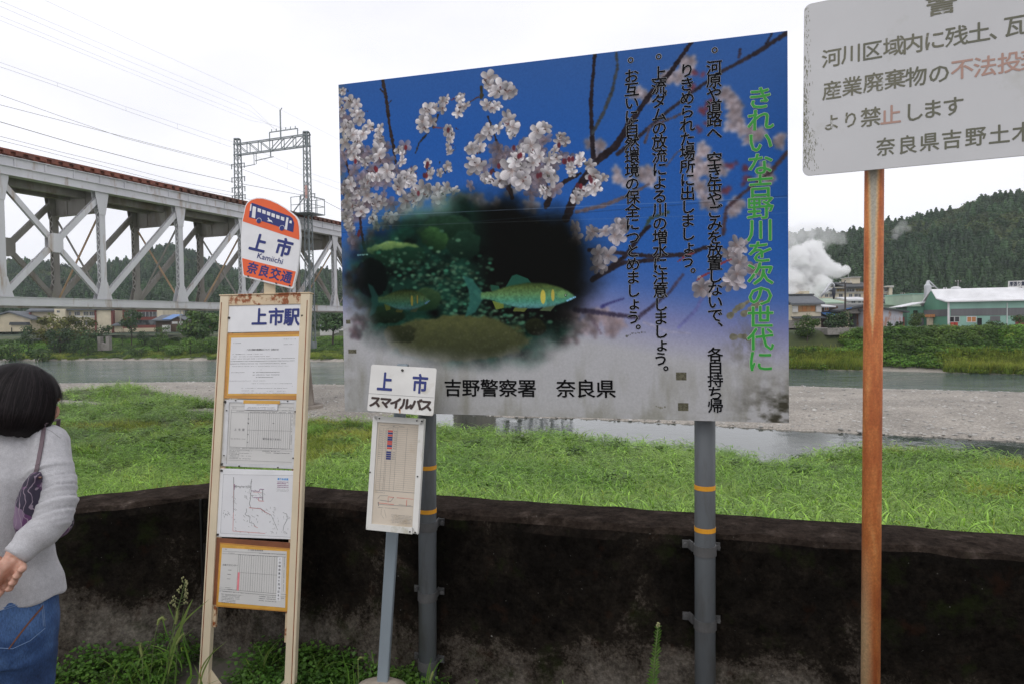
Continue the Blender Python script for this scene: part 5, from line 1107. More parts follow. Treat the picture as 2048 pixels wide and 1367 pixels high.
mb = MB(); e0 = Vector((MR.x, MR.y, 0)); e1 = MLp; n = 6
for s in (-.18, .18):
    o = BD * s
    for z in (zt, zb): mb.bar(e0 - BL_ * .3 + o + Vector((0, 0, z)), e1 + BL_ * .3 + o + Vector((0, 0, z)), .06, .08)
    for i in range(n):
        a, c_ = e0 + (e1 - e0) * (i / n), e0 + (e1 - e0) * ((i + 1) / n); up = i % 2 == 0 if i < 3 else i % 2 == 1
        mb.bar(a + o + Vector((0, 0, zb)), a + o + Vector((0, 0, zt)), .05, .05, BD); mb.bar(a + o + Vector((0, 0, zt if i < 3 else zb)), c_ + o + Vector((0, 0, zb if i < 3 else zt)), .05, .05, BD)
mb.build('cross_beam', m_gal, ga)
mb = MB(); f0, f1 = e0 + (e1 - e0) * .12, e0 + (e1 - e0) * .52
mb.bar(f0 + Vector((0, 0, zt)), f0 + Vector((0, 0, zt + .62)), .06, .06, BD); mb.bar(f1 + Vector((0, 0, zt)), f1 + Vector((0, 0, zt + .62)), .06, .06, BD); mb.bar(f0 + Vector((0, 0, zt + .62)), f1 + Vector((0, 0, zt + .62)), .07, .07, BD)
fm = e0 + (e1 - e0) * .36; mb.bar(fm + Vector((0, 0, zt)), fm + Vector((0, 0, zt + 2.35)), .08, .08, BD); mb.bar(fm + Vector((0, 0, zt + 2.3)), fm - BL_ * .2 + Vector((0, 0, zt + 2.5)), .05, .05, BD)
for i in range(6): g_ = f0 + (f1 - f0) * (.08 + i * .168); mb.tube([g_ + Vector((0, 0, zt + .62)), g_ + Vector((0, 0, zt + .85))], .035, 6)
mb.build('wire_bracket', m_gal, ga)
mb = MB(); c0 = e1 - BL_ * .2; zc = zat(483, 338, dL) + .55; mid = e0 + (e1 - e0) * .74
mb.bar(c0 + Vector((0, 0, zc - .45)), mid + Vector((0, 0, zc - .35)), .05, .05, BD)
for k in (-.12, .12): mb.bar(mid + BL_ * k + Vector((0, 0, zc - .35)), mid + BL_ * k + Vector((0, 0, zb)), .04, .04, BD)
m2 = e0 + (e1 - e0) * .47; mb.bar(mid + Vector((0, 0, zc - .05)), m2 + Vector((0, 0, zc + .1)), .06, .05, BD); mb.tube([m2 + BL_ * .3 + Vector((0, 0, zb)), m2 + BL_ * .3 + Vector((0, 0, zb - .5))], .05, 6); mb.build('cantilever_arm', m_gal, ga)
for p, zz, s in ((MLp, zat(483, 328, dL), 1), (MLp, zat(483, 355, dL), 1), (MLp, zat(483, 375, dL), 1), (MLp, zat(483, 391, dL), -1), (MR, zat(621, 389, dR), -1)):
    mb = MB(); q = Vector((p.x, p.y, zz)); mb.bar(q - BL_ * .75, q + BL_ * .75, .06, .06, BD)
    for e in (-.7, .7): mb.tube([q + BL_ * e, q + BL_ * e - Vector((0, 0, .4))], .045, 6)
    mb.build('insulator_arm', m_gal, ga)
mb = MB(); zp = ZG + .15; pc0 = Vector((MR.x, MR.y, zp)); mb.box((-1.0, -.9, 0), (1.0, .9, .07), Matrix.Translation(pc0) @ Matrix([(BD.x, BL_.x, 0, 0), (BD.y, BL_.y, 0, 0), (0, 0, 1, 0), (0, 0, 0, 1)]))
MB_ = Matrix.Translation(pc0) @ Matrix([(BD.x, BL_.x, 0, 0), (BD.y, BL_.y, 0, 0), (0, 0, 1, 0), (0, 0, 0, 1)])
for x0, y0 in ((-1, -.9), (1, -.9), (1, .9), (-1, .9), (0, -.9), (-1, 0), (1, 0)): mb.bar(MB_ @ Vector((x0, y0, 0)), MB_ @ Vector((x0, y0, 1.35)), .045, .045, BD)
for z in (.7, 1.33):
    for a, c_ in (((-1, -.9), (1, -.9)), ((1, -.9), (1, .9)), ((-1, .9), (-1, -.9))): mb.bar(MB_ @ Vector((a[0], a[1], z)), MB_ @ Vector((c_[0], c_[1], z)), .04, .04)
mb.bar(MB_ @ Vector((-1.2, .9, -.3)), MB_ @ Vector((.1, 0, 1.9)), .07, .07, BD); mb.build('maintenance_platform', m_gal, ga)
mb = MB(); q = Vector((MR.x, MR.y, MR.z)); mb.box((-.35, -.5, -.25), (.35, .5, .3), Matrix.Translation(q)); mb.box((-.12, -1.0, -.1), (.12, -.5, .25), Matrix.Translation(q))
pier4 = bn(4, .5); mb.bar(q + Vector((0, 0, -.1)), Vector((pier4.x, pier4.y, q.z - .1)), .3, .3); mb.build('mast_bracket', m_gal, ga)
mb = MB(); zz = (zat(621, 372, dR), zat(621, 398, dR)); mb.box((-.14, -.26, zz[1]), (.14, -.22, zz[0]), Matrix.Translation((MR.x, MR.y, 0))); mb.build('warning_board', pm('faded pink enamel', (.5, .3, .27), .6, .2, 3), ga)
# ------------------------------------------------------------------ overhead wires
def dep(px):                             # depth of the bridge line along a sight line
    u = U_(px); k = (BA.x + BL_.x * 2 - u * (BA.y + BL_.y * 2)) / (u * BS.y - BS.x); return BA.y + BL_.y * 2 + k * BS.y
def wire(pts, r, mat, label, droppers=None):
    P = []
    for i in range(len(pts) - 1):
        a, c_ = at(pts[i][0], pts[i][1], dep(pts[i][0])), at(pts[i + 1][0], pts[i + 1][1], dep(pts[i + 1][0])); P += [a.lerp(c_, j / 8) for j in range(8)]
    P.append(at(*pts[-1], dep(pts[-1][0]))); mb = MB(); mb.tube(P, r, 5)
    for d in droppers or []: mb.bar(at(*d[0], dep(d[0][0])), at(*d[1], dep(d[1][0])), r * 1.2, r * 1.2, BD)
    tag(mb.build('overhead_wire', mat, base=P[0]), label, 'wire', 'wires strung along the railway bridge')
wire([(-60, 232), (0, 244), (150, 288), (310, 330), (483, 368), (622, 394), (640, 398), (690, 424)], .018, m_wire, 'thick dark cable running above the bridge to the gantry, the heaviest of the wires')
wire([(-60, 176), (0, 190), (130, 236), (250, 277), (400, 316), (477, 336)], .011, m_wire, 'thin wire sloping down to the top arm of the left gantry mast')
wire([(-60, 196), (0, 210), (225, 268), (340, 298), (450, 326), (622, 390)], .012, m_wire, 'dark wire crossing another just above the cable and ending at the right gantry mast')
wire([(-60, 262), (0, 273), (120, 304), (240, 333), (360, 364), (483, 389)], .011, m_wire, 'upper of the two low wires just above the rusty bridge edge')
wire([(-60, 271), (0, 281), (195, 330), (360, 373), (483, 395), (600, 428)], .011, m_wire, 'lowest wire, closest to the rusty bridge edge')
wire([(-60, 104), (0, 125), (115, 166), (252, 214), (355, 248), (440, 276), (480, 289), (560, 320), (622, 347), (690, 370)], .009, m_wiref, 'faint upper wire joined by short droppers to the contact wire')
wire([(-60, 112), (0, 134), (115, 173), (252, 222), (355, 258), (440, 287), (480, 300), (560, 332), (622, 358), (690, 384)], .010, m_wiref, 'faint contact wire hanging on short droppers', [((115, 166), (115, 173)), ((252, 214), (252, 222)), ((355, 248), (355, 258)), ((440, 276), (440, 287)), ((575, 326), (575, 339)), ((638, 353), (638, 363))])
for pts, lb in (([(0, -42), (88, 0), (300, 98), (500, 188), (570, 224), (690, 286)], 'highest pale power line, meeting the spike on top of the gantry'), ([(-60, -22), (0, 2), (250, 108), (500, 211), (553, 262)], 'pale power line, first of the closely spaced faint four above the gantry'), ([(-60, -10), (0, 13), (250, 120), (500, 222), (557, 264)], 'pale power line, second of the closely spaced faint four above the gantry'), ([(-60, 10), (0, 32), (250, 134), (500, 233), (575, 262)], 'pale power line, third of the closely spaced faint four above the gantry'), ([(-60, 18), (0, 41), (250, 142), (500, 241), (600, 262)], 'pale power line, lowest of the closely spaced faint four above the gantry')):
    wire(pts, .007, m_wiref, lb)
# ------------------------------------------------------------------ foliage
def cards(P, Nrm, size, cols, asp=.75, jit=.5):
    n = len(P); a = rng.normal(size=(n, 3)); Nn = Nrm + a * jit; Nn /= np.linalg.norm(Nn, axis=1)[:, None] + 1e-9
    t = np.cross(Nn, rng.normal(size=(n, 3))); t /= np.linalg.norm(t, axis=1)[:, None] + 1e-9; b_ = np.cross(Nn, t)
    s = (size * rng.uniform(.6, 1.3, n))[:, None]; t = t * s * .5; b_ = b_ * s * asp * .5
    bow = Nn * s * .12
    v = np.stack([P - t - b_ * .25, P - b_ + bow * 0, P + t - b_ * .15, P + b_ + bow], 1).reshape(-1, 3)
    f = np.arange(4 * n).reshape(-1, 4); c = np.repeat(cols, 4, 0)
    return v, f, c
def crown(blobs, n, size, seed=0, tone=(.55, 1.35)):
    """leaf clumps through the volume of several lobes; lobes differ in tone"""
    g = np.random.default_rng(seed); Ps, Ns, Cs = [], [], []
    vol = np.array([b_[1][0] * b_[1][1] * b_[1][2] for b_ in blobs]) ** .67; vol = vol / vol.sum()
    for (c, r), w in zip(blobs, vol):
        m = max(12, int(n * w)); d = g.normal(size=(m, 3)); d /= np.linalg.norm(d, axis=1)[:, None]
        rad = g.uniform(.35, 1.0, m) ** .4; rad *= 1 + .18 * np.sin(d[:, 0] * 5 + seed) * np.cos(d[:, 2] * 6 + seed * 2)
        Ps.append(np.array(c) + d * rad[:, None] * np.array(r)); Ns.append(d + np.array((0, 0, .35)))
        k = g.uniform(.8, 1.15) * g.uniform(*tone, m); warm = g.uniform(.9, 1.12, m); Cs.append(np.stack([k * warm, k, k * g.uniform(.8, 1.1, m)], 1))
    return cards(np.concatenate(Ps), np.concatenate(Ns), np.full(sum(len(p) for p in Ps), size), np.concatenate(Cs))
m_leafd = leafmat('dark evergreen leaves', (.036, .078, .024), .25, .2, scale=.35, alt=(.065, .12, .036)); m_leafm = leafmat('mid green leaves', (.06, .125, .026), .25, .3, scale=.3, alt=(.115, .185, .042)); m_leafo = leafmat('olive leaves turning', (.105, .125, .03), .2, .3, scale=.3, alt=(.17, .165, .042))
m_leafl = leafmat('bright leaves', (.09, .19, .032), .25, .35, scale=.25, alt=(.15, .25, .05)); m_bark = pm('bark', (.07, .055, .042), .9, .3, 4)
def lobes(w, h, z0, n, seed, flat=.75):
    g = random.Random(seed); o = [((0, 0, z0 + h * .5), (w * .34, w * .34, h * .42))]
    for i in range(n):
        a = g.uniform(0, 6.3); r_ = g.uniform(.2, .36) * w; zz = z0 + h * g.uniform(.25, .82); s = g.uniform(.16, .27) * w * (1.15 - .5 * (zz - z0) / h); o.append(((r_ * math.cos(a), r_ * math.sin(a), zz), (s, s, min(s * flat, h * .3))))
    return o
def tree(name, label, px, ytop, wpx, D, mat, n=1100, size=None, trunk=.3, group=None, shape='round', cat='tree', seed=None, zb=None, lb=8):
    u = U_(px); X = u * D; zb = float(land_z(np.array([X]), np.array([D]))[0]) if zb is None else zb
    zt_ = at(px, ytop, D).z; h = max(1.0, zt_ - zb); w = wpx * D / FPX; seed = seed or rnd.randrange(9999); size = size or max(.18, w * .075)
    t_ = thing(name, label, cat, (X, D, zb), group); o = np.array((X, D, zb)); z0 = h * trunk
    if shape == 'cone':
        bl = [((0, 0, z0 + (h - z0) * q), (w * .5 * (1.02 - q) * (.85 + .3 * rnd.random()), w * .5 * (1.02 - q), (h - z0) * .13)) for q in (.08, .2, .32, .44, .56, .68, .8, .9)]
    else: bl = lobes(w, h - z0, z0, lb, seed)
    v, f, c = crown(bl, n, size, seed); mk('crown', v + o, f, mat, t_, cols=c)
    mb = MB(); r0 = max(.06, w * .028); top = Vector((X, D, zb + h * .72)); mid = Vector((X + w * .03, D, zb + h * .4)); mb.tube([Vector((X, D, zb - .2)), mid, top], [r0, r0 * .75, r0 * .3], 7)
    for i in range(5):
        a = i * 1.257 + seed; s_ = mid.lerp(top, rnd.uniform(0, .6)); mb.tube([s_, s_ + Vector((math.cos(a) * w * .28, math.sin(a) * w * .28, h * .16))], [r0 * .4, r0 * .12], 5)
    mb.build('trunk', m_bark, t_); return t_
GT = 'trees and shrubs along the far bank'
for a in (
 ('broadleaf_tree', 'broad olive tree before the cream school wing, left of the pair there', 107, 622, 74, 163, m_leafo, 1600, None, .12), ('broadleaf_tree', 'olive tree hiding the school windows below the bridge, right of the pair there', 168, 624, 56, 162, m_leafo, 1300, None, .12),
 ('shrub', 'dark round shrub below the low cream gabled hall', 56, 644, 38, 160, m_leafd, 900, None, .05), ('shrub', 'dark shrub against the foot of the school gable', 203, 643, 44, 160, m_leafd, 900, None, .05), ('shrub', 'mid green shrub under the olive trees near the broken concrete', 174, 671, 38, 152, m_leafm, 800, None, .0), ('shrub', 'dark low thicket under the left olive tree', 118, 652, 60, 158, m_leafd, 1000, None, .0), ('shrub', 'dark low thicket under the right olive tree', 160, 652, 50, 157, m_leafd, 900, None, .0),
 ('evergreen_tree', 'dense dark tree clipped round in front of the red building', 262, 610, 44, 168, m_leafd, 1500, None, .3), ('shrub', 'rounded green shrub in front of the blue tarpaulin roof', 324, 645, 38, 166, m_leafm, 900, None, .02), ('hedge', 'low clipped hedge at the foot of the red building', 288, 657, 34, 168, m_leafd, 700, None, .0), ('shrub', 'small dark shrub between school gable and red building', 243, 655, 20, 168, m_leafd, 400, None, .0),
 ('broadleaf_tree', 'wide spreading green tree just left of the bus stop stand', 404, 620, 86, 160, m_leafm, 2200, None, .22), ('broadleaf_tree', 'dark spreading tree seen between the bus stop stand and billboard', 664, 618, 78, 152, m_leafd, 1500, None, .42), ('broadleaf_tree', 'olive tree behind the billboard edge, beyond the lattice mast', 700, 612, 80, 160, m_leafo, 1200, None, .3),
 ('willow_shrub', 'bright round bush standing at the water edge left of the stand', 346, 693, 46, 147, m_leafl, 900, None, .0), ('willow_shrub', 'tall pale bush in the reeds, nearest the wide spreading tree', 379, 670, 38, 150, m_leafl, 900, None, .0), ('willow_shrub', 'pale bush half hidden behind the left upright of the stand', 420, 670, 48, 149, m_leafl, 1100, None, .0), ('willow_shrub', 'mid bank pale bush right of the red building', 315, 671, 46, 154, m_leafm, 900, None, .0), ('willow_shrub', 'low bush below the red building near the water', 280, 694, 34, 149, m_leafm, 600, None, .0), ('willow_shrub', 'small dark bush on the grassy bank below the clipped tree', 262, 688, 20, 152, m_leafd, 400, None, .0), ('willow_shrub', 'low dark bush on the grassy bank left of the broken concrete', 82, 693, 56, 149, m_leafm, 800, None, .0), ('willow_shrub', 'low bush at the far left end of the grassy bank', 18, 678, 60, 152, m_leafm, 900, None, .0)):
    tree(*a, group=GT)
for a in (
 ('shrub', 'leafy green tree in front of the small shuttered house', 1614, 624, 50, 99, m_leafm, 1300, None, .05), ('shrub', 'dark leafy tree in front of the utility pole and open shed', 1676, 622, 58, 100, m_leafd, 1500, None, .05), ('shrub', 'bright shrub at the left corner of the green factory', 1829, 621, 38, 96, m_leafm, 1000, None, .02), ('shrub', 'low spreading shrub under the brown factory panel', 1993, 640, 40, 93, m_leafm, 700, None, .05), ('garden_tree', 'small dark tree before the factory wall, nearest the right edge', 2040, 630, 36, 92, m_leafd, 700, None, .35), ('sapling', 'little sapling before the rusty corrugated shed, left of three', 1778, 642, 11, 100, m_leafd, 160, .25, .1), ('sapling', 'little sapling before the rusty corrugated shed, middle of three', 1793, 642, 10, 100, m_leafd, 160, .25, .1), ('sapling', 'little sapling before the rusty corrugated shed, right of three', 1802, 641, 9, 100, m_leafd, 140, .25, .1)):
    tree(*a, group='shrubs along the factory bank')

# undergrowth on the far bank
def bush_proto(n, seed, mat, size=.34, h=.8):
    n = int(n * 2.2); size *= .62; v, f, c = crown([((0, 0, h * .45), (.8, .8, h * .55)), ((.5, .2, h * .4), (.5, .5, h * .45)), ((-.4, -.3, h * .5), (.45, .5, h * .5))], n, size, seed, (.6, 1.35)); return mk('bush', v, f, mat, base=(0, 0, 0), cols=c)
def scatter_bank(n, u0, u1, t0, t1):
    u = rng.uniform(u0, u1, n); d = interp(u, B4) + t0 + (t1 - t0) * rng.random(n); return u * d, d
m_kudzu = leafmat('creeper leaves', (.10, .22, .028), .3, .4, scale=.22, alt=(.17, .30, .05)); m_kud2 = leafmat('dark undergrowth', (.07, .145, .03), .3, .35, scale=.25, alt=(.14, .22, .048)); m_reedy = leafmat('yellow green reeds', (.20, .30, .036), .25, .4, scale=.25, alt=(.30, .38, .06))
pb_ = [bush_proto(90, 11, m_kudzu), bush_proto(110, 12, m_kudzu, .3), bush_proto(80, 13, m_kud2), bush_proto(100, 14, m_reedy, .26, .7), bush_proto(90, 15, m_kud2, .3)]
X1, Y1 = scatter_bank(4200, -.95, -.12, .6, 36); X2, Y2 = scatter_bank(700, -.12, .36, .5, 20); X3, Y3 = scatter_bank(2600, .34, .98, .6, 6.8)
Xb = np.concatenate([X1, X2, X3]); Yb = np.concatenate([Y1, Y2, Y3]); tb = Yb - interp(Xb / Yb, B4); ub = Xb / Yb
pxb, _ = to_px(Xb, Yb, land_z(Xb, Yb)); keep = ~((tb < 2.0) & (pxb > 1660) & (pxb < 1935) & (ub > .3)); keep &= ~((ub > .36) & (tb > 4.0) & (pxb < 1700) & (fbm(Xb * .2, Yb * .2, 61) > .46))
Xb, Yb, tb, ub = Xb[keep], Yb[keep], tb[keep], ub[keep]
nzb = fbm(Xb * .13, Yb * .13, 62); ib = np.where(nzb > .5, 0, 2); ib = np.where((nzb > .42) & (nzb < .5), 1, ib); ib = np.where((ub < 0) & (tb < 13), np.where(nzb > .40, 3, 4), ib); ib = np.where((ub > .3) & (tb < 3.6) & ((pxb[keep] < 1735) | (pxb[keep] > 1870)), 3, ib)
ib = np.where(rng.random(len(ib)) < .18, rng.integers(0, 5, len(ib)), ib); sb = rng.uniform(.7, 1.6, len(ib)) * np.where((ub < 0) & (tb < 12), .55, .8)
instancer('bank_undergrowth', np.stack([Xb, Yb, land_z(Xb, Yb) - .1], 1), np.stack([0 * Xb, 0 * Xb, rng.uniform(0, 6.3, len(Xb))], 1), np.stack([sb * 1.25, sb * 1.25, sb], 1), ib, pb_, 'rank green creepers and undergrowth covering the far river bank')

# ------------------------------------------------------------------ meadow of tall grass below the wall
def blade_set(n, hgt, width, spread, droop, seed, tone=(.65, 1.3), segs=4, dry=.06):
    g = np.random.default_rng(seed); V, F, C = [], [], []
    for i in range(n):
        a = g.uniform(0, 6.283); r_ = spread * math.sqrt(g.random()); x0, y0 = r_ * math.cos(a), r_ * math.sin(a); h = hgt * g.uniform(.55, 1.15); az = g.uniform(0, 6.283); lean = g.uniform(.05, .35); dr = droop * g.uniform(.3, 1.3); w = width * g.uniform(.6, 1.3)
        dx, dy = math.cos(az), math.sin(az); px_, py_ = -dy, dx; b0 = len(V); k = g.uniform(*tone); isdry = g.random() < dry
        for s in range(segs + 1):
            q = s / segs; out = h * (lean * q + dr * q ** 2.6); z = h * (q - .42 * dr * q ** 3.2); ww = w * (1 - q ** 2.2) * .5 + .0008
            for sg in (-1, 1):
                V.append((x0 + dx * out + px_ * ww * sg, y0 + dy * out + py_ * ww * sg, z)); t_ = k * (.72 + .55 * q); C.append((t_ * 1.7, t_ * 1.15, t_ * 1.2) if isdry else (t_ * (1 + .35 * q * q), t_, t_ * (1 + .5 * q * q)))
        F += [(b0 + 2 * s, b0 + 2 * s + 1, b0 + 2 * s + 3, b0 + 2 * s + 2) for s in range(segs)]
    return np.array(V), np.array(F), np.array(C)
def reed_set(ns, hgt, width, llen, spread, seed, tone=(.55, 1.25), nl=6, dry=.05):
    """leafy stalks: short broad leaves arching off upright stems"""
    g = np.random.default_rng(seed); V, F, C = [], [], []
    for i in range(ns):
        a = g.uniform(0, 6.283); r_ = spread * math.sqrt(g.random()); x0, y0 = r_ * math.cos(a), r_ * math.sin(a); h = hgt * g.uniform(.6, 1.15); la, ll = g.uniform(0, 6.283), g.uniform(0, .22) * h; k0 = g.uniform(*tone)
        for j in range(nl):
            q0 = (j + g.random()) / nl; bx, by, bz = x0 + math.cos(la) * ll * q0, y0 + math.sin(la) * ll * q0, h * (.12 + .82 * q0); az = g.uniform(0, 6.283); dx, dy = math.cos(az), math.sin(az); L = llen * g.uniform(.6, 1.25); w = width * g.uniform(.7, 1.25); up = g.uniform(.5, 1.1); dr = g.uniform(.7, 1.7); b0 = len(V); k = k0 * g.uniform(.8, 1.2); isdry = g.random() < dry
            for s in range(5):
                q = s / 4; out = L * (.42 * q + .5 * q * q); z = bz + L * (up * q - dr * .62 * q * q); ww = w * .5 * (.35 + 1.5 * q) * (1 - q ** 2.5) if q < .5 else w * .5 * 1.1 * (1 - q ** 2.5); ww += .001
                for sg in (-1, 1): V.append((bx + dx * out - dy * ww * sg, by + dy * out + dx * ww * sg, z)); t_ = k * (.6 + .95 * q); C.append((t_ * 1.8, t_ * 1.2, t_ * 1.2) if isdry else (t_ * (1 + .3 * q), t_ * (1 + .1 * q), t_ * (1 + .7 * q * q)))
            F += [(b0 + 2 * s, b0 + 2 * s + 1, b0 + 2 * s + 3, b0 + 2 * s + 2) for s in range(4)]
    return np.array(V), np.array(F), np.array(C)
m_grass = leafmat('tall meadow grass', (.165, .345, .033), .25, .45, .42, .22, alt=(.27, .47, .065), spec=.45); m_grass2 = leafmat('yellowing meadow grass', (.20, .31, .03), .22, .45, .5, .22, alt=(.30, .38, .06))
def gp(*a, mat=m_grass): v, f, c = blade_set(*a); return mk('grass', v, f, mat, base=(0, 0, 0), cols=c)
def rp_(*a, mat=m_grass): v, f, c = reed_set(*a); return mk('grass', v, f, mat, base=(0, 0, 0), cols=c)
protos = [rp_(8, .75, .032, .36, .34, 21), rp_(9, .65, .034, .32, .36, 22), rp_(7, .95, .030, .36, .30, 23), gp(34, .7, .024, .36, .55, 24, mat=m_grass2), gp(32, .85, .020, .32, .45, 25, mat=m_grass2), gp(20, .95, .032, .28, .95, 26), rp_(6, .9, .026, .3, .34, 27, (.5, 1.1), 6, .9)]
hv, hf, hc = crown([((0, 0, .45), (.45, .45, .42)), ((.25, .1, .3), (.3, .3, .3))], 160, .16, 28); protos.append(mk('grass', hv, hf, m_leafm, base=(0, 0, 0), cols=hc))
n = 44000
ug = rng.uniform(-1.12, 1.12, n); dg = np.exp(rng.uniform(math.log(3.4), math.log(95), n)); Xg, Yg = ug * dg, dg; ok = grass_here(Xg, Yg) & (wall_s(Xg, Yg) > .75)
Xg, Yg = Xg[ok], Yg[ok]; Zg = land_z(Xg, Yg); ok = Zg > WZ - .02; Xg, Yg, Zg = Xg[ok], Yg[ok], Zg[ok]; nzg = fbm(Xg * .11, Yg * .11, 64); ng2 = fbm(Xg * .5, Yg * .5, 65)
ig = rng.integers(0, 3, len(Xg)); yel = (nzg > .70) | ((Yg > 26) & (nzg > .52) & (Xg > 0)) | ((Xg / Yg > .42) & (Yg > 17) & (nzg > .42)); ig = np.where(yel, rng.integers(3, 5, len(Xg)), ig); ig = np.where((~yel) & (ng2 > .62), 5, ig)
rr_g = rng.random(len(Xg)); ig = np.where((rr_g < .035) & (fbm(Xg * .3, Yg * .3, 68) > .5), 6, ig); ig = np.where((rr_g > .988) & (Yg > 12), 7, ig)
sg = rng.uniform(.5, 1.2, len(Xg)) * (.75 + .5 * ng2) * np.where(yel, .9, 1) * np.where(wall_s(Xg, Yg) < 2, .7, 1); dfac = np.clip(Yg / 16, 1, 2.2); sg *= np.interp(Yg, [4, 16, 28, 60], [1, .95, .62, .8])
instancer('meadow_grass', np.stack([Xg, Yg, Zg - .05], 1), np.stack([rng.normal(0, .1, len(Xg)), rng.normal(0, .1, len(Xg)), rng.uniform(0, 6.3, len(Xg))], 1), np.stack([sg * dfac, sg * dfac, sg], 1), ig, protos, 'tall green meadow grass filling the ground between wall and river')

# reeds standing along the far waterline
m_rd = leafmat('bank reeds', (.19, .30, .035), .25, .45, scale=.3, alt=(.30, .40, .06)); pr2 = [gp(60, 1.0, .05, .55, .4, 91 + i, mat=m_rd) for i in range(2)]
X1, Y1 = scatter_bank(1500, .36, .98, .5, 3.6); X2, Y2 = scatter_bank(1100, -.9, -.14, .3, 7); Xr, Yr = np.concatenate([X1, X2]), np.concatenate([Y1, Y2]); pxr, _ = to_px(Xr, Yr, land_z(Xr, Yr)); edge = fbm(pxr * .02, Yr * .3, 95); kr_ = np.where(pxr > 1000, (pxr + (edge - .5) * 120 < 1720) | (pxr + (edge - .5) * 120 > 1890), edge > .47); Xr, Yr = Xr[kr_], Yr[kr_]; sr_ = rng.uniform(.8, 1.7, len(Xr)) * np.where(Xr < 0, .7, 1)
instancer('bank_reeds', np.stack([Xr, Yr, land_z(Xr, Yr) - .05], 1), np.stack([0 * Xr, 0 * Xr, rng.uniform(0, 6.3, len(Xr))], 1), np.stack([sr_, sr_, sr_], 1), rng.integers(0, 2, len(Xr)), pr2, 'yellow green reeds standing along the far waterline')

# ------------------------------------------------------------------ wooded hills
RIDGE = [(-900, 470), (-300, 500), (0, 512), (60, 516), (130, 521), (165, 527), (215, 519), (255, 515), (300, 501), (345, 493), (372, 497), (400, 506), (440, 524), (480, 532), (560, 536), (640, 528), (700, 545), (820, 585), (1100, 600), (1380, 590), (1480, 545), (1545, 480), (1580, 458), (1640, 449), (1700, 451), (1770, 433), (1850, 421), (1900, 408), (1960, 388), (2048, 373), (2300, 352), (3000, 340)]
RX = [U_(p[0]) for p in RIDGE]; RY = [p[1] + (13 if p[0] < 700 else 2) for p in RIDGE]
def ridge_D(u): return np.interp(u, [-1.5, -.8, -.2, .3, .5, .8, 1.5], [560, 600, 600, 420, 340, 310, 300])
def hill_z(X, Y):
    u = X / np.maximum(Y, 1); Dr = ridge_D(u); py = np.interp(u, RX, RY); px = 1024 + u * FPX; zr = CAM_H + (HORIZON - .0138 * (px - 1024) - py) * Dr / FPX - 8.5
    D0 = np.interp(u, [-1.5, -.2, .35, 1.5], [250, 250, 215, 210]); t = (Y - D0) / (Dr - D0); z = -.3 + (zr + .3) * np.sin(np.clip(t, 0, 1) * math.pi / 2) ** 1.15
    z = np.where(t > 1, zr - (t - 1) * 60, z); return z + (fbm(X * .012, Y * .012, 33) - .5) * 12 * smooth(t * 3) * smooth((.98 - t) * 4)
uh = np.linspace(-1.5, 1.35, 190); th_ = np.linspace(-.15, 2.4, 46)
Ug, Tg = np.meshgrid(uh, th_); D0g = np.interp(Ug, [-1.5, -.2, .35, 1.5], [250, 250, 215, 210]); Dg_ = D0g + (ridge_D(Ug) - D0g) * Tg; Xh, Yh = Ug * Dg_, Dg_; Zh = hill_z(Xh, Yh); Zh[0] -= 6
m_hill = pm('forest floor', (.025, .042, .018), .95, .4, .06); nn, mm_ = Ug.shape; ii = np.arange(nn - 1)[:, None] * mm_ + np.arange(mm_ - 1)[None]
tag(mk('hills', np.stack([Xh.ravel(), Yh.ravel(), Zh.ravel()], 1), np.stack([ii, ii + 1, ii + mm_ + 1, ii + mm_], -1).reshape(-1, 4), m_hill, smooth=True, base=(0, 0, 0)), kind='structure')
m_for = leafmat('forest leaves', (.032, .072, .03), .45, .2, scale=.02, alt=(.06, .11, .042)); m_for2 = leafmat('forest broad leaves', (.06, .10, .03), .45, .2, scale=.02, alt=(.11, .14, .045))
def ftree(kind, seed, mat):
    g = np.random.default_rng(seed)
    if kind: bl = [((0, 0, 2.0 + 11.5 * q), (3.1 * (1.04 - q) ** .58, 3.1 * (1.04 - q) ** .58, 1.7)) for q in np.linspace(.05, .97, 8)]
    else: bl = [((g.uniform(-1.6, 1.6), g.uniform(-1.6, 1.6), g.uniform(4.5, 9)), (2.2, 2.2, 1.9)) for _ in range(6)] + [((0, 0, 6), (2.6, 2.6, 3.4))]
    v, f, c = crown(bl, 260, 1.0, seed, (.72, 1.25)); mb = MB()
    for c_, r_ in (bl if kind else bl[-1:]): mb.ball(c_, tuple(x * .82 for x in r_), 8)
    v2 = np.array(mb.v); f2 = np.array([q if len(q) == 4 else q + q[-1:] for q in mb.f]); v = np.concatenate([v, v2]); f = np.concatenate([f, f2 + len(v) - len(v2)]); c = np.concatenate([c, np.full((len(v2), 3), .85)]); return mk('forest', v, f, mat, base=(0, 0, 0), cols=c)
pf = [ftree(1, 31, m_for), ftree(1, 32, m_for), ftree(0, 33, m_for2), ftree(0, 34, m_for), ftree(0, 35, m_for2)]
def hill_pts(n, u0, u1): u = rng.uniform(u0, u1, n); t_ = rng.uniform(-.02, 1.04, n); D0 = np.interp(u, [-1.5, -.2, .35, 1.5], [250, 250, 215, 210]); d = D0 + (ridge_D(u) - D0) * t_; return u * d, d, t_
hp_ = [hill_pts(15000, -1.0, -.18), hill_pts(1500, -.18, .36), hill_pts(9500, .36, .98)]
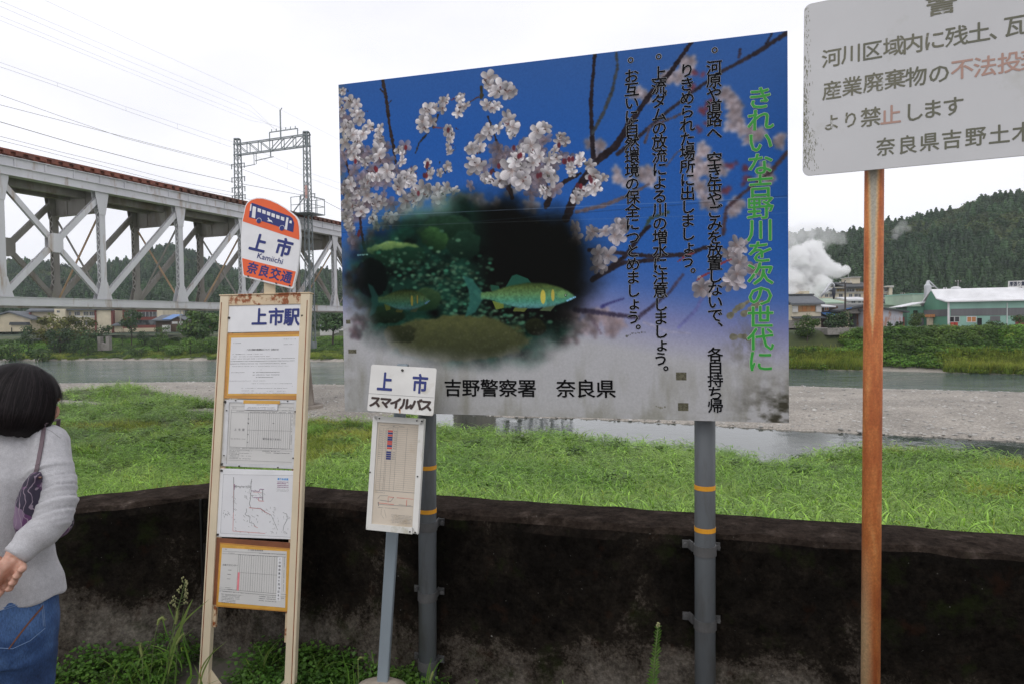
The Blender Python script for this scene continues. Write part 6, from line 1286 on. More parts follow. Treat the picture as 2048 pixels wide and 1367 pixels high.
Xf, Yf, tf_ = [np.concatenate([h[i] for h in hp_]) for i in range(3)]; nf_ = fbm(Xf * .018, Yf * .018, 66); jf = np.where(nf_ > .52, rng.integers(2, 5, len(Xf)), rng.integers(0, 2, len(Xf))); jf = np.where((tf_ > .80) & (rng.random(len(Xf)) < .85), rng.integers(2, 5, len(Xf)), jf); jf = np.where(rng.random(len(Xf)) < .12, rng.integers(0, 5, len(Xf)), jf); sf = rng.uniform(.36, .70, len(Xf)) * np.where(Xf < 0, 1.15, 1)
instancer('hill_forest', np.stack([Xf, Yf, hill_z(Xf, Yf) - .6], 1), np.stack([0 * Xf, 0 * Xf, rng.uniform(0, 6.3, len(Xf))], 1), np.stack([sf * 1.25, sf * 1.25, sf * rng.uniform(.6, .95, len(Xf))], 1), jf, pf, 'dense dark green forest covering the hills beyond the town')
# ------------------------------------------------------------------ the town across the river
class Fr:
    """a building's own frame: origin on the ground at its left front corner, x along the facade, y away from us"""
    def __init__(s, x0, x1, y0, d0, d1=None):
        d1 = d1 or d0; a, c = at(x0, y0, d0), at(x1, y0, d1); s.zb = a.z; s.o = a; e = Vector((c.x - a.x, c.y - a.y, 0)); s.W = e.length; s.ex = e.normalized(); s.ey = Vector((-s.ex.y, s.ex.x, 0)); s.d0 = d0; s.x0 = x0; s.x1 = x1
    def p(s, x, y, z): return s.o + s.ex * x + s.ey * y + Vector((0, 0, z))
    def z(s, px, py): return at(px, py, s.d0).z - s.zb
    def x(s, px): return (px - s.x0) / (s.x1 - s.x0) * s.W
    def box(s, mb, x0, x1, y0, y1, z0, z1):
        a = [s.p(*q) for q in ((x0, y0, z0), (x1, y0, z0), (x1, y1, z0), (x0, y1, z0))]; b_ = [s.p(*q) for q in ((x0, y0, z1), (x1, y0, z1), (x1, y1, z1), (x0, y1, z1))]; return mb.prism(a, b_)
    def prof(s, mb, pts, y0, y1):         # outline in x,z pushed back
        return mb.prism([s.p(x, y0, z) for x, z in pts], [s.p(x, y1, z) for x, z in pts])
    def profx(s, mb, pts, x0, x1):        # outline in y,z pushed along x
        return mb.prism([s.p(x0, y, z) for y, z in pts], [s.p(x1, y, z) for y, z in pts])
def bldg(name, label, fr, cat='building', group=None): c = fr.p(fr.W / 2, 2, 0); return thing(name, label, cat, c, group)
def put_box(name, mat, par, fr, *a): mb = MB(); fr.box(mb, *a); return mb.build(name, mat, par)
def window(fr, par, px0, px1, py0, py1, mat, y=0.0, frame=None, bars=1):
    x0, x1, z0, z1 = fr.x(px0), fr.x(px1), fr.z(px0, py1), fr.z(px0, py0); f_ = .08; mb = MB()
    for q in ((x0 - f_, x1 + f_, z0 - f_, z0), (x0 - f_, x1 + f_, z1, z1 + f_), (x0 - f_, x0, z0, z1), (x1, x1 + f_, z0, z1)): fr.box(mb, q[0], q[1], y - .07, y - .002, q[2], q[3])
    for i in range(1, bars + 1): xm = x0 + (x1 - x0) * i / (bars + 1); fr.box(mb, xm - .035, xm + .035, y - .06, y - .002, z0, z1)
    w = mb.build('window', frame or m_wfr, par); put_box('pane', mat, w, fr, x0, x1, y - .03, y - .003, z0, z1)
def bmat(name, c, **k): k.setdefault('rough', .8); k.setdefault('var', .12); k.setdefault('scale', .5); return pm(name, c, **k)
m_wfr = bmat('window frame', (.42, .42, .42)); m_glassd, t, b = nt('dark window glass'); b.inputs['Base Color'].default_value = (.04, .045, .05, 1); b.inputs['Roughness'].default_value = .12; n_ = noise(t, coords(t), .8, 2); r_q = ramp(t, [(.4, (.02, .022, .025)), (.65, (.10, .105, .11))]); t.links.new(n_, r_q.inputs[0]); t.links.new(r_q.outputs[0], b.inputs['Base Color'])
m_crm = bmat('cream render', (.52, .45, .33), stain=(.36, .31, .23), sthr=(.55, .8)); m_crm2 = bmat('pale cream render', (.62, .55, .42)); m_redb = bmat('red brown cladding', (.19, .055, .045)); m_slate = bmat('blue grey roof tiles', (.115, .125, .14), stain=(.17, .18, .19), sthr=(.5, .7), scale=1.5); m_tilek = bmat('dark roof tiles', (.07, .075, .08), scale=2)
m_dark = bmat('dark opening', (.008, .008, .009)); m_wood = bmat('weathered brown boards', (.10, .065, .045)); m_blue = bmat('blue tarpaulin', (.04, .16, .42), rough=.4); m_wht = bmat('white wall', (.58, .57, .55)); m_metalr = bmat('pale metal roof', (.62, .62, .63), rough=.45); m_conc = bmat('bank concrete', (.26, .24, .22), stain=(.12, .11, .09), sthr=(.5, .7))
def corrug(name, c, per=.35, k=.10, stain=None, **kw):
    m, t, b = nt(name); co = coords(t); w = N(t, 'TexWave', Scale=1 / per, Distortion=.0); w.bands_direction = 'X'; t.links.new(co, w.inputs['Vector']); r = ramp(t, [(0, tuple(x * (1 - k) for x in c)), (1, tuple(min(.9, x * (1 + k)) for x in c))]); t.links.new(w.outputs['Fac'], r.inputs[0]); n1 = noise(t, coords(t, (1, 1, .25)), .5, 6); r2 = ramp(t, [(.3, .86), (.7, 1.12)]); t.links.new(n1, r2.inputs[0]); o = mix(t, 1, r.outputs[0], r2.outputs[0], 'MULTIPLY')
    if stain: n2 = noise(t, coords(t, (1, 1, .4)), .9, 7, .65); r3 = ramp(t, [(.5, 0), (.62, 1)]); t.links.new(n2, r3.inputs[0]); o = mix(t, r3.outputs[0], o, stain)
    t.links.new(o, b.inputs['Base Color']); b.inputs['Roughness'].default_value = .55; return m
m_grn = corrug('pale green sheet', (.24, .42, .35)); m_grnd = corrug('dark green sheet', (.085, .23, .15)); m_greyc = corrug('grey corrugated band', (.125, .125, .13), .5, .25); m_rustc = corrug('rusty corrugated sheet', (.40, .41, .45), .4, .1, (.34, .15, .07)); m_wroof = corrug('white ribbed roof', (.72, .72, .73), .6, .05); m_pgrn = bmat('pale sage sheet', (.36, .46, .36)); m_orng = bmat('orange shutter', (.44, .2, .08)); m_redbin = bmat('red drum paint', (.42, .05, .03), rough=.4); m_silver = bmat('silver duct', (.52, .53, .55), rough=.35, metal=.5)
GB = None
# --- left: cream hall
f = Fr(-26, 62, 664, 178); t1 = bldg('gabled_hall', 'low cream hall with grey gable roof at the far left under the bridge', f); W = f.W; zp, ze = f.z(33, 626), f.z(62, 638)
xp = f.x(20); mb = MB(); f.prof(mb, [(0, 0), (W, 0), (W, ze), (xp, zp), (0, f.z(-26, 637))], 0, 16); mb.build('wall', m_crm, t1)
mb = MB(); f.prof(mb, [(W + .9, ze - .3), (xp, zp + .15), (xp, zp + .55), (W + .9, ze + .1)], -.6, 16.6); f.prof(mb, [(-.9, f.z(-26, 638) - .3), (-.9, f.z(-26, 638) + .1), (xp, zp + .55), (xp, zp + .15)], -.6, 16.6); mb.build('roof', m_slate, t1)
mb = MB(); f.prof(mb, [(f.x(27), f.z(27, 650)), (f.x(62), f.z(62, 650)), (f.x(60), f.z(60, 644)), (f.x(29), f.z(29, 644))], -1.6, -.0); mb.build('porch_roof', m_tilek, t1); put_box('porch_wall', m_crm, t1, f, f.x(29), f.x(60), -1.2, -.01, 0, f.z(29, 650)); put_box('door', m_dark, t1, f, f.x(29.5), f.x(31.5), -1.25, -1.21, 0, f.z(29, 655))
# --- left: school
f = Fr(58, 231, 668, 182, 186); t1 = bldg('school_building', 'long cream school building with red pillars and grey roofs behind the far trees', f); dp = 13
put_box('wall', m_crm, t1, f, f.x(63), f.x(115), 0, dp, 0, f.z(63, 624)); put_box('wall', m_crm, t1, f, f.x(136), f.x(225), 0, dp, 0, f.z(195, 620)); put_box('stair_tower', m_crm2, t1, f, f.x(114.5), f.x(136), -1.5, dp, 0, f.z(120, 600)); put_box('stair_tower', m_crm2, t1, f, f.x(136.2), f.x(170), 5, dp, f.z(150, 622), f.z(150, 604))
for x0, x1, ye, yr in ((57, 114.2, 624, 608), (134, 231, 620.5, 607.5)):
    mb = MB(); f.profx(mb, [(-.9, f.z(x0 + 20, ye)), (dp / 2, f.z(x0 + 20, yr)), (dp + .9, f.z(x0 + 20, ye)), (dp + .9, f.z(x0 + 20, ye) + .35), (dp / 2, f.z(x0 + 20, yr) + .4), (-.9, f.z(x0 + 20, ye) + .35)], f.x(x0), f.x(x1)); mb.build('roof', m_slate, t1)
mb = MB(); f.prof(mb, [(f.x(195), 0), (f.x(225), 0), (f.x(225), f.z(225, 620.5)), (f.x(210.5), f.z(210, 614)), (f.x(195), f.z(195, 620.5))], -.5, -.02); mb.build('gable_wall', m_crm2, t1)
mb = MB(); f.prof(mb, [(f.x(192.5), f.z(192, 621)), (f.x(210.5), f.z(210, 613.4)), (f.x(229), f.z(229, 621)), (f.x(229), f.z(229, 619.4)), (f.x(210.5), f.z(210, 611.8)), (f.x(192.5), f.z(192, 619.4))], -1.2, .2); mb.build('gable_verge', m_tilek, t1)
for a, c in ((192, 195), (225.2, 229.5), (62, 64.5)): put_box('red_pillar', m_redb, t1, f, f.x(a), f.x(c), -.8, .6, 0, f.z(a, 620.5 if a > 100 else 625))
for a, c in ((138.5, 142), (150, 160), (168, 177), (180, 190.5)): window(f, t1, a, c, 623.5, 630.5, m_glassd, 0, bars=2)
for a, c in ((150, 160), (168, 177), (180, 190)): window(f, t1, a, c, 641, 650, m_glassd, 0, bars=2)
window(f, t1, 120, 125, 621.5, 625, m_glassd, -1.5)
put_box('floor_band', m_wht, t1, f, f.x(137), f.x(191.5), -.12, -.01, f.z(150, 635), f.z(150, 632))
# --- left: broken concrete relic on the bank
f = Fr(195, 218, 696, 154); t1 = bldg('concrete_relic', 'broken concrete footing with two posts standing on the green bank', f, 'ruin'); mb = MB(); f.box(mb, 0, .7, 0, 1.2, -.5, f.z(195, 673)); mb.build('post', m_conc, t1); mb = MB(); f.box(mb, f.W - .7, f.W, 0, 1.2, -.5, f.z(216, 672)); mb.build('post', m_conc, t1); mb = MB(); f.prof(mb, [(.72, -.5), (f.W - .72, -.5), (f.W - .72, f.z(210, 688)), (.72, f.z(200, 684))], .1, .9); mb.build('slab', m_conc, t1)
# --- left: grey shed roof, red building, tarpaulin house
f = Fr(229, 246, 664, 184); t1 = bldg('small_shed', 'small shed with pale grey roof squeezed between school and red building', f); put_box('wall', m_crm, t1, f, 0, f.W, 0, 6, 0, f.z(235, 651)); mb = MB(); f.profx(mb, [(-.6, f.z(235, 652)), (6.4, f.z(235, 640)), (6.4, f.z(235, 640) + .3), (-.6, f.z(235, 652) + .3)], -.5, f.W + .4); mb.build('roof', m_slate, t1)
f = Fr(246, 328, 664, 182); t1 = bldg('red_building', 'three storey red and grey building beside the clipped dark tree', f); W = f.W
put_box('wall', m_redb, t1, f, 0, f.x(316.5), 0, 11, 0, f.z(280, 618)); put_box('end_wall', m_crm2, t1, f, f.x(316.7), W, -.4, 11, f.z(320, 641), f.z(320, 618.5)); put_box('end_wall', m_redb, t1, f, f.x(316.7), W, .1, 11, 0, f.z(320, 641.2)); put_box('roof', m_tilek, t1, f, -.5, f.x(317), -.5, 11.5, f.z(280, 618) + .01, f.z(280, 615.5))
for y0, y1 in ((624, 634), (640, 650)): put_box('window_band', m_glassd, t1, f, f.x(249), f.x(315.5), -.06, -.005, f.z(280, y1), f.z(280, y0))
for i in range(9): put_box('window_frame', m_wfr, t1, f, f.x(256 + i * 7.2), f.x(256.8 + i * 7.2), -.1, -.062, f.z(280, 634), f.z(280, 624))
put_box('ground_wall', m_crm, t1, f, .2, f.x(312), -.1, -.02, 0, f.z(280, 656)); mb = MB(); mb.ball(f.p(f.x(314), 3, f.z(314, 614.5)), .45, 8); mb.build('water_tank', m_wht, t1); mb = MB(); mb.ball(f.p(f.x(320), 3, f.z(320, 616.5)), .45, 8); mb.build('water_tank', m_wht, t1)
f = Fr(307, 390, 664, 172); t1 = bldg('tarpaulin_house', 'old dark wooden house with grey tiles and a blue tarpaulin on its roof', f, 'house'); W = f.W
put_box('wall', m_wood, t1, f, .6, W - .6, 0, 9, 0, f.z(340, 641)); mb = MB(); ze = f.z(340, 642); f.profx(mb, [(-1, ze), (4.5, f.z(340, 632)), (10, ze), (10, ze + .3), (4.5, f.z(340, 632) + .35), (-1, ze + .3)], 0, f.x(352)); mb.build('roof', m_slate, t1)
mb = MB(); f.profx(mb, [(-1.05, ze + .34), (4.4, f.z(340, 632) + .39), (4.4, f.z(340, 632) + .46), (-1.05, ze + .42)], f.x(329), f.x(349)); mb.build('tarpaulin', m_blue, t1)
for xa, xm, xb, yp, yo in ((345, 362, 379, 634.5, -1.6), (356, 371, 390, 628.5, 4)):
    mb = MB(); f.prof(mb, [(f.x(xa), f.z(xa, 642)), (f.x(xm), f.z(xm, yp)), (f.x(xb), f.z(xb, 642)), (f.x(xb), f.z(xb, 640.6)), (f.x(xm), f.z(xm, yp - 1.6)), (f.x(xa), f.z(xa, 640.6))], yo, yo + 8); mb.build('roof', m_slate, t1); mb = MB(); f.prof(mb, [(f.x(xa + 2), f.z(xa, 643)), (f.x(xb - 2), f.z(xb, 643)), (f.x(xm), f.z(xm, yp + .8))], yo + .4, yo + 6); mb.build('gable_wall', m_wood, t1); put_box('wall', m_wood, t1, f, f.x(xa + 2), f.x(xb - 2), yo + .4, yo + 6, 0, f.z(xa, 643) - .01)
window(f, t1, 350, 360, 643.5, 647, m_wht, -1.2); window(f, t1, 364, 370, 643.5, 646.5, m_wht, -1.2); put_box('lean_to', m_wht, t1, f, f.x(341), f.x(350), -4, -2, 0, f.z(345, 650))
m_pole = bmat('concrete pole', (.3, .3, .29)); m_pold = bmat('dark timber pole', (.06, .05, .045))
def upole(px, y0, y1, d, r, label, mat=None, arm=None, group='utility poles'):
    a, c = at(px, y1, d), at(px, y0, d); c.x = a.x; c.y = a.y; t_ = thing('utility_pole', label, 'pole', a, group); mb = MB(); mb.tube([a, c], [r, r * .7], 8); mb.build('shaft', mat or m_pole, t_)
    mb = MB(); z = c.z - .5; mb.box((a.x - (arm or .9), a.y - .1, z), (a.x + (arm or .9), a.y - .02, z + .12)); mb.build('crossarm', m_pold, t_)
    for e in (-.8, 0, .8): mb = MB(); mb.tube([Vector((a.x + e * (arm or .9), a.y - .06, z + .12)), Vector((a.x + e * (arm or .9), a.y - .06, z + .4))], .07, 6); mb.build('insulator', m_wht, t_)
upole(361.8, 619, 668, 168, .2, 'pale utility pole in front of the tarpaulin house'); upole(398.7, 613, 652, 196, .18, 'pale utility pole rising behind the wide spreading tree'); upole(1690.5, 561, 652, 101, .16, 'dark utility pole beside the open shed, left of the rusty sign pole', m_pold, 1.0); upole(1916, 560, 582, 150, .14, 'grey mast with crossbars behind the green factory roof', None, .7); upole(1805, 585, 610, 160, .14, 'thin far pole left of the silver silo', None, .5); upole(369, 612, 650, 200, .16, 'thin far pole behind the tarpaulin house ridge')
# --- right: shuttered house
f = Fr(1584, 1642, 656, 109); t1 = bldg('shuttered_house', 'cream two storey house with brown shutters beside the billboard edge', f, 'house'); W = f.W
put_box('wall', m_crm2, t1, f, 0, W, 0, 7, 0, f.z(1610, 609)); put_box('fence_wall', m_conc, t1, f, -3.4, .9, -.9, -.7, 0, f.z(1600, 640)); mb = MB(); f.profx(mb, [(-.8, f.z(1610, 610)), (3.5, f.z(1610, 594)), (7.8, f.z(1610, 610)), (7.8, f.z(1610, 610) + .3), (3.5, f.z(1610, 594) + .35), (-.8, f.z(1610, 610) + .3)], -.4, W + .3); mb.build('roof', m_slate, t1); mb = MB(); f.box(mb, -.45, W + .35, 3.2, 3.8, f.z(1610, 594) + .36, f.z(1610, 594) + .6); mb.build('roof_ridge', m_tilek, t1)
for i in range(4): put_box('shutter', m_orng if i % 2 else bmat('tan shutter', (.40, .22, .10)), t1, f, f.x(1596.3 + i * 8.4), f.x(1604.2 + i * 8.4), -.12, -.01, f.z(1610, 623.5), f.z(1610, 612.3))
for a, c in ((1584.6, 1594.6), (1631, 1641.5)): put_box('shutter_box', m_wht, t1, f, f.x(a), f.x(c), -.3, -.01, f.z(1610, 624.5), f.z(1610, 611.5))
mb = MB(); f.profx(mb, [(-1.4, f.z(1610, 637.5)), (-.01, f.z(1610, 634.5)), (-.01, f.z(1610, 634.5) + .15), (-1.4, f.z(1610, 637.5) + .15)], -.2, W + .2); mb.build('eave', m_tilek, t1)
f = Fr(1643, 1676, 656, 110); t1 = bldg('tarpaulin_shed', 'small brown shed with a blue awning beside the shuttered house', f, 'shed'); put_box('wall', m_wood, t1, f, 0, f.W, 0, 5, 0, f.z(1655, 613)); mb = MB(); f.profx(mb, [(-.8, f.z(1655, 615)), (5, f.z(1655, 609)), (5, f.z(1655, 609) + .2), (-.8, f.z(1655, 615) + .2)], -.3, f.x(1667)); mb.build('roof', m_metalr, t1); mb = MB(); f.profx(mb, [(-2.2, f.z(1655, 631)), (-.02, f.z(1655, 626)), (-.02, f.z(1655, 626) + .12), (-2.2, f.z(1655, 631) + .12)], -.2, f.W); mb.build('awning', m_blue, t1); put_box('lower_wall', m_crm, t1, f, .1, f.W - .2, -1.9, -1.7, 0, f.z(1655, 632)); window(f, t1, 1649, 1657, 615, 621, m_orng, 0)
f = Fr(1685, 1735, 657, 107); t1 = bldg('open_shed', 'open fronted dark timber shed beside the rusty sign pole', f, 'shed'); W = f.W; zr, ze = f.z(1728, 612), f.z(1690, 621)
for q in ((0, .35, 0, 8), (W - .3, W, 0, 8), (.35, W - .3, 7.5, 8)): put_box('wall', m_wood, t1, f, q[0], q[1], q[2], q[3], 0, ze)
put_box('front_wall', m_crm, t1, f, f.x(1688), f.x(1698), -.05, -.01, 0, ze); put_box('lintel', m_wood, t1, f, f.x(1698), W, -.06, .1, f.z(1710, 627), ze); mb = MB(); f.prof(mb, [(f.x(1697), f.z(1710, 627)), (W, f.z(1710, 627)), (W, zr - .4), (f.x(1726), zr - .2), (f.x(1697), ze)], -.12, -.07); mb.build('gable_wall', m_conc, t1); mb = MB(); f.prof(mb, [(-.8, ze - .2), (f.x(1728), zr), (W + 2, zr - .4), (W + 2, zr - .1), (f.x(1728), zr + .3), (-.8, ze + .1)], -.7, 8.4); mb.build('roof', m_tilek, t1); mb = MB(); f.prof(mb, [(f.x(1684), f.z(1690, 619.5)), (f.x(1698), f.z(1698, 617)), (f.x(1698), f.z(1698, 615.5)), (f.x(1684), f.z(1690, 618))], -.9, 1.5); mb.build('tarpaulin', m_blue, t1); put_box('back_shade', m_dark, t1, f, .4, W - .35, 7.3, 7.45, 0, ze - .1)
for i in range(3): put_box('stored_timber', m_wood, t1, f, f.x(1700) + i * .8, f.x(1700) + i * .8 + .5, 2.5, 5.5, .0, .5 + .25 * i)
f = Fr(1727, 1809, 658, 106); t1 = bldg('rusty_shed', 'pale corrugated shed with rusty lower walls right of the sign pole', f, 'shed'); W = f.W; zr, ze = f.z(1745, 614), f.z(1808, 622); mb = MB(); f.prof(mb, [(0, 0), (f.x(1805.5), 0), (f.x(1805.5), ze - .1), (f.x(1745), zr - .2), (0, zr - .5)], 0, 9); mb.build('wall', m_rustc, t1); mb = MB(); f.prof(mb, [(-.4, zr - .6), (f.x(1745), zr - .1), (W + .5, ze - .3), (W + .5, ze - .05), (f.x(1745), zr + .15), (-.4, zr - .3)], -.5, 9.3); mb.build('roof', m_tilek, t1); put_box('side_door', m_redb, t1, f, f.x(1807), f.x(1812), .4, .6, 0, f.z(1808, 634)); put_box('footing', m_wht, t1, f, 0, W, -.5, -.05, -.2, f.z(1770, 655))
f = Fr(1660, 1860, 630, 128); t1 = bldg('sage_shed', 'long sage green shed with shallow roof behind the rusty shed', f, 'shed'); mb = MB(); f.prof(mb, [(f.x(1700), 0), (f.x(1846), 0), (f.x(1846), f.z(1846, 617)), (f.x(1760), f.z(1760, 609)), (f.x(1700), f.z(1700, 617))], 0, 10); mb.build('wall', m_pgrn, t1); mb = MB(); f.prof(mb, [(f.x(1698), f.z(1700, 617.5)), (f.x(1760), f.z(1760, 609)), (f.x(1848), f.z(1846, 618)), (f.x(1848), f.z(1846, 616)), (f.x(1760), f.z(1760, 607)), (f.x(1698), f.z(1700, 616))], -.5, 10.5); mb.build('roof', m_pgrn, t1)
f = Fr(1640, 1735, 634, 124); t1 = bldg('grey_roofed_shed', 'long low shed with brown grey roof behind the utility pole', f, 'shed'); put_box('wall', m_wood, t1, f, f.x(1662), f.W, 0, 8, 0, f.z(1690, 619)); mb = MB(); f.profx(mb, [(-.5, f.z(1690, 620)), (7, f.z(1690, 609)), (7, f.z(1690, 609) + .25), (-.5, f.z(1690, 620) + .25)], f.x(1662), f.W); mb.build('roof', bmat('grey brown roof sheet', (.17, .155, .15)), t1); put_box('white_parapet', m_metalr, t1, f, 0, f.W, 8, 8.6, f.z(1690, 611), f.z(1690, 607))
f = Fr(1643, 1694, 622, 140); t1 = bldg('green_roofed_mill', 'mill building with pale green roof under the steam plume', f); put_box('wall', m_wht, t1, f, 0, f.W, 1, 9, 0, f.z(1670, 607)); mb = MB(); f.profx(mb, [(0, f.z(1670, 607.5)), (8, f.z(1670, 597)), (8, f.z(1670, 597) + .3), (0, f.z(1670, 607.5) + .3)], -.4, f.W); mb.build('roof', m_pgrn, t1); put_box('brick_stack', m_crm, t1, f, f.x(1619), f.x(1627), 6, 9, 0, f.z(1625, 584)); put_box('white_stack', m_crm2, t1, f, f.x(1628), f.x(1640), 5, 9, 0, f.z(1635, 580))
f = Fr(1696, 1738, 622, 142); t1 = bldg('white_annex', 'small white building with pale ribbed roof before the hotel', f); put_box('wall', m_wht, t1, f, 0, f.W, 0, 8, 0, f.z(1710, 602)); mb = MB(); f.profx(mb, [(-.5, f.z(1710, 602)), (5, f.z(1710, 595.5)), (5, f.z(1710, 595.5) + .3), (-.5, f.z(1710, 602) + .3)], -.3, f.W + .2); mb.build('roof', m_metalr, t1)
for a, c in ((1703, 1710), (1717, 1721), (1725, 1731)): window(f, t1, a, c, 602.6, 606, m_glassd, 0)
# curved duct and dust cyclone
cyc = at(1667.5, 604, 130); t1 = thing('dust_cyclone', 'dark cyclone with silver gooseneck ducts beside the steam', 'machine', cyc); D_ = 130
def P2_(x, y, d=D_): return at(x, y, d)
mb = MB(); mb.tube([P2_(1667.5, 576.5), P2_(1667.5, 588), P2_(1667.5, 598.5)], [.34, .34, .12], 12); mb.build('cyclone', bmat('dark blue steel', (.035, .04, .055)), t1, True)
for pts, r in (([(1643, 592), (1650, 583), (1656, 573), (1660, 568), (1664, 566.5), (1667.5, 569), (1668, 577)], .19), ([(1642, 594), (1650, 586), (1657, 580), (1663, 578), (1667, 579)], .14)): mb = MB(); mb.tube([P2_(*p) for p in pts], r, 10); mb.build('duct', m_silver, t1, True)
# hotel
f = Fr(1640, 1782, 618, 176); t1 = bldg('hotel', 'long cream hotel with rows of windows below the wooded hill', f); W = f.W
put_box('wall', m_crm2, t1, f, f.x(1645), f.x(1778), 0, 12, 0, f.z(1700, 574)); put_box('end_wall', m_crm2, t1, f, f.x(1775), W, -.6, 12, 0, f.z(1780, 573)); put_box('gable_cap', m_wht, t1, f, f.x(1776.5), W + .3, -.8, 12.2, f.z(1780, 575.5), f.z(1780, 571.5)); mb = MB(); f.profx(mb, [(-1, f.z(1700, 576)), (6, f.z(1700, 564)), (12.5, f.z(1700, 576)), (12.5, f.z(1700, 576) + .3), (6, f.z(1700, 564) + .3), (-1, f.z(1700, 576) + .3)], f.x(1688), f.x(1745)); mb.build('roof', m_tilek, t1); mb = MB(); f.profx(mb, [(-1.2, f.z(1700, 577)), (1.2, f.z(1700, 573.3)), (12.5, f.z(1700, 573.3)), (12.5, f.z(1700, 577))], f.x(1646), f.x(1776)); mb.build('roof_edge', m_tilek, t1); put_box('penthouse', m_crm2, t1, f, f.x(1713), f.x(1732), 3, 8, f.z(1720, 566), f.z(1720, 554)); put_box('penthouse_roof', m_wht, t1, f, f.x(1711.5), f.x(1733), 2.6, 8.4, f.z(1720, 554) + .01, f.z(1720, 552.6))
for x in range(1655, 1776, 19): window(f, t1, x, x + 15.5, 578.2, 583.6, m_glassd if (x // 19) % 2 else bmat('amber curtain', (.3, .2, .07)), 0, bars=2)
for x, wd in ((1650, 6), (1659, 5), (1678, 7), (1698, 6), (1709, 6), (1717, 4), (1730, 5), (1740, 7), (1756, 6), (1767, 6)): window(f, t1, x, x + wd, 588.5, 594, m_glassd, 0)
for x, wd in ((1766, 6), (1745, 7), (1727, 6)): window(f, t1, x, x + wd, 599, 604, m_glassd, 0)
put_box('ledge', m_wht, t1, f, f.x(1646), f.x(1775), -.35, -.01, f.z(1700, 585.7), f.z(1700, 584.5)); put_box('ledge', m_wht, t1, f, f.x(1646), f.x(1775), -.2, -.01, f.z(1700, 597), f.z(1700, 596)); mb = MB(); mb.tube([f.p(f.x(1716), 5, f.z(1716, 552)), f.p(f.x(1716), 5, f.z(1716, 538))], .09, 5); mb.build('antenna', m_pole, t1)
# --- right: green factory
f = Fr(1848, 1895.5, 655, 108, 102); g = Fr(1895.5, 2085, 655, 102, 98); t1 = bldg('green_factory', 'big green corrugated factory with white roof and roof sign on the far bank', g, 'factory')
L = g.W; Dp = 13.0; pk = f.z(1862, 582); zl, ze = f.z(1848, 609.5), g.z(1895.5, 604)
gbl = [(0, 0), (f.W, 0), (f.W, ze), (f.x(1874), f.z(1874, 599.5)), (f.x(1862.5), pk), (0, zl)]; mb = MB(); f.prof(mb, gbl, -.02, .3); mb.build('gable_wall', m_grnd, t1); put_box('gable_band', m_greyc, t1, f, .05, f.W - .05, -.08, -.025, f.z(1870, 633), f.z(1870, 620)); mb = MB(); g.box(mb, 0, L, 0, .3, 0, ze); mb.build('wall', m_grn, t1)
put_box('wall_band', m_greyc, t1, g, .35, g.x(2014), -.06, -.005, g.z(1900, 632.3), g.z(1900, 618)); put_box('wall_band', m_greyc, t1, g, g.x(2017), L, -.06, -.005, g.z(2020, 631.5), g.z(2020, 616.5)); put_box('corner_trim', m_metalr, t1, g, -.05, .2, -.12, -.005, 0, ze)
def rp(px, py, d): return at(px, py, d)
rid0 = f.p(f.x(1862.5), 0, pk); rid1 = rid0 + g.ex * (L + 4) ; e0_ = g.p(-.4, -.7, ze - .05); e1_ = g.p(L, -.7, ze - .05); k0 = f.p(f.x(1874), -.1, f.z(1874, 599.5)); rid1.z = rid0.z; back0 = rid0 + g.ey * 7 - Vector((0, 0, 2.5)); back1 = rid1 + g.ey * 7 - Vector((0, 0, 2.5))
up = Vector((0, 0, .18)); mb = MB(); top = [e0_, e1_, rid1, rid0, k0]; mb.prism(top, [p + up for p in top]); mb.prism([rid0, rid1, back1, back0], [p + up for p in (rid0, rid1, back1, back0)]); lft = [rid0 + Vector((0, 0, .02)), back0 + Vector((0, 0, .02)), f.p(-.6, 8, zl), f.p(-.6, -.3, zl - .05)]; mb.prism(lft, [p + up for p in lft]); mb.build('roof', m_wroof, t1)
for px0, px1, y0, y1, mt in ((1900, 1909, 634, 643.5, m_dark), (1909.5, 1919, 634, 643, m_glassd)): window(g, t1, px0, px1, y0, y1, mt, -.0, m_wfr, 0)
window(g, t1, 1935.5, 1953, 634, 643.5, m_orng, 0, m_metalr, 1); put_box('door', m_dark, t1, g, g.x(1956), g.x(1965), -.05, -.004, 0, g.z(1960, 636)); put_box('door_leaf', m_grn, t1, g, g.x(1965.3), g.x(1973.5), -.12, -.06, 0, g.z(1970, 636)); put_box('brown_panel', m_greyc, t1, g, g.x(1982), g.x(2002), -.05, -.004, g.z(1990, 642), g.z(1990, 632.6)); put_box('brown_panel', m_redb, t1, g, g.x(2032), g.x(2070), -.05, -.004, .3, g.z(2040, 632))
put_box('downpipe', m_metalr, t1, g, g.x(2014.8), g.x(2016), -.14, -.02, 0, ze - .3)
h = Fr(1814, 1849, 655, 109, 108.3); put_box('lean_to_wall', m_grnd, t1, h, 0, h.W, 0, 7, 0, h.z(1830, 613)); put_box('lean_to_band', m_greyc, t1, h, h.x(1836), h.W - .1, -.05, -.005, 0, h.z(1840, 626)); put_box('lean_to_door', m_dark, t1, h, h.x(1826.5), h.x(1835), -.06, -.006, h.z(1830, 637.5), h.z(1830, 621)); mb = MB(); h.prof(mb, [(-.9, h.z(1814, 614.5)), (h.W, h.z(1849, 606)), (h.W, h.z(1849, 603.5)), (-.9, h.z(1814, 613.2))], -.6, 7.5); mb.build('lean_to_roof', m_wroof, t1)
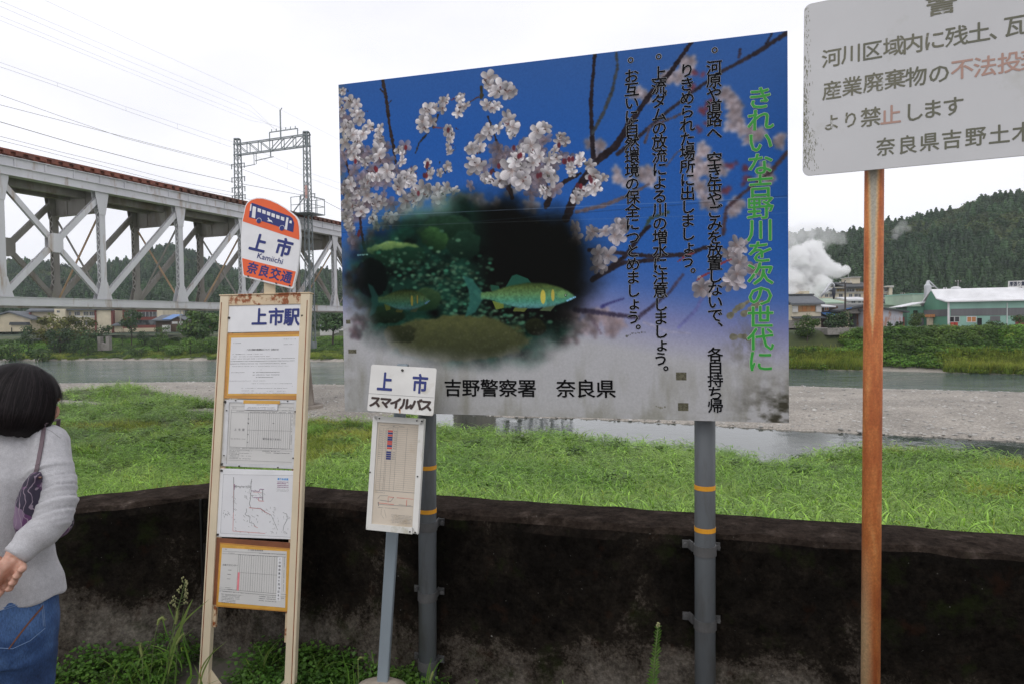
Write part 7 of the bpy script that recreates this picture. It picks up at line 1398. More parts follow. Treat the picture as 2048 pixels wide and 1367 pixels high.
put_box('wooden_hoist', m_orng, t1, f, f.x(1856), f.x(1872), -.9, -.1, f.z(1860, 634.5), f.z(1860, 629)); put_box('wooden_hoist', m_crm, t1, f, f.x(1863), f.x(1868.5), -.7, -.1, 0, f.z(1860, 634.8)); put_box('open_bay', m_dark, t1, f, f.x(1856), f.x(1862.5), -.1, -.03, .2, f.z(1858, 635))
rv = g.p(g.x(1929), 4.6, 0); rv.z = at(1929, 577.5, rv.y).z; mb = MB(); mb.tube([rv - Vector((0, 0, 1.2)), rv], .35, 10); mb.ball(rv + Vector((0, 0, .1)), (.68, .68, .26), 12); mb.build('roof_ventilator', m_metalr, t1, True)
for x in (1905, 1910): q = g.p(g.x(x), 5.0, 0); mb = MB(); mb.tube([Vector((q.x, q.y, rid0.z - .3)), Vector((q.x, q.y, rid0.z + .45))], .09, 6); mb.build('vent_pipe', m_metalr, t1)
# roof sign with its lettering
sgP = Plane((2016, 562.5), (2086, 560), (2086, 573), (2016, 574.8), 104); mb = MB(); sgP.rect(mb, 0, 0, sgP.w, sgP.h, -.2, 0); sgn = mb.build('roof_sign', m_wht, t1); mb = MB()
for i, ch in enumerate('厚張り集'): put(sgP, mb, ch, .58 + i * .66, sgP.h * .5, .66, .72, .02, .03)
mb.build('lettering', bmat('dark blue grey sign paint', (.03, .035, .06)), sgn); mb = MB()
for x in (.3, 2.2, 4.2): p_ = sgP.pt(x, sgP.h, -.1); mb.bar(p_, p_ - Vector((0, 0, 1.2)), .1, .1, Vector((1, 0, 0)))
mb.build('sign_leg', m_pole, sgn)
# silo with cone top and slanting duct
sl0 = at(1855.5, 592, 118); t1 = thing('silver_silo', 'silver silo with conical top and slanting duct behind the factory gable', 'silo', sl0); mb = MB(); z0, z1, z2 = at(1855, 600, 118).z, at(1855, 571.5, 118).z, at(1855, 562.5, 118).z; c_ = Vector((sl0.x, sl0.y, 0)); mb.tube([c_ + Vector((0, 0, z)) for z in (z0, z1, z1 + .25, z2)], [.56, .56, .34, .2], 16); mb.build('tank', m_silver, t1)
mb = MB(); mb.tube([at(1854, 566, 118), at(1855, 562.5, 118), at(1858, 562, 118), at(1866, 570, 118), at(1880, 583, 118)], .14, 8); mb.build('duct', m_silver, t1, True); mb = MB(); mb.tube([at(1862, 573, 118), at(1868, 574, 118)], .12, 8); mb.build('duct', m_silver, t1, True)
f = Fr(1825, 1856, 640, 122); t1 = bldg('sage_block', 'plain sage green block left of the silver silo', f, 'building'); put_box('wall', m_pgrn, t1, f, 0, f.W, 0, 9, 0, f.z(1840, 589)); put_box('parapet', m_grn, t1, f, -.1, f.W + .1, -.1, 9.1, f.z(1840, 589) + .005, f.z(1840, 588) + .1)
f = Fr(1776, 1826, 615, 150); t1 = bldg('dark_roofed_house', 'long dark roofed house between hotel and sage block', f, 'house'); put_box('wall', bmat('tan boards', (.3, .2, .11)), t1, f, 0, f.W, 0, 7, 0, f.z(1800, 607)); mb = MB(); f.profx(mb, [(-.6, f.z(1800, 607)), (3.5, f.z(1800, 602)), (7.6, f.z(1800, 607)), (7.6, f.z(1800, 607) + .25), (3.5, f.z(1800, 602) + .3), (-.6, f.z(1800, 607) + .25)], -.5, f.W + .4); mb.build('roof', m_tilek, t1)
for i, (x, lb) in enumerate(((1902, 'red drum against the factory wall, left one'), (1909.5, 'red drum against the factory wall, right one'))):
    q = at(x + 2.6, 652.5, 100.5); mb = MB(); mb.tube([q, q + Vector((0, 0, .28)), q + Vector((0, 0, .29)), q + Vector((0, 0, .58))], [.24, .24, .25, .24], 12); tag(mb.build('drum', m_redbin, base=q, smooth=False), lb, 'drum', 'red drums by the factory')
f = Fr(1655, 2090, 658.5, 97.5, 95); mb = MB(); f.box(mb, 0, f.W, 0, .5, -.8, f.z(1700, 655.5)); f.box(mb, 0, f.W, .5, 40, -.8, f.z(1700, 656.4)); tag(mb.build('bank_wall', m_conc, base=f.p(0, 0, 0)), 'low concrete retaining wall along the top of the factory bank', 'wall')

# more small roofs of the town in the gap left of the billboard
for i, (x0, x1, yb, ye, yr, d, lb) in enumerate(((640, 664, 662, 654, 649, 175, 'small pale house glimpsed under the bridge, left of the billboard'), (652, 690, 648, 640, 634, 205, 'white walled house up the slope, seen under the bridge beside the billboard'))):
    f = Fr(x0, x1, yb, d); t1 = bldg('far_house', lb, f, 'house', 'small far houses under the bridge'); put_box('wall', m_wht, t1, f, 0, f.W, 0, 7, -2, f.z(x0, ye)); mb = MB(); f.profx(mb, [(-.6, f.z(x0, ye)), (3.5, f.z(x0, yr)), (7.6, f.z(x0, ye)), (7.6, f.z(x0, ye) + .3), (3.5, f.z(x0, yr) + .3), (-.6, f.z(x0, ye) + .3)], -.5, f.W + .5); mb.build('roof', m_slate, t1)

# ------------------------------------------------------------------ steam from the mill
def steam(name, blobs, d, dens, label, seed):
    lo = [1e9] * 3; hi = [-1e9] * 3; B = []
    for x, y, r in blobs:
        c = at(x, y, d + rnd.uniform(-1.5, 1.5)); rr = r * d / FPX; B.append((c, rr))
    mb = MB()
    for c, rr in B: mb.ball(c, rr * 1.35, 12)
    o = mb.build(name, None, base=B[0][0]); md = o.modifiers.new('one skin', 'REMESH'); md.mode = 'VOXEL'; md.voxel_size = .35
    m, t, b = nt(name + ' vapour'); t.nodes.remove(b); geo = N(t, 'TexCoord'); pos = geo.outputs['Object']; base = Vector(o.location)
    nz1 = N(t, 'TexNoise', Scale=.42, Detail=5, Roughness=.6); t.links.new(pos, nz1.inputs['Vector']); nz2 = N(t, 'TexNoise', Scale=1.15, Detail=7, Roughness=.68); t.links.new(pos, nz2.inputs['Vector'])
    tot = None
    for c, rr in B:
        vd = N(t, 'VectorMath', operation='DISTANCE'); t.links.new(pos, vd.inputs[0]); vd.inputs[1].default_value = tuple(c - base)
        mr = N(t, 'MapRange'); mr.inputs['From Min'].default_value = rr * 1.25; mr.inputs['From Max'].default_value = rr * .35; t.links.new(vd.outputs['Value'], mr.inputs['Value'])
        if tot is None: tot = mr.outputs[0]
        else: mxn = N(t, 'Math', operation='MAXIMUM'); t.links.new(tot, mxn.inputs[0]); t.links.new(mr.outputs[0], mxn.inputs[1]); tot = mxn.outputs[0]
    s1 = N(t, 'Math', operation='MULTIPLY_ADD'); t.links.new(nz1.outputs['Fac'], s1.inputs[0]); s1.inputs[1].default_value = 1.7; s1.inputs[2].default_value = -1.36
    s2 = N(t, 'Math', operation='MULTIPLY_ADD'); t.links.new(nz2.outputs['Fac'], s2.inputs[0]); s2.inputs[1].default_value = 1.25; t.links.new(s1.outputs[0], s2.inputs[2])
    ad = N(t, 'Math', operation='ADD'); t.links.new(tot, ad.inputs[0]); t.links.new(s2.outputs[0], ad.inputs[1]); rp_ = ramp(t, [(.25, 0), (.58, 1)]); t.links.new(ad.outputs[0], rp_.inputs[0])
    ml = N(t, 'Math', operation='MULTIPLY'); t.links.new(rp_.outputs[0], ml.inputs[0]); ml.inputs[1].default_value = dens
    pv = N(t, 'VolumePrincipled'); pv.inputs['Color'].default_value = (1, 1, 1, 1); pv.inputs['Anisotropy'].default_value = .0; t.links.new(ml.outputs[0], pv.inputs['Density']); t.links.new(pv.outputs[0], t.nodes['Material Output'].inputs['Volume'])
    o.data.materials.append(m); tag(o, label, 'steam', kind='stuff')
steam('steam_plume', [(1596, 600, 24), (1578, 590, 28), (1614, 580, 27), (1627, 560, 25), (1610, 545, 29), (1632, 530, 26), (1622, 508, 25), (1652, 538, 18), (1672, 543, 14), (1598, 515, 22), (1560, 585, 30), (1642, 565, 20), (1585, 560, 24), (1690, 540, 9)], 150, 1.7, 'thick white steam billowing from the mill stacks', 3)
steam('steam_wisp', [(1588, 478, 26), (1605, 466, 24), (1635, 462, 22), (1655, 472, 20), (1575, 500, 26), (1570, 480, 28), (1678, 476, 16), (1596, 500, 22), (1640, 485, 18)], 152, .13, 'thin drifting steam above the thick plume', 5)
steam('steam_wisp', [(1796, 462, 11), (1806, 450, 10), (1790, 474, 7), (1815, 458, 7)], 160, .12, 'faint wisp of steam against the hill right of the rusty pole', 6)
# ------------------------------------------------------------------ the woman leaning to look over the wall
from mathutils.bvhtree import BVHTree
m_skin, t, b = nt('skin'); n_ = noise(t, coords(t), 40, 5); r_q = ramp(t, [(.3, (.46, .235, .165)), (.7, (.60, .36, .27))]); t.links.new(n_, r_q.inputs[0]); t.links.new(r_q.outputs[0], b.inputs['Base Color']); b.inputs['Roughness'].default_value = .5; b.inputs['Subsurface Weight'].default_value = .15; b.inputs['Subsurface Radius'].default_value = (.01, .004, .002); n3 = noise(t, coords(t), 160, 4); bump(t, b, n3, .12, .002)
m_knit, t, b = nt('heather grey knit'); co = coords(t); n1 = noise(t, co, 420, 3); n2 = noise(t, co, 90, 4); r1_ = ramp(t, [(.3, .86), (.7, 1.12)]); t.links.new(n1, r1_.inputs[0]); r2 = ramp(t, [(.3, (.42, .415, .43)), (.7, (.50, .495, .51))]); t.links.new(n2, r2.inputs[0]); t.links.new(mix(t, 1, r2.outputs[0], r1_.outputs[0], 'MULTIPLY'), b.inputs['Base Color']); b.inputs['Roughness'].default_value = .95; b.inputs['Sheen Weight'].default_value = .25; bump(t, b, n1, .5, .0025)
m_jean, t, b = nt('blue denim'); co = coords(t); n1 = noise(t, coords(t, (1, 1, .35)), 300, 3); n2 = noise(t, co, 7, 4); r2 = ramp(t, [(.34, (.013, .035, .10)), (.52, (.027, .068, .18)), (.72, (.07, .145, .31))]); t.links.new(n2, r2.inputs[0]); r1_ = ramp(t, [(.3, .7), (.7, 1.3)]); t.links.new(n1, r1_.inputs[0]); t.links.new(mix(t, 1, r2.outputs[0], r1_.outputs[0], 'MULTIPLY'), b.inputs['Base Color']); b.inputs['Roughness'].default_value = .85; bump(t, b, n1, .35, .002)
m_hair, t, b = nt('dark brown black hair'); att = N(t, 'Attribute', attribute_name='col'); t.links.new(mix(t, 1, att.outputs['Color'], (.011, .0085, .009), 'MULTIPLY'), b.inputs['Base Color']); b.inputs['Roughness'].default_value = .5; b.inputs['Specular IOR Level'].default_value = .16
D0 = 1.92
def W3(x, y, d=D0): return at(x, y, d)
pr_ = thing('person', 'person seen from behind in grey sweater and blue jeans, hands clasped behind back', 'person', Vector((W3(-5, 900).x, D0, 0)))
def solid(name, mb, mat, vox, smooth_it=6, parent=None, disp=None, fac=.5):
    """close many tapered pieces into one continuous skin"""
    o = mb.build(name, mat, parent, True); r_ = o.modifiers.new('one skin', 'REMESH'); r_.mode = 'VOXEL'; r_.voxel_size = vox; r_.use_smooth_shade = True
    if smooth_it: s_ = o.modifiers.new('relax', 'SMOOTH'); s_.iterations = smooth_it; s_.factor = fac
    dg_ = bpy.context.evaluated_depsgraph_get(); dg_.update(); ev = o.evaluated_get(dg_); me = bpy.data.meshes.new_from_object(ev); o.modifiers.clear(); old = o.data; o.data = me; bpy.data.meshes.remove(old); me.name = name
    if not me.materials: me.materials.append(mat)
    nv = len(me.vertices); co = np.empty(nv * 3, dtype=np.float32); me.vertices.foreach_get('co', co); co = co.reshape(-1, 3).astype(float)
    if disp is not None:
        nn = np.empty(nv * 3, dtype=np.float32); me.vertices.foreach_get('normal', nn); nn = nn.reshape(-1, 3).astype(float); wp = co + np.array(BASE[o.name]); co = co + nn * disp(wp, nn)[:, None]; me.vertices.foreach_set('co', co.astype(np.float32).ravel()); me.update()
    me.polygons.foreach_set('use_smooth', np.ones(len(me.polygons), dtype=bool)); return o
sp = W3(-8, 1000)                        # spine line
HC = W3(33, 800, D0 - .02)               # head centre
sh_r, sh_l = W3(104, 884, D0 - .01), W3(-122, 890, D0 + .0); el_r, wr_r = W3(112, 1032, D0 - .10), W3(26, 1115, D0 - .185); el_l, wr_l = W3(-150, 1045, D0 - .09), W3(-46, 1160, D0 - .19)
hip_r, hip_l = W3(48, 1255, D0), W3(-62, 1255, D0); kn_r, kn_l = Vector((W3(40, 1300).x, D0 + .0, .45)), Vector((W3(-60, 1300).x, D0 + .02, .45)); an_r, an_l = Vector((kn_r.x - .005, D0 + .02, .07)), Vector((kn_l.x, D0 + .05, .07))
pel = W3(-7, 1215, D0); che = W3(-4, 930, D0 - .005); nk0 = W3(8, 858, D0 - .01); nk1 = HC + Vector((-.012, .0, -.09))
mb = MB(); X1 = (1, 0, 0)
mb.tube([nk1 + Vector((0, 0, .04)), nk0, W3(2, 890, D0 - .01), che, W3(-8, 1060, D0), pel, W3(-7, 1270, D0)], [(.05, .052), (.056, .056), (.08, .055), (.125, .085), (.11, .08), (.13, .095), (.11, .085)], 20, ref=X1)
hm = Matrix.Rotation(R(-36), 3, 'Z') @ Matrix.Rotation(R(-14), 3, 'X')
mb.ball(HC + Vector((0, 0, -.004)), (.072, .088, .088), 20, hm); mb.ball(HC + hm @ Vector((0, .03, -.06)), (.055, .06, .055), 14, hm)      # skull and jaw
for s in (-1, 1): mb.ball(HC + hm @ Vector((s * .074, .005, -.02)), (.012, .02, .032), 8, hm); mb.ball(HC + hm @ Vector((s * .04, .066, -.028)), (.024, .022, .022), 8, hm)   # ears, cheeks
mb.ball(HC + hm @ Vector((0, .096, -.02)), (.013, .02, .024), 8, hm); mb.ball(HC + hm @ Vector((0, .088, .018)), (.05, .012, .01), 8, hm); mb.ball(HC + hm @ Vector((0, .09, -.062)), (.022, .01, .008), 8, hm)   # nose, brow, mouth
for s, e, w in ((sh_r, el_r, wr_r), (sh_l, el_l, wr_l)): mb.tube([s - Vector((0, 0, .02)), s.lerp(e, .5), e, e.lerp(w, .3), w.lerp(e, .12), w], [.030, .034, .030, .030, .024, .025], 14)
for h_, k, a in ((hip_r, kn_r, an_r), (hip_l, kn_l, an_l)): mb.tube([h_ + Vector((0, 0, .04)), h_.lerp(k, .5), k, k.lerp(a, .35), a], [.085, .07, .052, .05, .035], 14)
# right hand, held behind the back; left hand closed round it
kr = W3(-14, 1168, D0 - .205); mb.tube([wr_r, wr_r.lerp(kr, .5), kr], [(.027, .021), (.036, .019), (.037, .016)], 12, ref=(0, 1, 0.2))
ax = (kr - wr_r).normalized(); side = ax.cross(Vector((0, 1, 0))).normalized()
for i in range(4):
    o = kr + side * (-.027 + .018 * i); l = (.030, .034, .032, .025)[i]; mb.tube([o, o + ax * l + Vector((0, -.004, 0)), o + ax * l * 1.7 + Vector((-.004, .012, -.004)), o + ax * l * 2.1 + Vector((-.006, .026, -.004))], [.0092, .0086, .0078, .0062], 8)
mb.tube([wr_r.lerp(kr, .25) - side * .025, wr_r.lerp(kr, .6) - side * .05 + Vector((0, .01, 0)), kr - side * .056 + Vector((0, .016, 0)) + ax * .012], [.012, .0105, .008], 8)
kl = W3(6, 1172, D0 - .165); mb.tube([wr_l, wr_l.lerp(kl, .5), kl], [(.026, .021), (.036, .02), (.038, .017)], 12, ref=(0, 1, .2))
for (x0, y0), (x1, y1), (x2, y2), r_ in (((26, 1128), (46, 1131), (43, 1142), .0098), ((18, 1142), (37, 1143), (33, 1155), .0102), ((12, 1155), (29, 1158), (24, 1169), .0098), ((8, 1170), (22, 1172), (17, 1180), .0082)):
    mb.tube([W3(x0 - 16, y0 + 6, D0 - .168), W3(x0, y0, D0 - .172), W3(x1, y1, D0 - .195), W3((x1 + x2) / 2 + 1, (y1 + y2) / 2, D0 - .214), W3(x2 - 7, y2, D0 - .222)], [r_, r_, r_ * 1.03, r_ * .96, r_ * .8], 10)
mb.tube([wr_l.lerp(kl, .4), W3(-20, 1138, D0 - .215), W3(-2, 1128, D0 - .222)], [.013, .011, .0085], 8)
solid('body', mb, m_skin, .0042, 3, pr_)
for s in (-1, 1): mb = MB(); mb.ball(HC + hm @ Vector((s * .031, .083, -.002)), (.012, .007, .006), 10, hm); mb.build('eye', pm('eye', (.5, .5, .48), .2, .05), pr_, True)
# sweater
mb = MB()
mb.tube([W3(12, 820, D0 - .012), W3(9, 842, D0 - .012), W3(4, 864, D0 - .012), W3(1, 890, D0 - .01), W3(-3, 940, D0 - .012), W3(-6, 1000, D0 - .01), W3(-9, 1070, D0 - .005), W3(-6, 1120, D0), W3(-3, 1160, D0), W3(-2, 1192, D0)], [(.066, .060), (.078, .066), (.108, .077), (.150, .092), (.165, .112), (.158, .115), (.143, .110), (.150, .118), (.166, .128), (.172, .132)], 32, ref=X1)
def sleeve(s, e, w, seed):
    P, Rr = [], []
    for i in range(41):
        q = i / 40
        if q < .52: p = s.lerp(e, q / .52)
        else: p = e.lerp(w, (q - .52) / .48)
        if .40 < q < .64: k = (q - .40) / .24; a, c = s.lerp(e, .40 / .52), e.lerp(w, .12 / .48); p = a * (1 - k) ** 2 + (e * .7 + (a + c) * .15) * 2 * k * (1 - k) + c * k * k
        r_ = np.interp(q, [0, .12, .3, .5, .62, .8, .93, 1], [.058, .0575, .054, .050, .049, .042, .0345, .034]); P.append(p); Rr.append(r_)
    return P, Rr
for s, e, w, sd in ((sh_r + Vector((-.012, 0, -.005)), el_r, wr_r.lerp(el_r, .03), 1), (sh_l + Vector((.012, 0, -.005)), el_l, wr_l.lerp(el_l, .03), 2)): P, Rr = sleeve(s, e, w, sd); mb.tube(P, Rr, 18); mb.ball(s, .06, 12)
mid_r, ax_r = sh_r.lerp(el_r, .5), (el_r - sh_r).normalized(); fr_dir = Vector((.25, .1, 1)).normalized()
def folds(p, n):
    d = np.zeros(len(p)); a = np.array(sh_r); e = np.array(el_r); w = np.array(wr_r)
    # slanting creases gathered round the upper arm and the elbow
    ua = ((p - a) @ (e - a)) / ((e - a) @ (e - a)); dist = np.linalg.norm(p - (a + np.clip(ua, 0, 1)[:, None] * (e - a)), axis=1); on = smooth((.085 - dist) / .03) * smooth((ua - .22) / .2) * smooth((1.28 - ua) / .2)
    ph = p[:, 2] * 1.0 - .42 * (p[:, 0] - a[0]) + .3 * p[:, 1]; wv = np.sin(ph * 2 * math.pi / .036 + 2.2 * vnoise(p[:, 0] * 16, p[:, 2] * 14, 3)) ; wv = .5 * wv + .5 * np.sin(ph * 2 * math.pi / .061 + 3.0 * vnoise(p[:, 0] * 11, p[:, 2] * 9, 14))
    cz = .35 - np.abs(np.sin(ph * math.pi / .034 + 1.6 * vnoise(p[:, 0] * 13, p[:, 2] * 11, 24))) ** .55; d += 1.25 * on * (wv * .0030 - np.maximum(cz, -.3) * .011) * (.1 + 1.3 * vnoise(p[:, 0] * 18 + 3, p[:, 2] * 22, 4))
    uf = ((p - e) @ (w - e)) / ((w - e) @ (w - e)); df = np.linalg.norm(p - (e + np.clip(uf, 0, 1)[:, None] * (w - e)), axis=1); onf = smooth((.07 - df) / .03) * smooth((uf - .1) / .2); d += onf * .0016 * np.sin(uf * 16 + p[:, 0] * 40)
    body = (1 - np.maximum(on, onf)); zz = p[:, 2]; d += body * (.006 * (fbm(p[:, 0] * 9, zz * 3.2 + p[:, 0] * 4, 7) - .5) * 2)
    hem = smooth((W3(0, 1110).z - zz) / .07); d += body * hem * .0045 * np.sin(np.arctan2(p[:, 1] - D0, p[:, 0] - sp.x) * 9 + 2.5 * vnoise(p[:, 0] * 10, p[:, 1] * 10, 21) + zz * 5)
    cuff = onf * smooth((uf - .86) / .03); d -= cuff * .0012; return d
sw = solid('sweater', mb, m_knit, .006, 5, pr_, folds)
# jeans
mb = MB(); mb.tube([W3(-4, 1172, D0), W3(-5, 1200, D0 - .01), W3(-6, 1250, D0 - .018), W3(-6, 1300, D0 - .012)], [(.150, .112), (.154, .122), (.158, .132), (.155, .118)], 28, ref=X1)
for h_, k, a, s in ((hip_r, kn_r, an_r, 1), (hip_l, kn_l, an_l, -1)): mb.tube([h_ + Vector((s * .004, -.012, .06)), h_ + Vector((s * .004, -.012, -.04)), h_.lerp(k, .4), k, k.lerp(a, .4), a + Vector((0, 0, .0))], [.080, .086, .080, .066, .064, .058], 18)
for s, h_ in ((1, hip_r), (-1, hip_l)): mb.ball(h_ + Vector((-s * .012, -.066, .02)), (.080, .07, .095), 14)
def jf_(p, n): return .0035 * (fbm(p[:, 0] * 12, p[:, 2] * 26 - p[:, 0] * 14, 13) - .5) * 2
je = solid('jeans', mb, m_jean, .007, 6, pr_, jf_)
def hitter(o):
    me = o.data; b_ = BASE[o.name]; vs = [v.co + b_ for v in me.vertices]; return BVHTree.FromPolygons(vs, [tuple(p.vertices) for p in me.polygons])
bt_ = hitter(je); bs_ = hitter(sw)
def onto(tree, px, py, off=.001): h = tree.ray_cast(EYE, ray(px, py).normalized()); return (h[0] + h[1] * off) if h[0] is not None else None
def seam(name, tree, pts, r, mat, par, off=.0006, n=14):
    P = []
    for i in range(len(pts) - 1):
        for j in range(n):
            q = j / n; h = onto(tree, pts[i][0] * (1 - q) + pts[i + 1][0] * q, pts[i][1] * (1 - q) + pts[i + 1][1] * q, off)
            if h is not None and (not P or (h - P[-1]).length < .05): P.append(h)
    if len(P) > 2: mb = MB(); mb.tube(P, r, 6); return mb.build(name, mat, par, True)
m_st = pm('pale denim stitch', (.16, .24, .40), .8, .1, 60); m_stb = pm('rust brown stitch', (.17, .07, .04), .8, .15, 60)
for pts in ([(-40, 1228), (0, 1216), (40, 1204), (82, 1184)], [(-40, 1232), (0, 1220), (40, 1208), (80, 1189)], [(82, 1184), (87, 1215), (90, 1255)], [(79, 1190), (84, 1218), (87, 1254)], [(90, 1255), (60, 1280), (25, 1296), (-40, 1292)]): seam('pocket_stitch', bt_, pts, .0011, m_st, je)
for pts in ([(86, 1210), (60, 1240), (35, 1272), (18, 1296)], [(84, 1214), (58, 1244), (33, 1276), (16, 1298)]): seam('pocket_arc', bt_, pts, .0018, m_stb, je)
seam('shoulder_seam', bs_, [(84, 852), (104, 862), (122, 876)], .0012, m_knit, sw)
# hair: a bob with an inner cap and many strand ribbons
def hair_pt(a, q, rr=1.0):
    """a = azimuth (0 behind, towards us), q = 0 crown .. 1 tips"""
    th = q * R(100) if q < .62 else R(62); c, s = math.cos(a), math.sin(a); r0 = .103 * rr
    if q < .62: v = Vector((s * r0 * math.sin(q / .62 * R(90)) * .98, -c * r0 * 1.08 * math.sin(q / .62 * R(90)), .118 * rr * math.cos(q / .62 * R(90)) - .0))
    else: k = (q - .62) / .38; wdt = r0 * (1 + .05 * math.sin(k * 2.2) - .20 * k * k); v = Vector((s * wdt * .98, -c * wdt * 1.08, -.064 * k))
    return HC + Vector((.0, .0, -.012)) + hm @ v
vs, fs, cs = [], [], []; na, nq = 56, 20; span = R(128)
for i in range(na + 1):
    a = -span + 2 * span * i / na
    for j in range(nq + 1): q = j / nq * (1.0 - .02 * rnd.random() * (j == nq)); vs.append(hair_pt(a, q * 1.13, .965 + .012 * math.sin(a * 31 + j * .2))); k = .8 + .4 * rnd.random(); cs.append((k, k, k))
for i in range(na):
    for j in range(nq): fs.append((i * (nq + 1) + j, (i + 1) * (nq + 1) + j, (i + 1) * (nq + 1) + j + 1, i * (nq + 1) + j + 1))
n0_ = len(vs)
for i in range(41):
    a = 2 * math.pi * i / 40
    for j in range(9): vs.append(hair_pt(a, .5 * j / 8, .975)); cs.append((1, 1, 1))
for i in range(40):
    for j in range(8): fs.append((n0_ + i * 9 + j, n0_ + (i + 1) * 9 + j, n0_ + (i + 1) * 9 + j + 1, n0_ + i * 9 + j + 1))
for i in range(2200):
    front = i % 5 == 0; a = rnd.uniform(-3.14, 3.14) if front else rnd.uniform(-span, span); n0 = len(vs); m_ = 11; w = rnd.uniform(.0012, .0028); tone = rnd.choice((.6, .9, 1.2, 1.9)) * rnd.uniform(.8, 1.2); rr = rnd.uniform(.972, 1.012); ql = rnd.uniform(.84, 1.05); q0 = rnd.uniform(.0, .3); dr = rnd.gauss(0, .05); ql = min(ql, rnd.uniform(.48, .6)) if front and abs(a) > span else ql
    for j in range(m_):
        q = q0 + (ql - q0) * j / (m_ - 1); aa = a + dr * q + .03 * math.sin(q * 5 + i); p = hair_pt(aa, q, rr); p2 = hair_pt(aa + w / .1 * (1 - .7 * (j / m_) ** 2), q, rr); vs += [p, p2]; cs += [(tone,) * 3] * 2
    fs += [(n0 + 2 * j, n0 + 2 * j + 1, n0 + 2 * j + 3, n0 + 2 * j + 2) for j in range(m_ - 1)]
mk('hair', vs, fs, m_hair, pr_, True, cols=cs)
for a_, s in ((an_r, 'shoe'), (an_l, 'shoe')): mb = MB(); mb.ball(a_ + Vector((0, .06, -.035)), (.045, .125, .042), 14); mb.box((a_.x - .042, a_.y - .06, 0), (a_.x + .042, a_.y + .18, .02)); mb.build('shoe', pm('dark shoe', (.05, .045, .04), .6), pr_, True)
# shoulder bag
m_bag, t, b = nt('purple patterned cloth'); co = coords(t); v1 = N(t, 'TexVoronoi', Scale=26); t.links.new(co, v1.inputs['Vector']); w1 = N(t, 'TexWave', Scale=26, Distortion=9, Detail=2); t.links.new(co, w1.inputs['Vector']); r1_ = ramp(t, [(.0, (.025, .018, .035)), (.5, (.03, .022, .045)), (.66, (.10, .035, .105)), (.85, (.22, .14, .21)), (1, (.05, .06, .14))]); t.links.new(v1.outputs['Color'], r1_.inputs[0]); r2 = ramp(t, [(.93, 0), (.97, 1)]); t.links.new(w1.outputs['Fac'], r2.inputs[0]); t.links.new(mix(t, r2.outputs[0], r1_.outputs[0], (.26, .2, .25)), b.inputs['Base Color']); b.inputs['Roughness'].default_value = .7
bgc = W3(86, 1012, D0 - .085); bg = thing('shoulder_bag', 'small purple patterned bag on a strap under the arm of the person in grey', 'bag', bgc)
mb = MB(); P = []
for (x, y, d), (ra, rb__) in zip(((72, 946, .128), (66, 965, .125), (64, 990, .120), (70, 1015, .105), (84, 1040, .08), (98, 1058, .06), (108, 1072, .05)), ((.010, .02), (.020, .03), (.028, .05), (.034, .075), (.034, .085), (.028, .075), (.012, .04))): P.append((W3(x, y, D0 - d), (ra, rb__)))
mb.tube([p for p, _ in P], [r_ for _, r_ in P], 16, ref=(1, 0, .3)); mb.ball(W3(117, 1050, D0 - .02), (.026, .06, .036), 12); solid('pouch', mb, m_bag, .005, 4, bg)
m_strap = pm('mauve grey strap', (.15, .11, .125), .7, .15, 40); P = []
for q in np.linspace(0, 1, 16): h = onto(bs_, 89 + (72 - 89) * q ** 1.3, 846 + (950 - 846) * q, .003); P.append(h if h is not None else W3(89 + (72 - 89) * q ** 1.3, 846 + (950 - 846) * q, D0 - .04))
mb = MB(); 
for i in range(len(P) - 1): mb.bar(P[i], P[i + 1] + (P[i + 1] - P[i]) * .1, .0105, .003, Vector((0, -1, .2)))
mb.bar(P[0], P[0] + Vector((.0, .06, .004)), .0105, .003); mb.bar(P[0] + Vector((0, .06, .004)), W3(104, 960, D0 + .075), .0105, .003, Vector((0, 1, 0))); mb.bar(W3(104, 960, D0 + .075), W3(116, 1046, D0 + .0), .0105, .003, Vector((0, 1, 0))); mb.build('strap', m_strap, bg)
mb = MB(); mb.ball(P[-1] + Vector((0, -.004, 0)), (.007, .004, .008), 10); mb.ball(W3(80, 954, D0 - .135), (.006, .004, .004), 8); mb.build('buckle', pm('dark brass buckle', (.12, .07, .06), .3, .2, 20, metal=.7), bg)
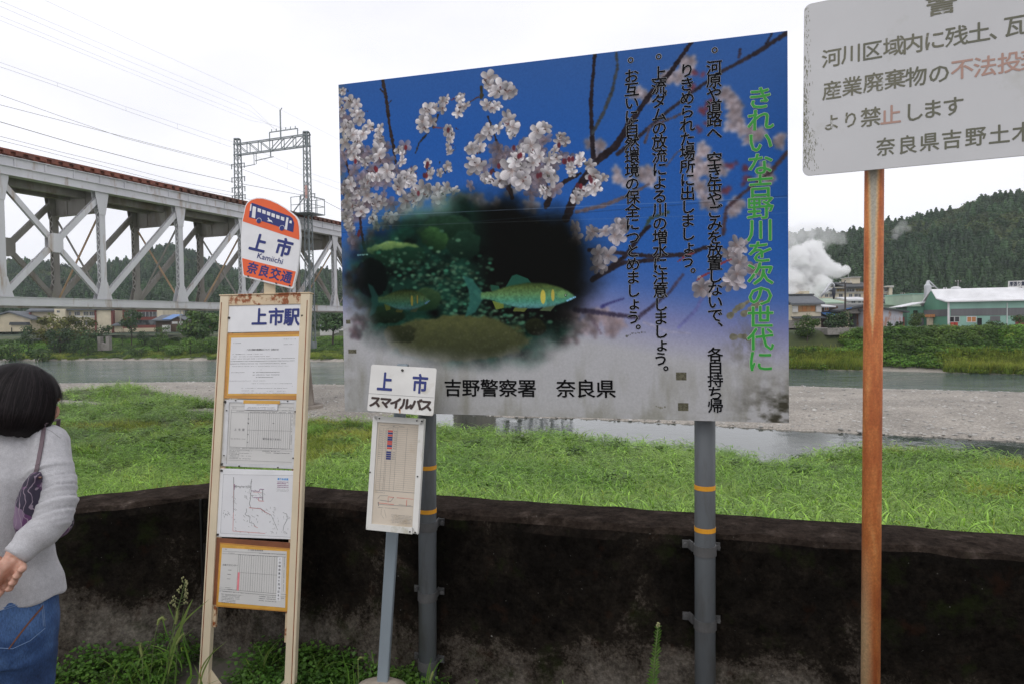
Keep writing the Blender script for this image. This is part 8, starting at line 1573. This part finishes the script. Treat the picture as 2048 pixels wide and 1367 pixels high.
# ------------------------------------------------------------------ weeds at the foot of the wall
m_wd = leafmat('weed leaves', (.08, .19, .026), .2, .4, scale=8, alt=(.14, .26, .04)); m_wdp = leafmat('pale grass leaves', (.13, .2, .05), .2, .35, scale=8, alt=(.2, .25, .07)); m_stem = pm('green stem', (.10, .14, .045), .6, .2, 20); m_fox = pm('foxtail bristle', (.22, .26, .085), .8, .2, 40); m_bud = pm('pale buds', (.27, .27, .13), .8, .3, 60); m_dry = pm('dry brown leaf', (.27, .17, .1), .8, .2, 20)
def leaf_strip(mb, pts, w, fold=.25):
    """a blade along a curve of points, widest below the middle"""
    P = [Vector(p) for p in pts]; n = 12; Q = []
    for i in range(n + 1):
        q = i / n * (len(P) - 1); k = min(int(q), len(P) - 2); s = q - k; p0, p1, p2, p3 = P[max(k - 1, 0)], P[k], P[k + 1], P[min(k + 2, len(P) - 1)]; Q.append(.5 * ((2 * p1) + (p2 - p0) * s + (2 * p0 - 5 * p1 + 4 * p2 - p3) * s * s + (3 * p1 - p0 - 3 * p2 + p3) * s ** 3))
    v = []
    for i, p in enumerate(Q):
        d = (Q[min(i + 1, n)] - Q[max(i - 1, 0)]).normalized(); sd_ = d.cross(Vector((0, 1, .15))); sd_ = sd_.normalized() if sd_.length > 1e-4 else Vector((1, 0, 0)); t_ = i / n; ww = w * .5 * (.35 + 1.4 * t_) * (1 - t_ ** 2.6) if t_ < .5 else w * .5 * 1.05 * (1 - t_ ** 2.6); v += [p - sd_ * ww, p + Vector((0, ww * fold, 0)), p + sd_ * ww]
    mb.add(v, [(3 * i + j, 3 * i + j + 1, 3 * i + j + 4, 3 * i + j + 3) for i in range(n) for j in (0, 1)])
def col1(mb, k=1.0): return np.full((len(mb.v), 3), k)
def leaf_obj(name, paths, mat, par):
    mb = MB(); 
    for pts, w in paths: leaf_strip(mb, pts, w)
    return mk(name, mb.v, mb.f, mat, par, True, cols=col1(mb))
def P2(d): return lambda *pts: [at(x, y, d + (k * .03 if False else 0)) for k, (x, y) in enumerate(pts)]
def foxtail(par, pts, d, hw=.009, hl=None):
    P = [at(x, y, d) for x, y in pts]; mb = MB(); mb.tube(P, .0016, 6); mb.build('stem', m_stem, par, True)
    return P[-1]
def fhead(par, pts, d, r=.009):
    P = [at(x, y, d) for x, y in pts]; mb = MB(); mb.tube(P, [r * .5] + [r * .62] * (len(P) - 2) + [r * .3], 8)
    for i in range(170):
        q = rnd.random() * (len(P) - 1); k = min(int(q), len(P) - 2); p = P[k].lerp(P[k + 1], q - k); d_ = (P[k + 1] - P[k]).normalized(); o = Vector((rnd.gauss(0, 1), rnd.gauss(0, 1), rnd.gauss(0, 1))); o = (o - d_ * o.dot(d_)).normalized(); e = p + o * r * 1.35 + d_ * r * 1.1; s_ = d_.cross(o) * .0006; mb.add([p + s_, p - s_, e], [(0, 1, 2)])
    mb.build('seed_head', m_fox, par)
d = 2.82; A = P2(d); gx = at(330, 1400, d)
wl_ = thing('foxtail_grass', 'clump of foxtail grass with bristly heads at the left foot of the bus stop stand', 'weed', (gx.x, gx.y, 0))
for pts in ([(296, 1400), (304, 1320), (310, 1270), (316, 1246)], [(285, 1400), (286, 1340), (284, 1310)], [(345, 1400), (352, 1330), (356, 1280), (362, 1270)], [(330, 1400), (340, 1290), (352, 1250)]): foxtail(wl_, pts, d)
for pts in ([(315, 1248), (318, 1238), (324, 1234), (329, 1238)], [(284, 1311), (281, 1298), (280, 1288)], [(353, 1286), (359, 1276), (365, 1268)], [(351, 1246), (354, 1232), (355, 1216)]): fhead(wl_, pts, d)
leaf_obj('leaf_blade', [(A((300, 1400), (296, 1345), (285, 1318), (262, 1318)), .011), (A((310, 1400), (335, 1330), (322, 1300), (300, 1296)), .010), (A((300, 1400), (268, 1330), (254, 1328), (244, 1345)), .009), (A((345, 1400), (352, 1330), (330, 1318), (318, 1316)), .010), (A((320, 1400), (340, 1310), (360, 1322), (364, 1345)), .009), (A((355, 1400), (382, 1352), (372, 1300), (364, 1272)), .011), (A((330, 1400), (312, 1360), (300, 1345), (286, 1340)), .008), (A((280, 1400), (262, 1360), (254, 1340), (246, 1338)), .009), (A((365, 1405), (372, 1370), (380, 1352), (392, 1350)), .009)], m_wd, wl_)
leaf_obj('leaf_blade', [(A((318, 1400), (345, 1290), (370, 1240), (420, 1196)), .011), (A((335, 1350), (356, 1270), (372, 1225), (386, 1196)), .014), (A((392, 1405), (400, 1345), (420, 1310), (455, 1280)), .007), (A((395, 1405), (404, 1350), (418, 1318), (432, 1290)), .008)], m_wdp, wl_)
d = 2.9; A = P2(d); gx = at(338, 1400, d); fl = thing('fleabane', 'tall stalk with pale feathery seed buds behind the foxtail grass', 'weed', (gx.x, gx.y, 0))
mb = MB(); mb.tube(A((334, 1405), (340, 1300), (350, 1235), (362, 1195), (370, 1162)), [.003, .003, .0026, .002, .001], 7); heads = []
for y in np.linspace(1165, 1215, 17):
    x = 370 - (y - 1162) * .24; L = rnd.uniform(7, 14) * (.4 + (y - 1160) / 55); s = rnd.choice((-1, 1)); e = (x + s * L, y - rnd.uniform(4, 10)); mb.tube(A((x, y), ((x + e[0]) / 2, y - 2), e), [.0012, .001, .0007], 5); heads += [e, ((x + e[0]) / 2 + s * 1.5, y - 4), (e[0] - s * 3, e[1] - 2)]
mb.build('stem', m_stem, fl, True); mb = MB()
for x, y in heads: mb.ball(at(x, y, d + rnd.uniform(-.01, .01)), (.0032, .0032, .0055), 6)
mb.build('seed_head', m_bud, fl, True)
leaf_obj('leaf', [(A((342, 1290), (332, 1262), (326, 1240), (322, 1228)), .007), (A((346, 1262), (356, 1250), (364, 1240), (370, 1232)), .006), (A((341, 1310), (352, 1285), (360, 1270), (366, 1262)), .008), (A((349, 1240), (342, 1222), (338, 1212), (335, 1204)), .006)], m_wd, fl)
# the leafy stalk right of the middle
d = 2.35; A = P2(d); gx = at(1306, 1400, d); rw = thing('leafy_weed', 'single upright weed with narrow leaves growing before the wall, right of centre', 'weed', (gx.x, gx.y, 0))
mb = MB(); mb.tube(A((1303, 1420), (1306, 1350), (1312, 1290), (1317, 1246)), [.0035, .003, .0022, .001], 7); mb.build('stem', m_stem, rw, True); LP = []
for i in range(46):
    q = i / 46; y = 1392 - 140 * q; x = 1304.5 + (1392 - y) * .088; s = 1 if i % 2 else -1; L = (17 - 9 * q) * rnd.uniform(.7, 1.1); dd = d + rnd.uniform(-.025, .025); LP.append(([at(x, y, d), at(x + s * L * .5, y - L * .55, (d + dd) / 2), at(x + s * L * rnd.uniform(.75, 1.05), y - L * rnd.uniform(.5, .95), dd)], .0085 * (1 - .4 * q)))
leaf_obj('leaf', LP, m_wd, rw); mb = MB()
for i in range(9): mb.ball(at(1316 + rnd.uniform(-3, 3), 1246 + rnd.uniform(-3, 9), d), .0035, 6)
mb.build('bud', m_bud, rw, True)
# small tufts
for i, (bx, by, dd, hp, lv, lb) in enumerate(((712, 1400, 2.75, [(716, 1318), (720, 1314), (726, 1314)], [((712, 1400), (708, 1360), (706, 1330)), ((700, 1400), (696, 1340), (684, 1318))], 'small foxtail with one pale head left of the leaning grey post'), (852, 1400, 2.6, [(866, 1342), (864, 1348), (860, 1360)], [((846, 1400), (855, 1345), (864, 1312)), ((856, 1400), (868, 1340), (888, 1314)), ((850, 1400), (858, 1350), (862, 1330))], 'small foxtail tuft at the foot of the left billboard pole'), (640, 1402, 2.9, None, [((640, 1402), (634, 1370), (632, 1345)), ((644, 1402), (650, 1376), (655, 1358)), ((700, 1402), (690, 1330), (682, 1296))], 'little tuft of thin blades right of the bus stop stand'))):
    A = P2(dd); gx = at(bx, by, dd); tf_ = thing('grass_tuft', lb, 'weed', (gx.x, gx.y, 0)); leaf_obj('leaf_blade', [(A(*p), .006) for p in lv], m_wd, tf_)
    if hp: foxtail(tf_, [(bx, by), (bx + (hp[-1][0] - bx) * .4, by - 40), hp[-1] if i else hp[0]], dd); fhead(tf_, hp if i else hp, dd, .0065)
# clover and low creeping plants
def rosette(n, seed, r=.05, mat=None):
    g = np.random.default_rng(seed); P = np.stack([g.normal(0, r * .6, n), g.normal(0, r * .6, n), g.uniform(.01, .05, n)], 1); Nn = g.normal(0, .35, (n, 3)) + np.array((0, 0, 1.0)); v, f, c = cards(P, Nn, np.full(n, .014), np.repeat(g.uniform(.6, 1.3, (n, 1)), 3, 1), .9, .2); return mk('clover', v, f, mat, base=(0, 0, 0), cols=c)
m_clo = leafmat('clover leaves', (.05, .13, .018), .3, .3, scale=5, alt=(.10, .20, .03))
pc_ = [rosette(70, 81, .05, m_clo), rosette(60, 82, .045, m_clo), gp(14, .12, .006, .05, .8, 83, mat=m_wd)]
n = 1700; xs_ = rng.uniform(-2.3, .3, n); ys_ = rng.uniform(2.55, 3.35, n); sw_ = np.minimum((xs_ - WALL_C.x) * NR.x + (ys_ - WALL_C.y) * NR.y, 9); sl2 = (xs_ - WALL_C.x) * NL.x + (ys_ - WALL_C.y) * NL.y
ok = (np.maximum(sw_, sl2) < -.02) & (fbm(xs_ * 2.2, ys_ * 2.2, 77) > .36) & (rng.random(n) < np.interp(xs_, [-2.3, -1.3, -.7, -.3, .3], [.25, .6, .6, .15, .05]))
xs_, ys_ = xs_[ok], ys_[ok]; hgt_ = .03 + .09 * np.clip(1 - np.abs(np.maximum(sw_, sl2)[ok]) / .5, 0, 1)
instancer('creeping_weeds', np.stack([xs_, ys_, hgt_ * rng.random(len(xs_))], 1), np.stack([rng.normal(0, .2, len(xs_)), rng.normal(0, .2, len(xs_)), rng.uniform(0, 6.3, len(xs_))], 1), np.repeat(rng.uniform(.7, 1.5, (len(xs_), 1)), 3, 1), np.where(rng.random(len(xs_)) < .08, 2, rng.integers(0, 2, len(xs_))), pc_, 'low clover and creeping weeds at the foot of the wall')
# ------------------------------------------------------------------ damp air over the valley
mb = MB(); mb.box((-2200, -60, -9), (2200, 1300, 160)); hz_ = mb.build('haze', None, base=(0, 0, -9)); tag(hz_, kind='stuff')
m_hz, t, b = nt('damp air'); t.nodes.remove(b); pv = N(t, 'VolumePrincipled'); pv.inputs['Color'].default_value = (.86, .92, 1.0, 1); pv.inputs['Density'].default_value = .00021; pv.inputs['Anisotropy'].default_value = .2
t.links.new(pv.outputs[0], t.nodes['Material Output'].inputs['Volume']); hz_.data.materials.append(m_hz)
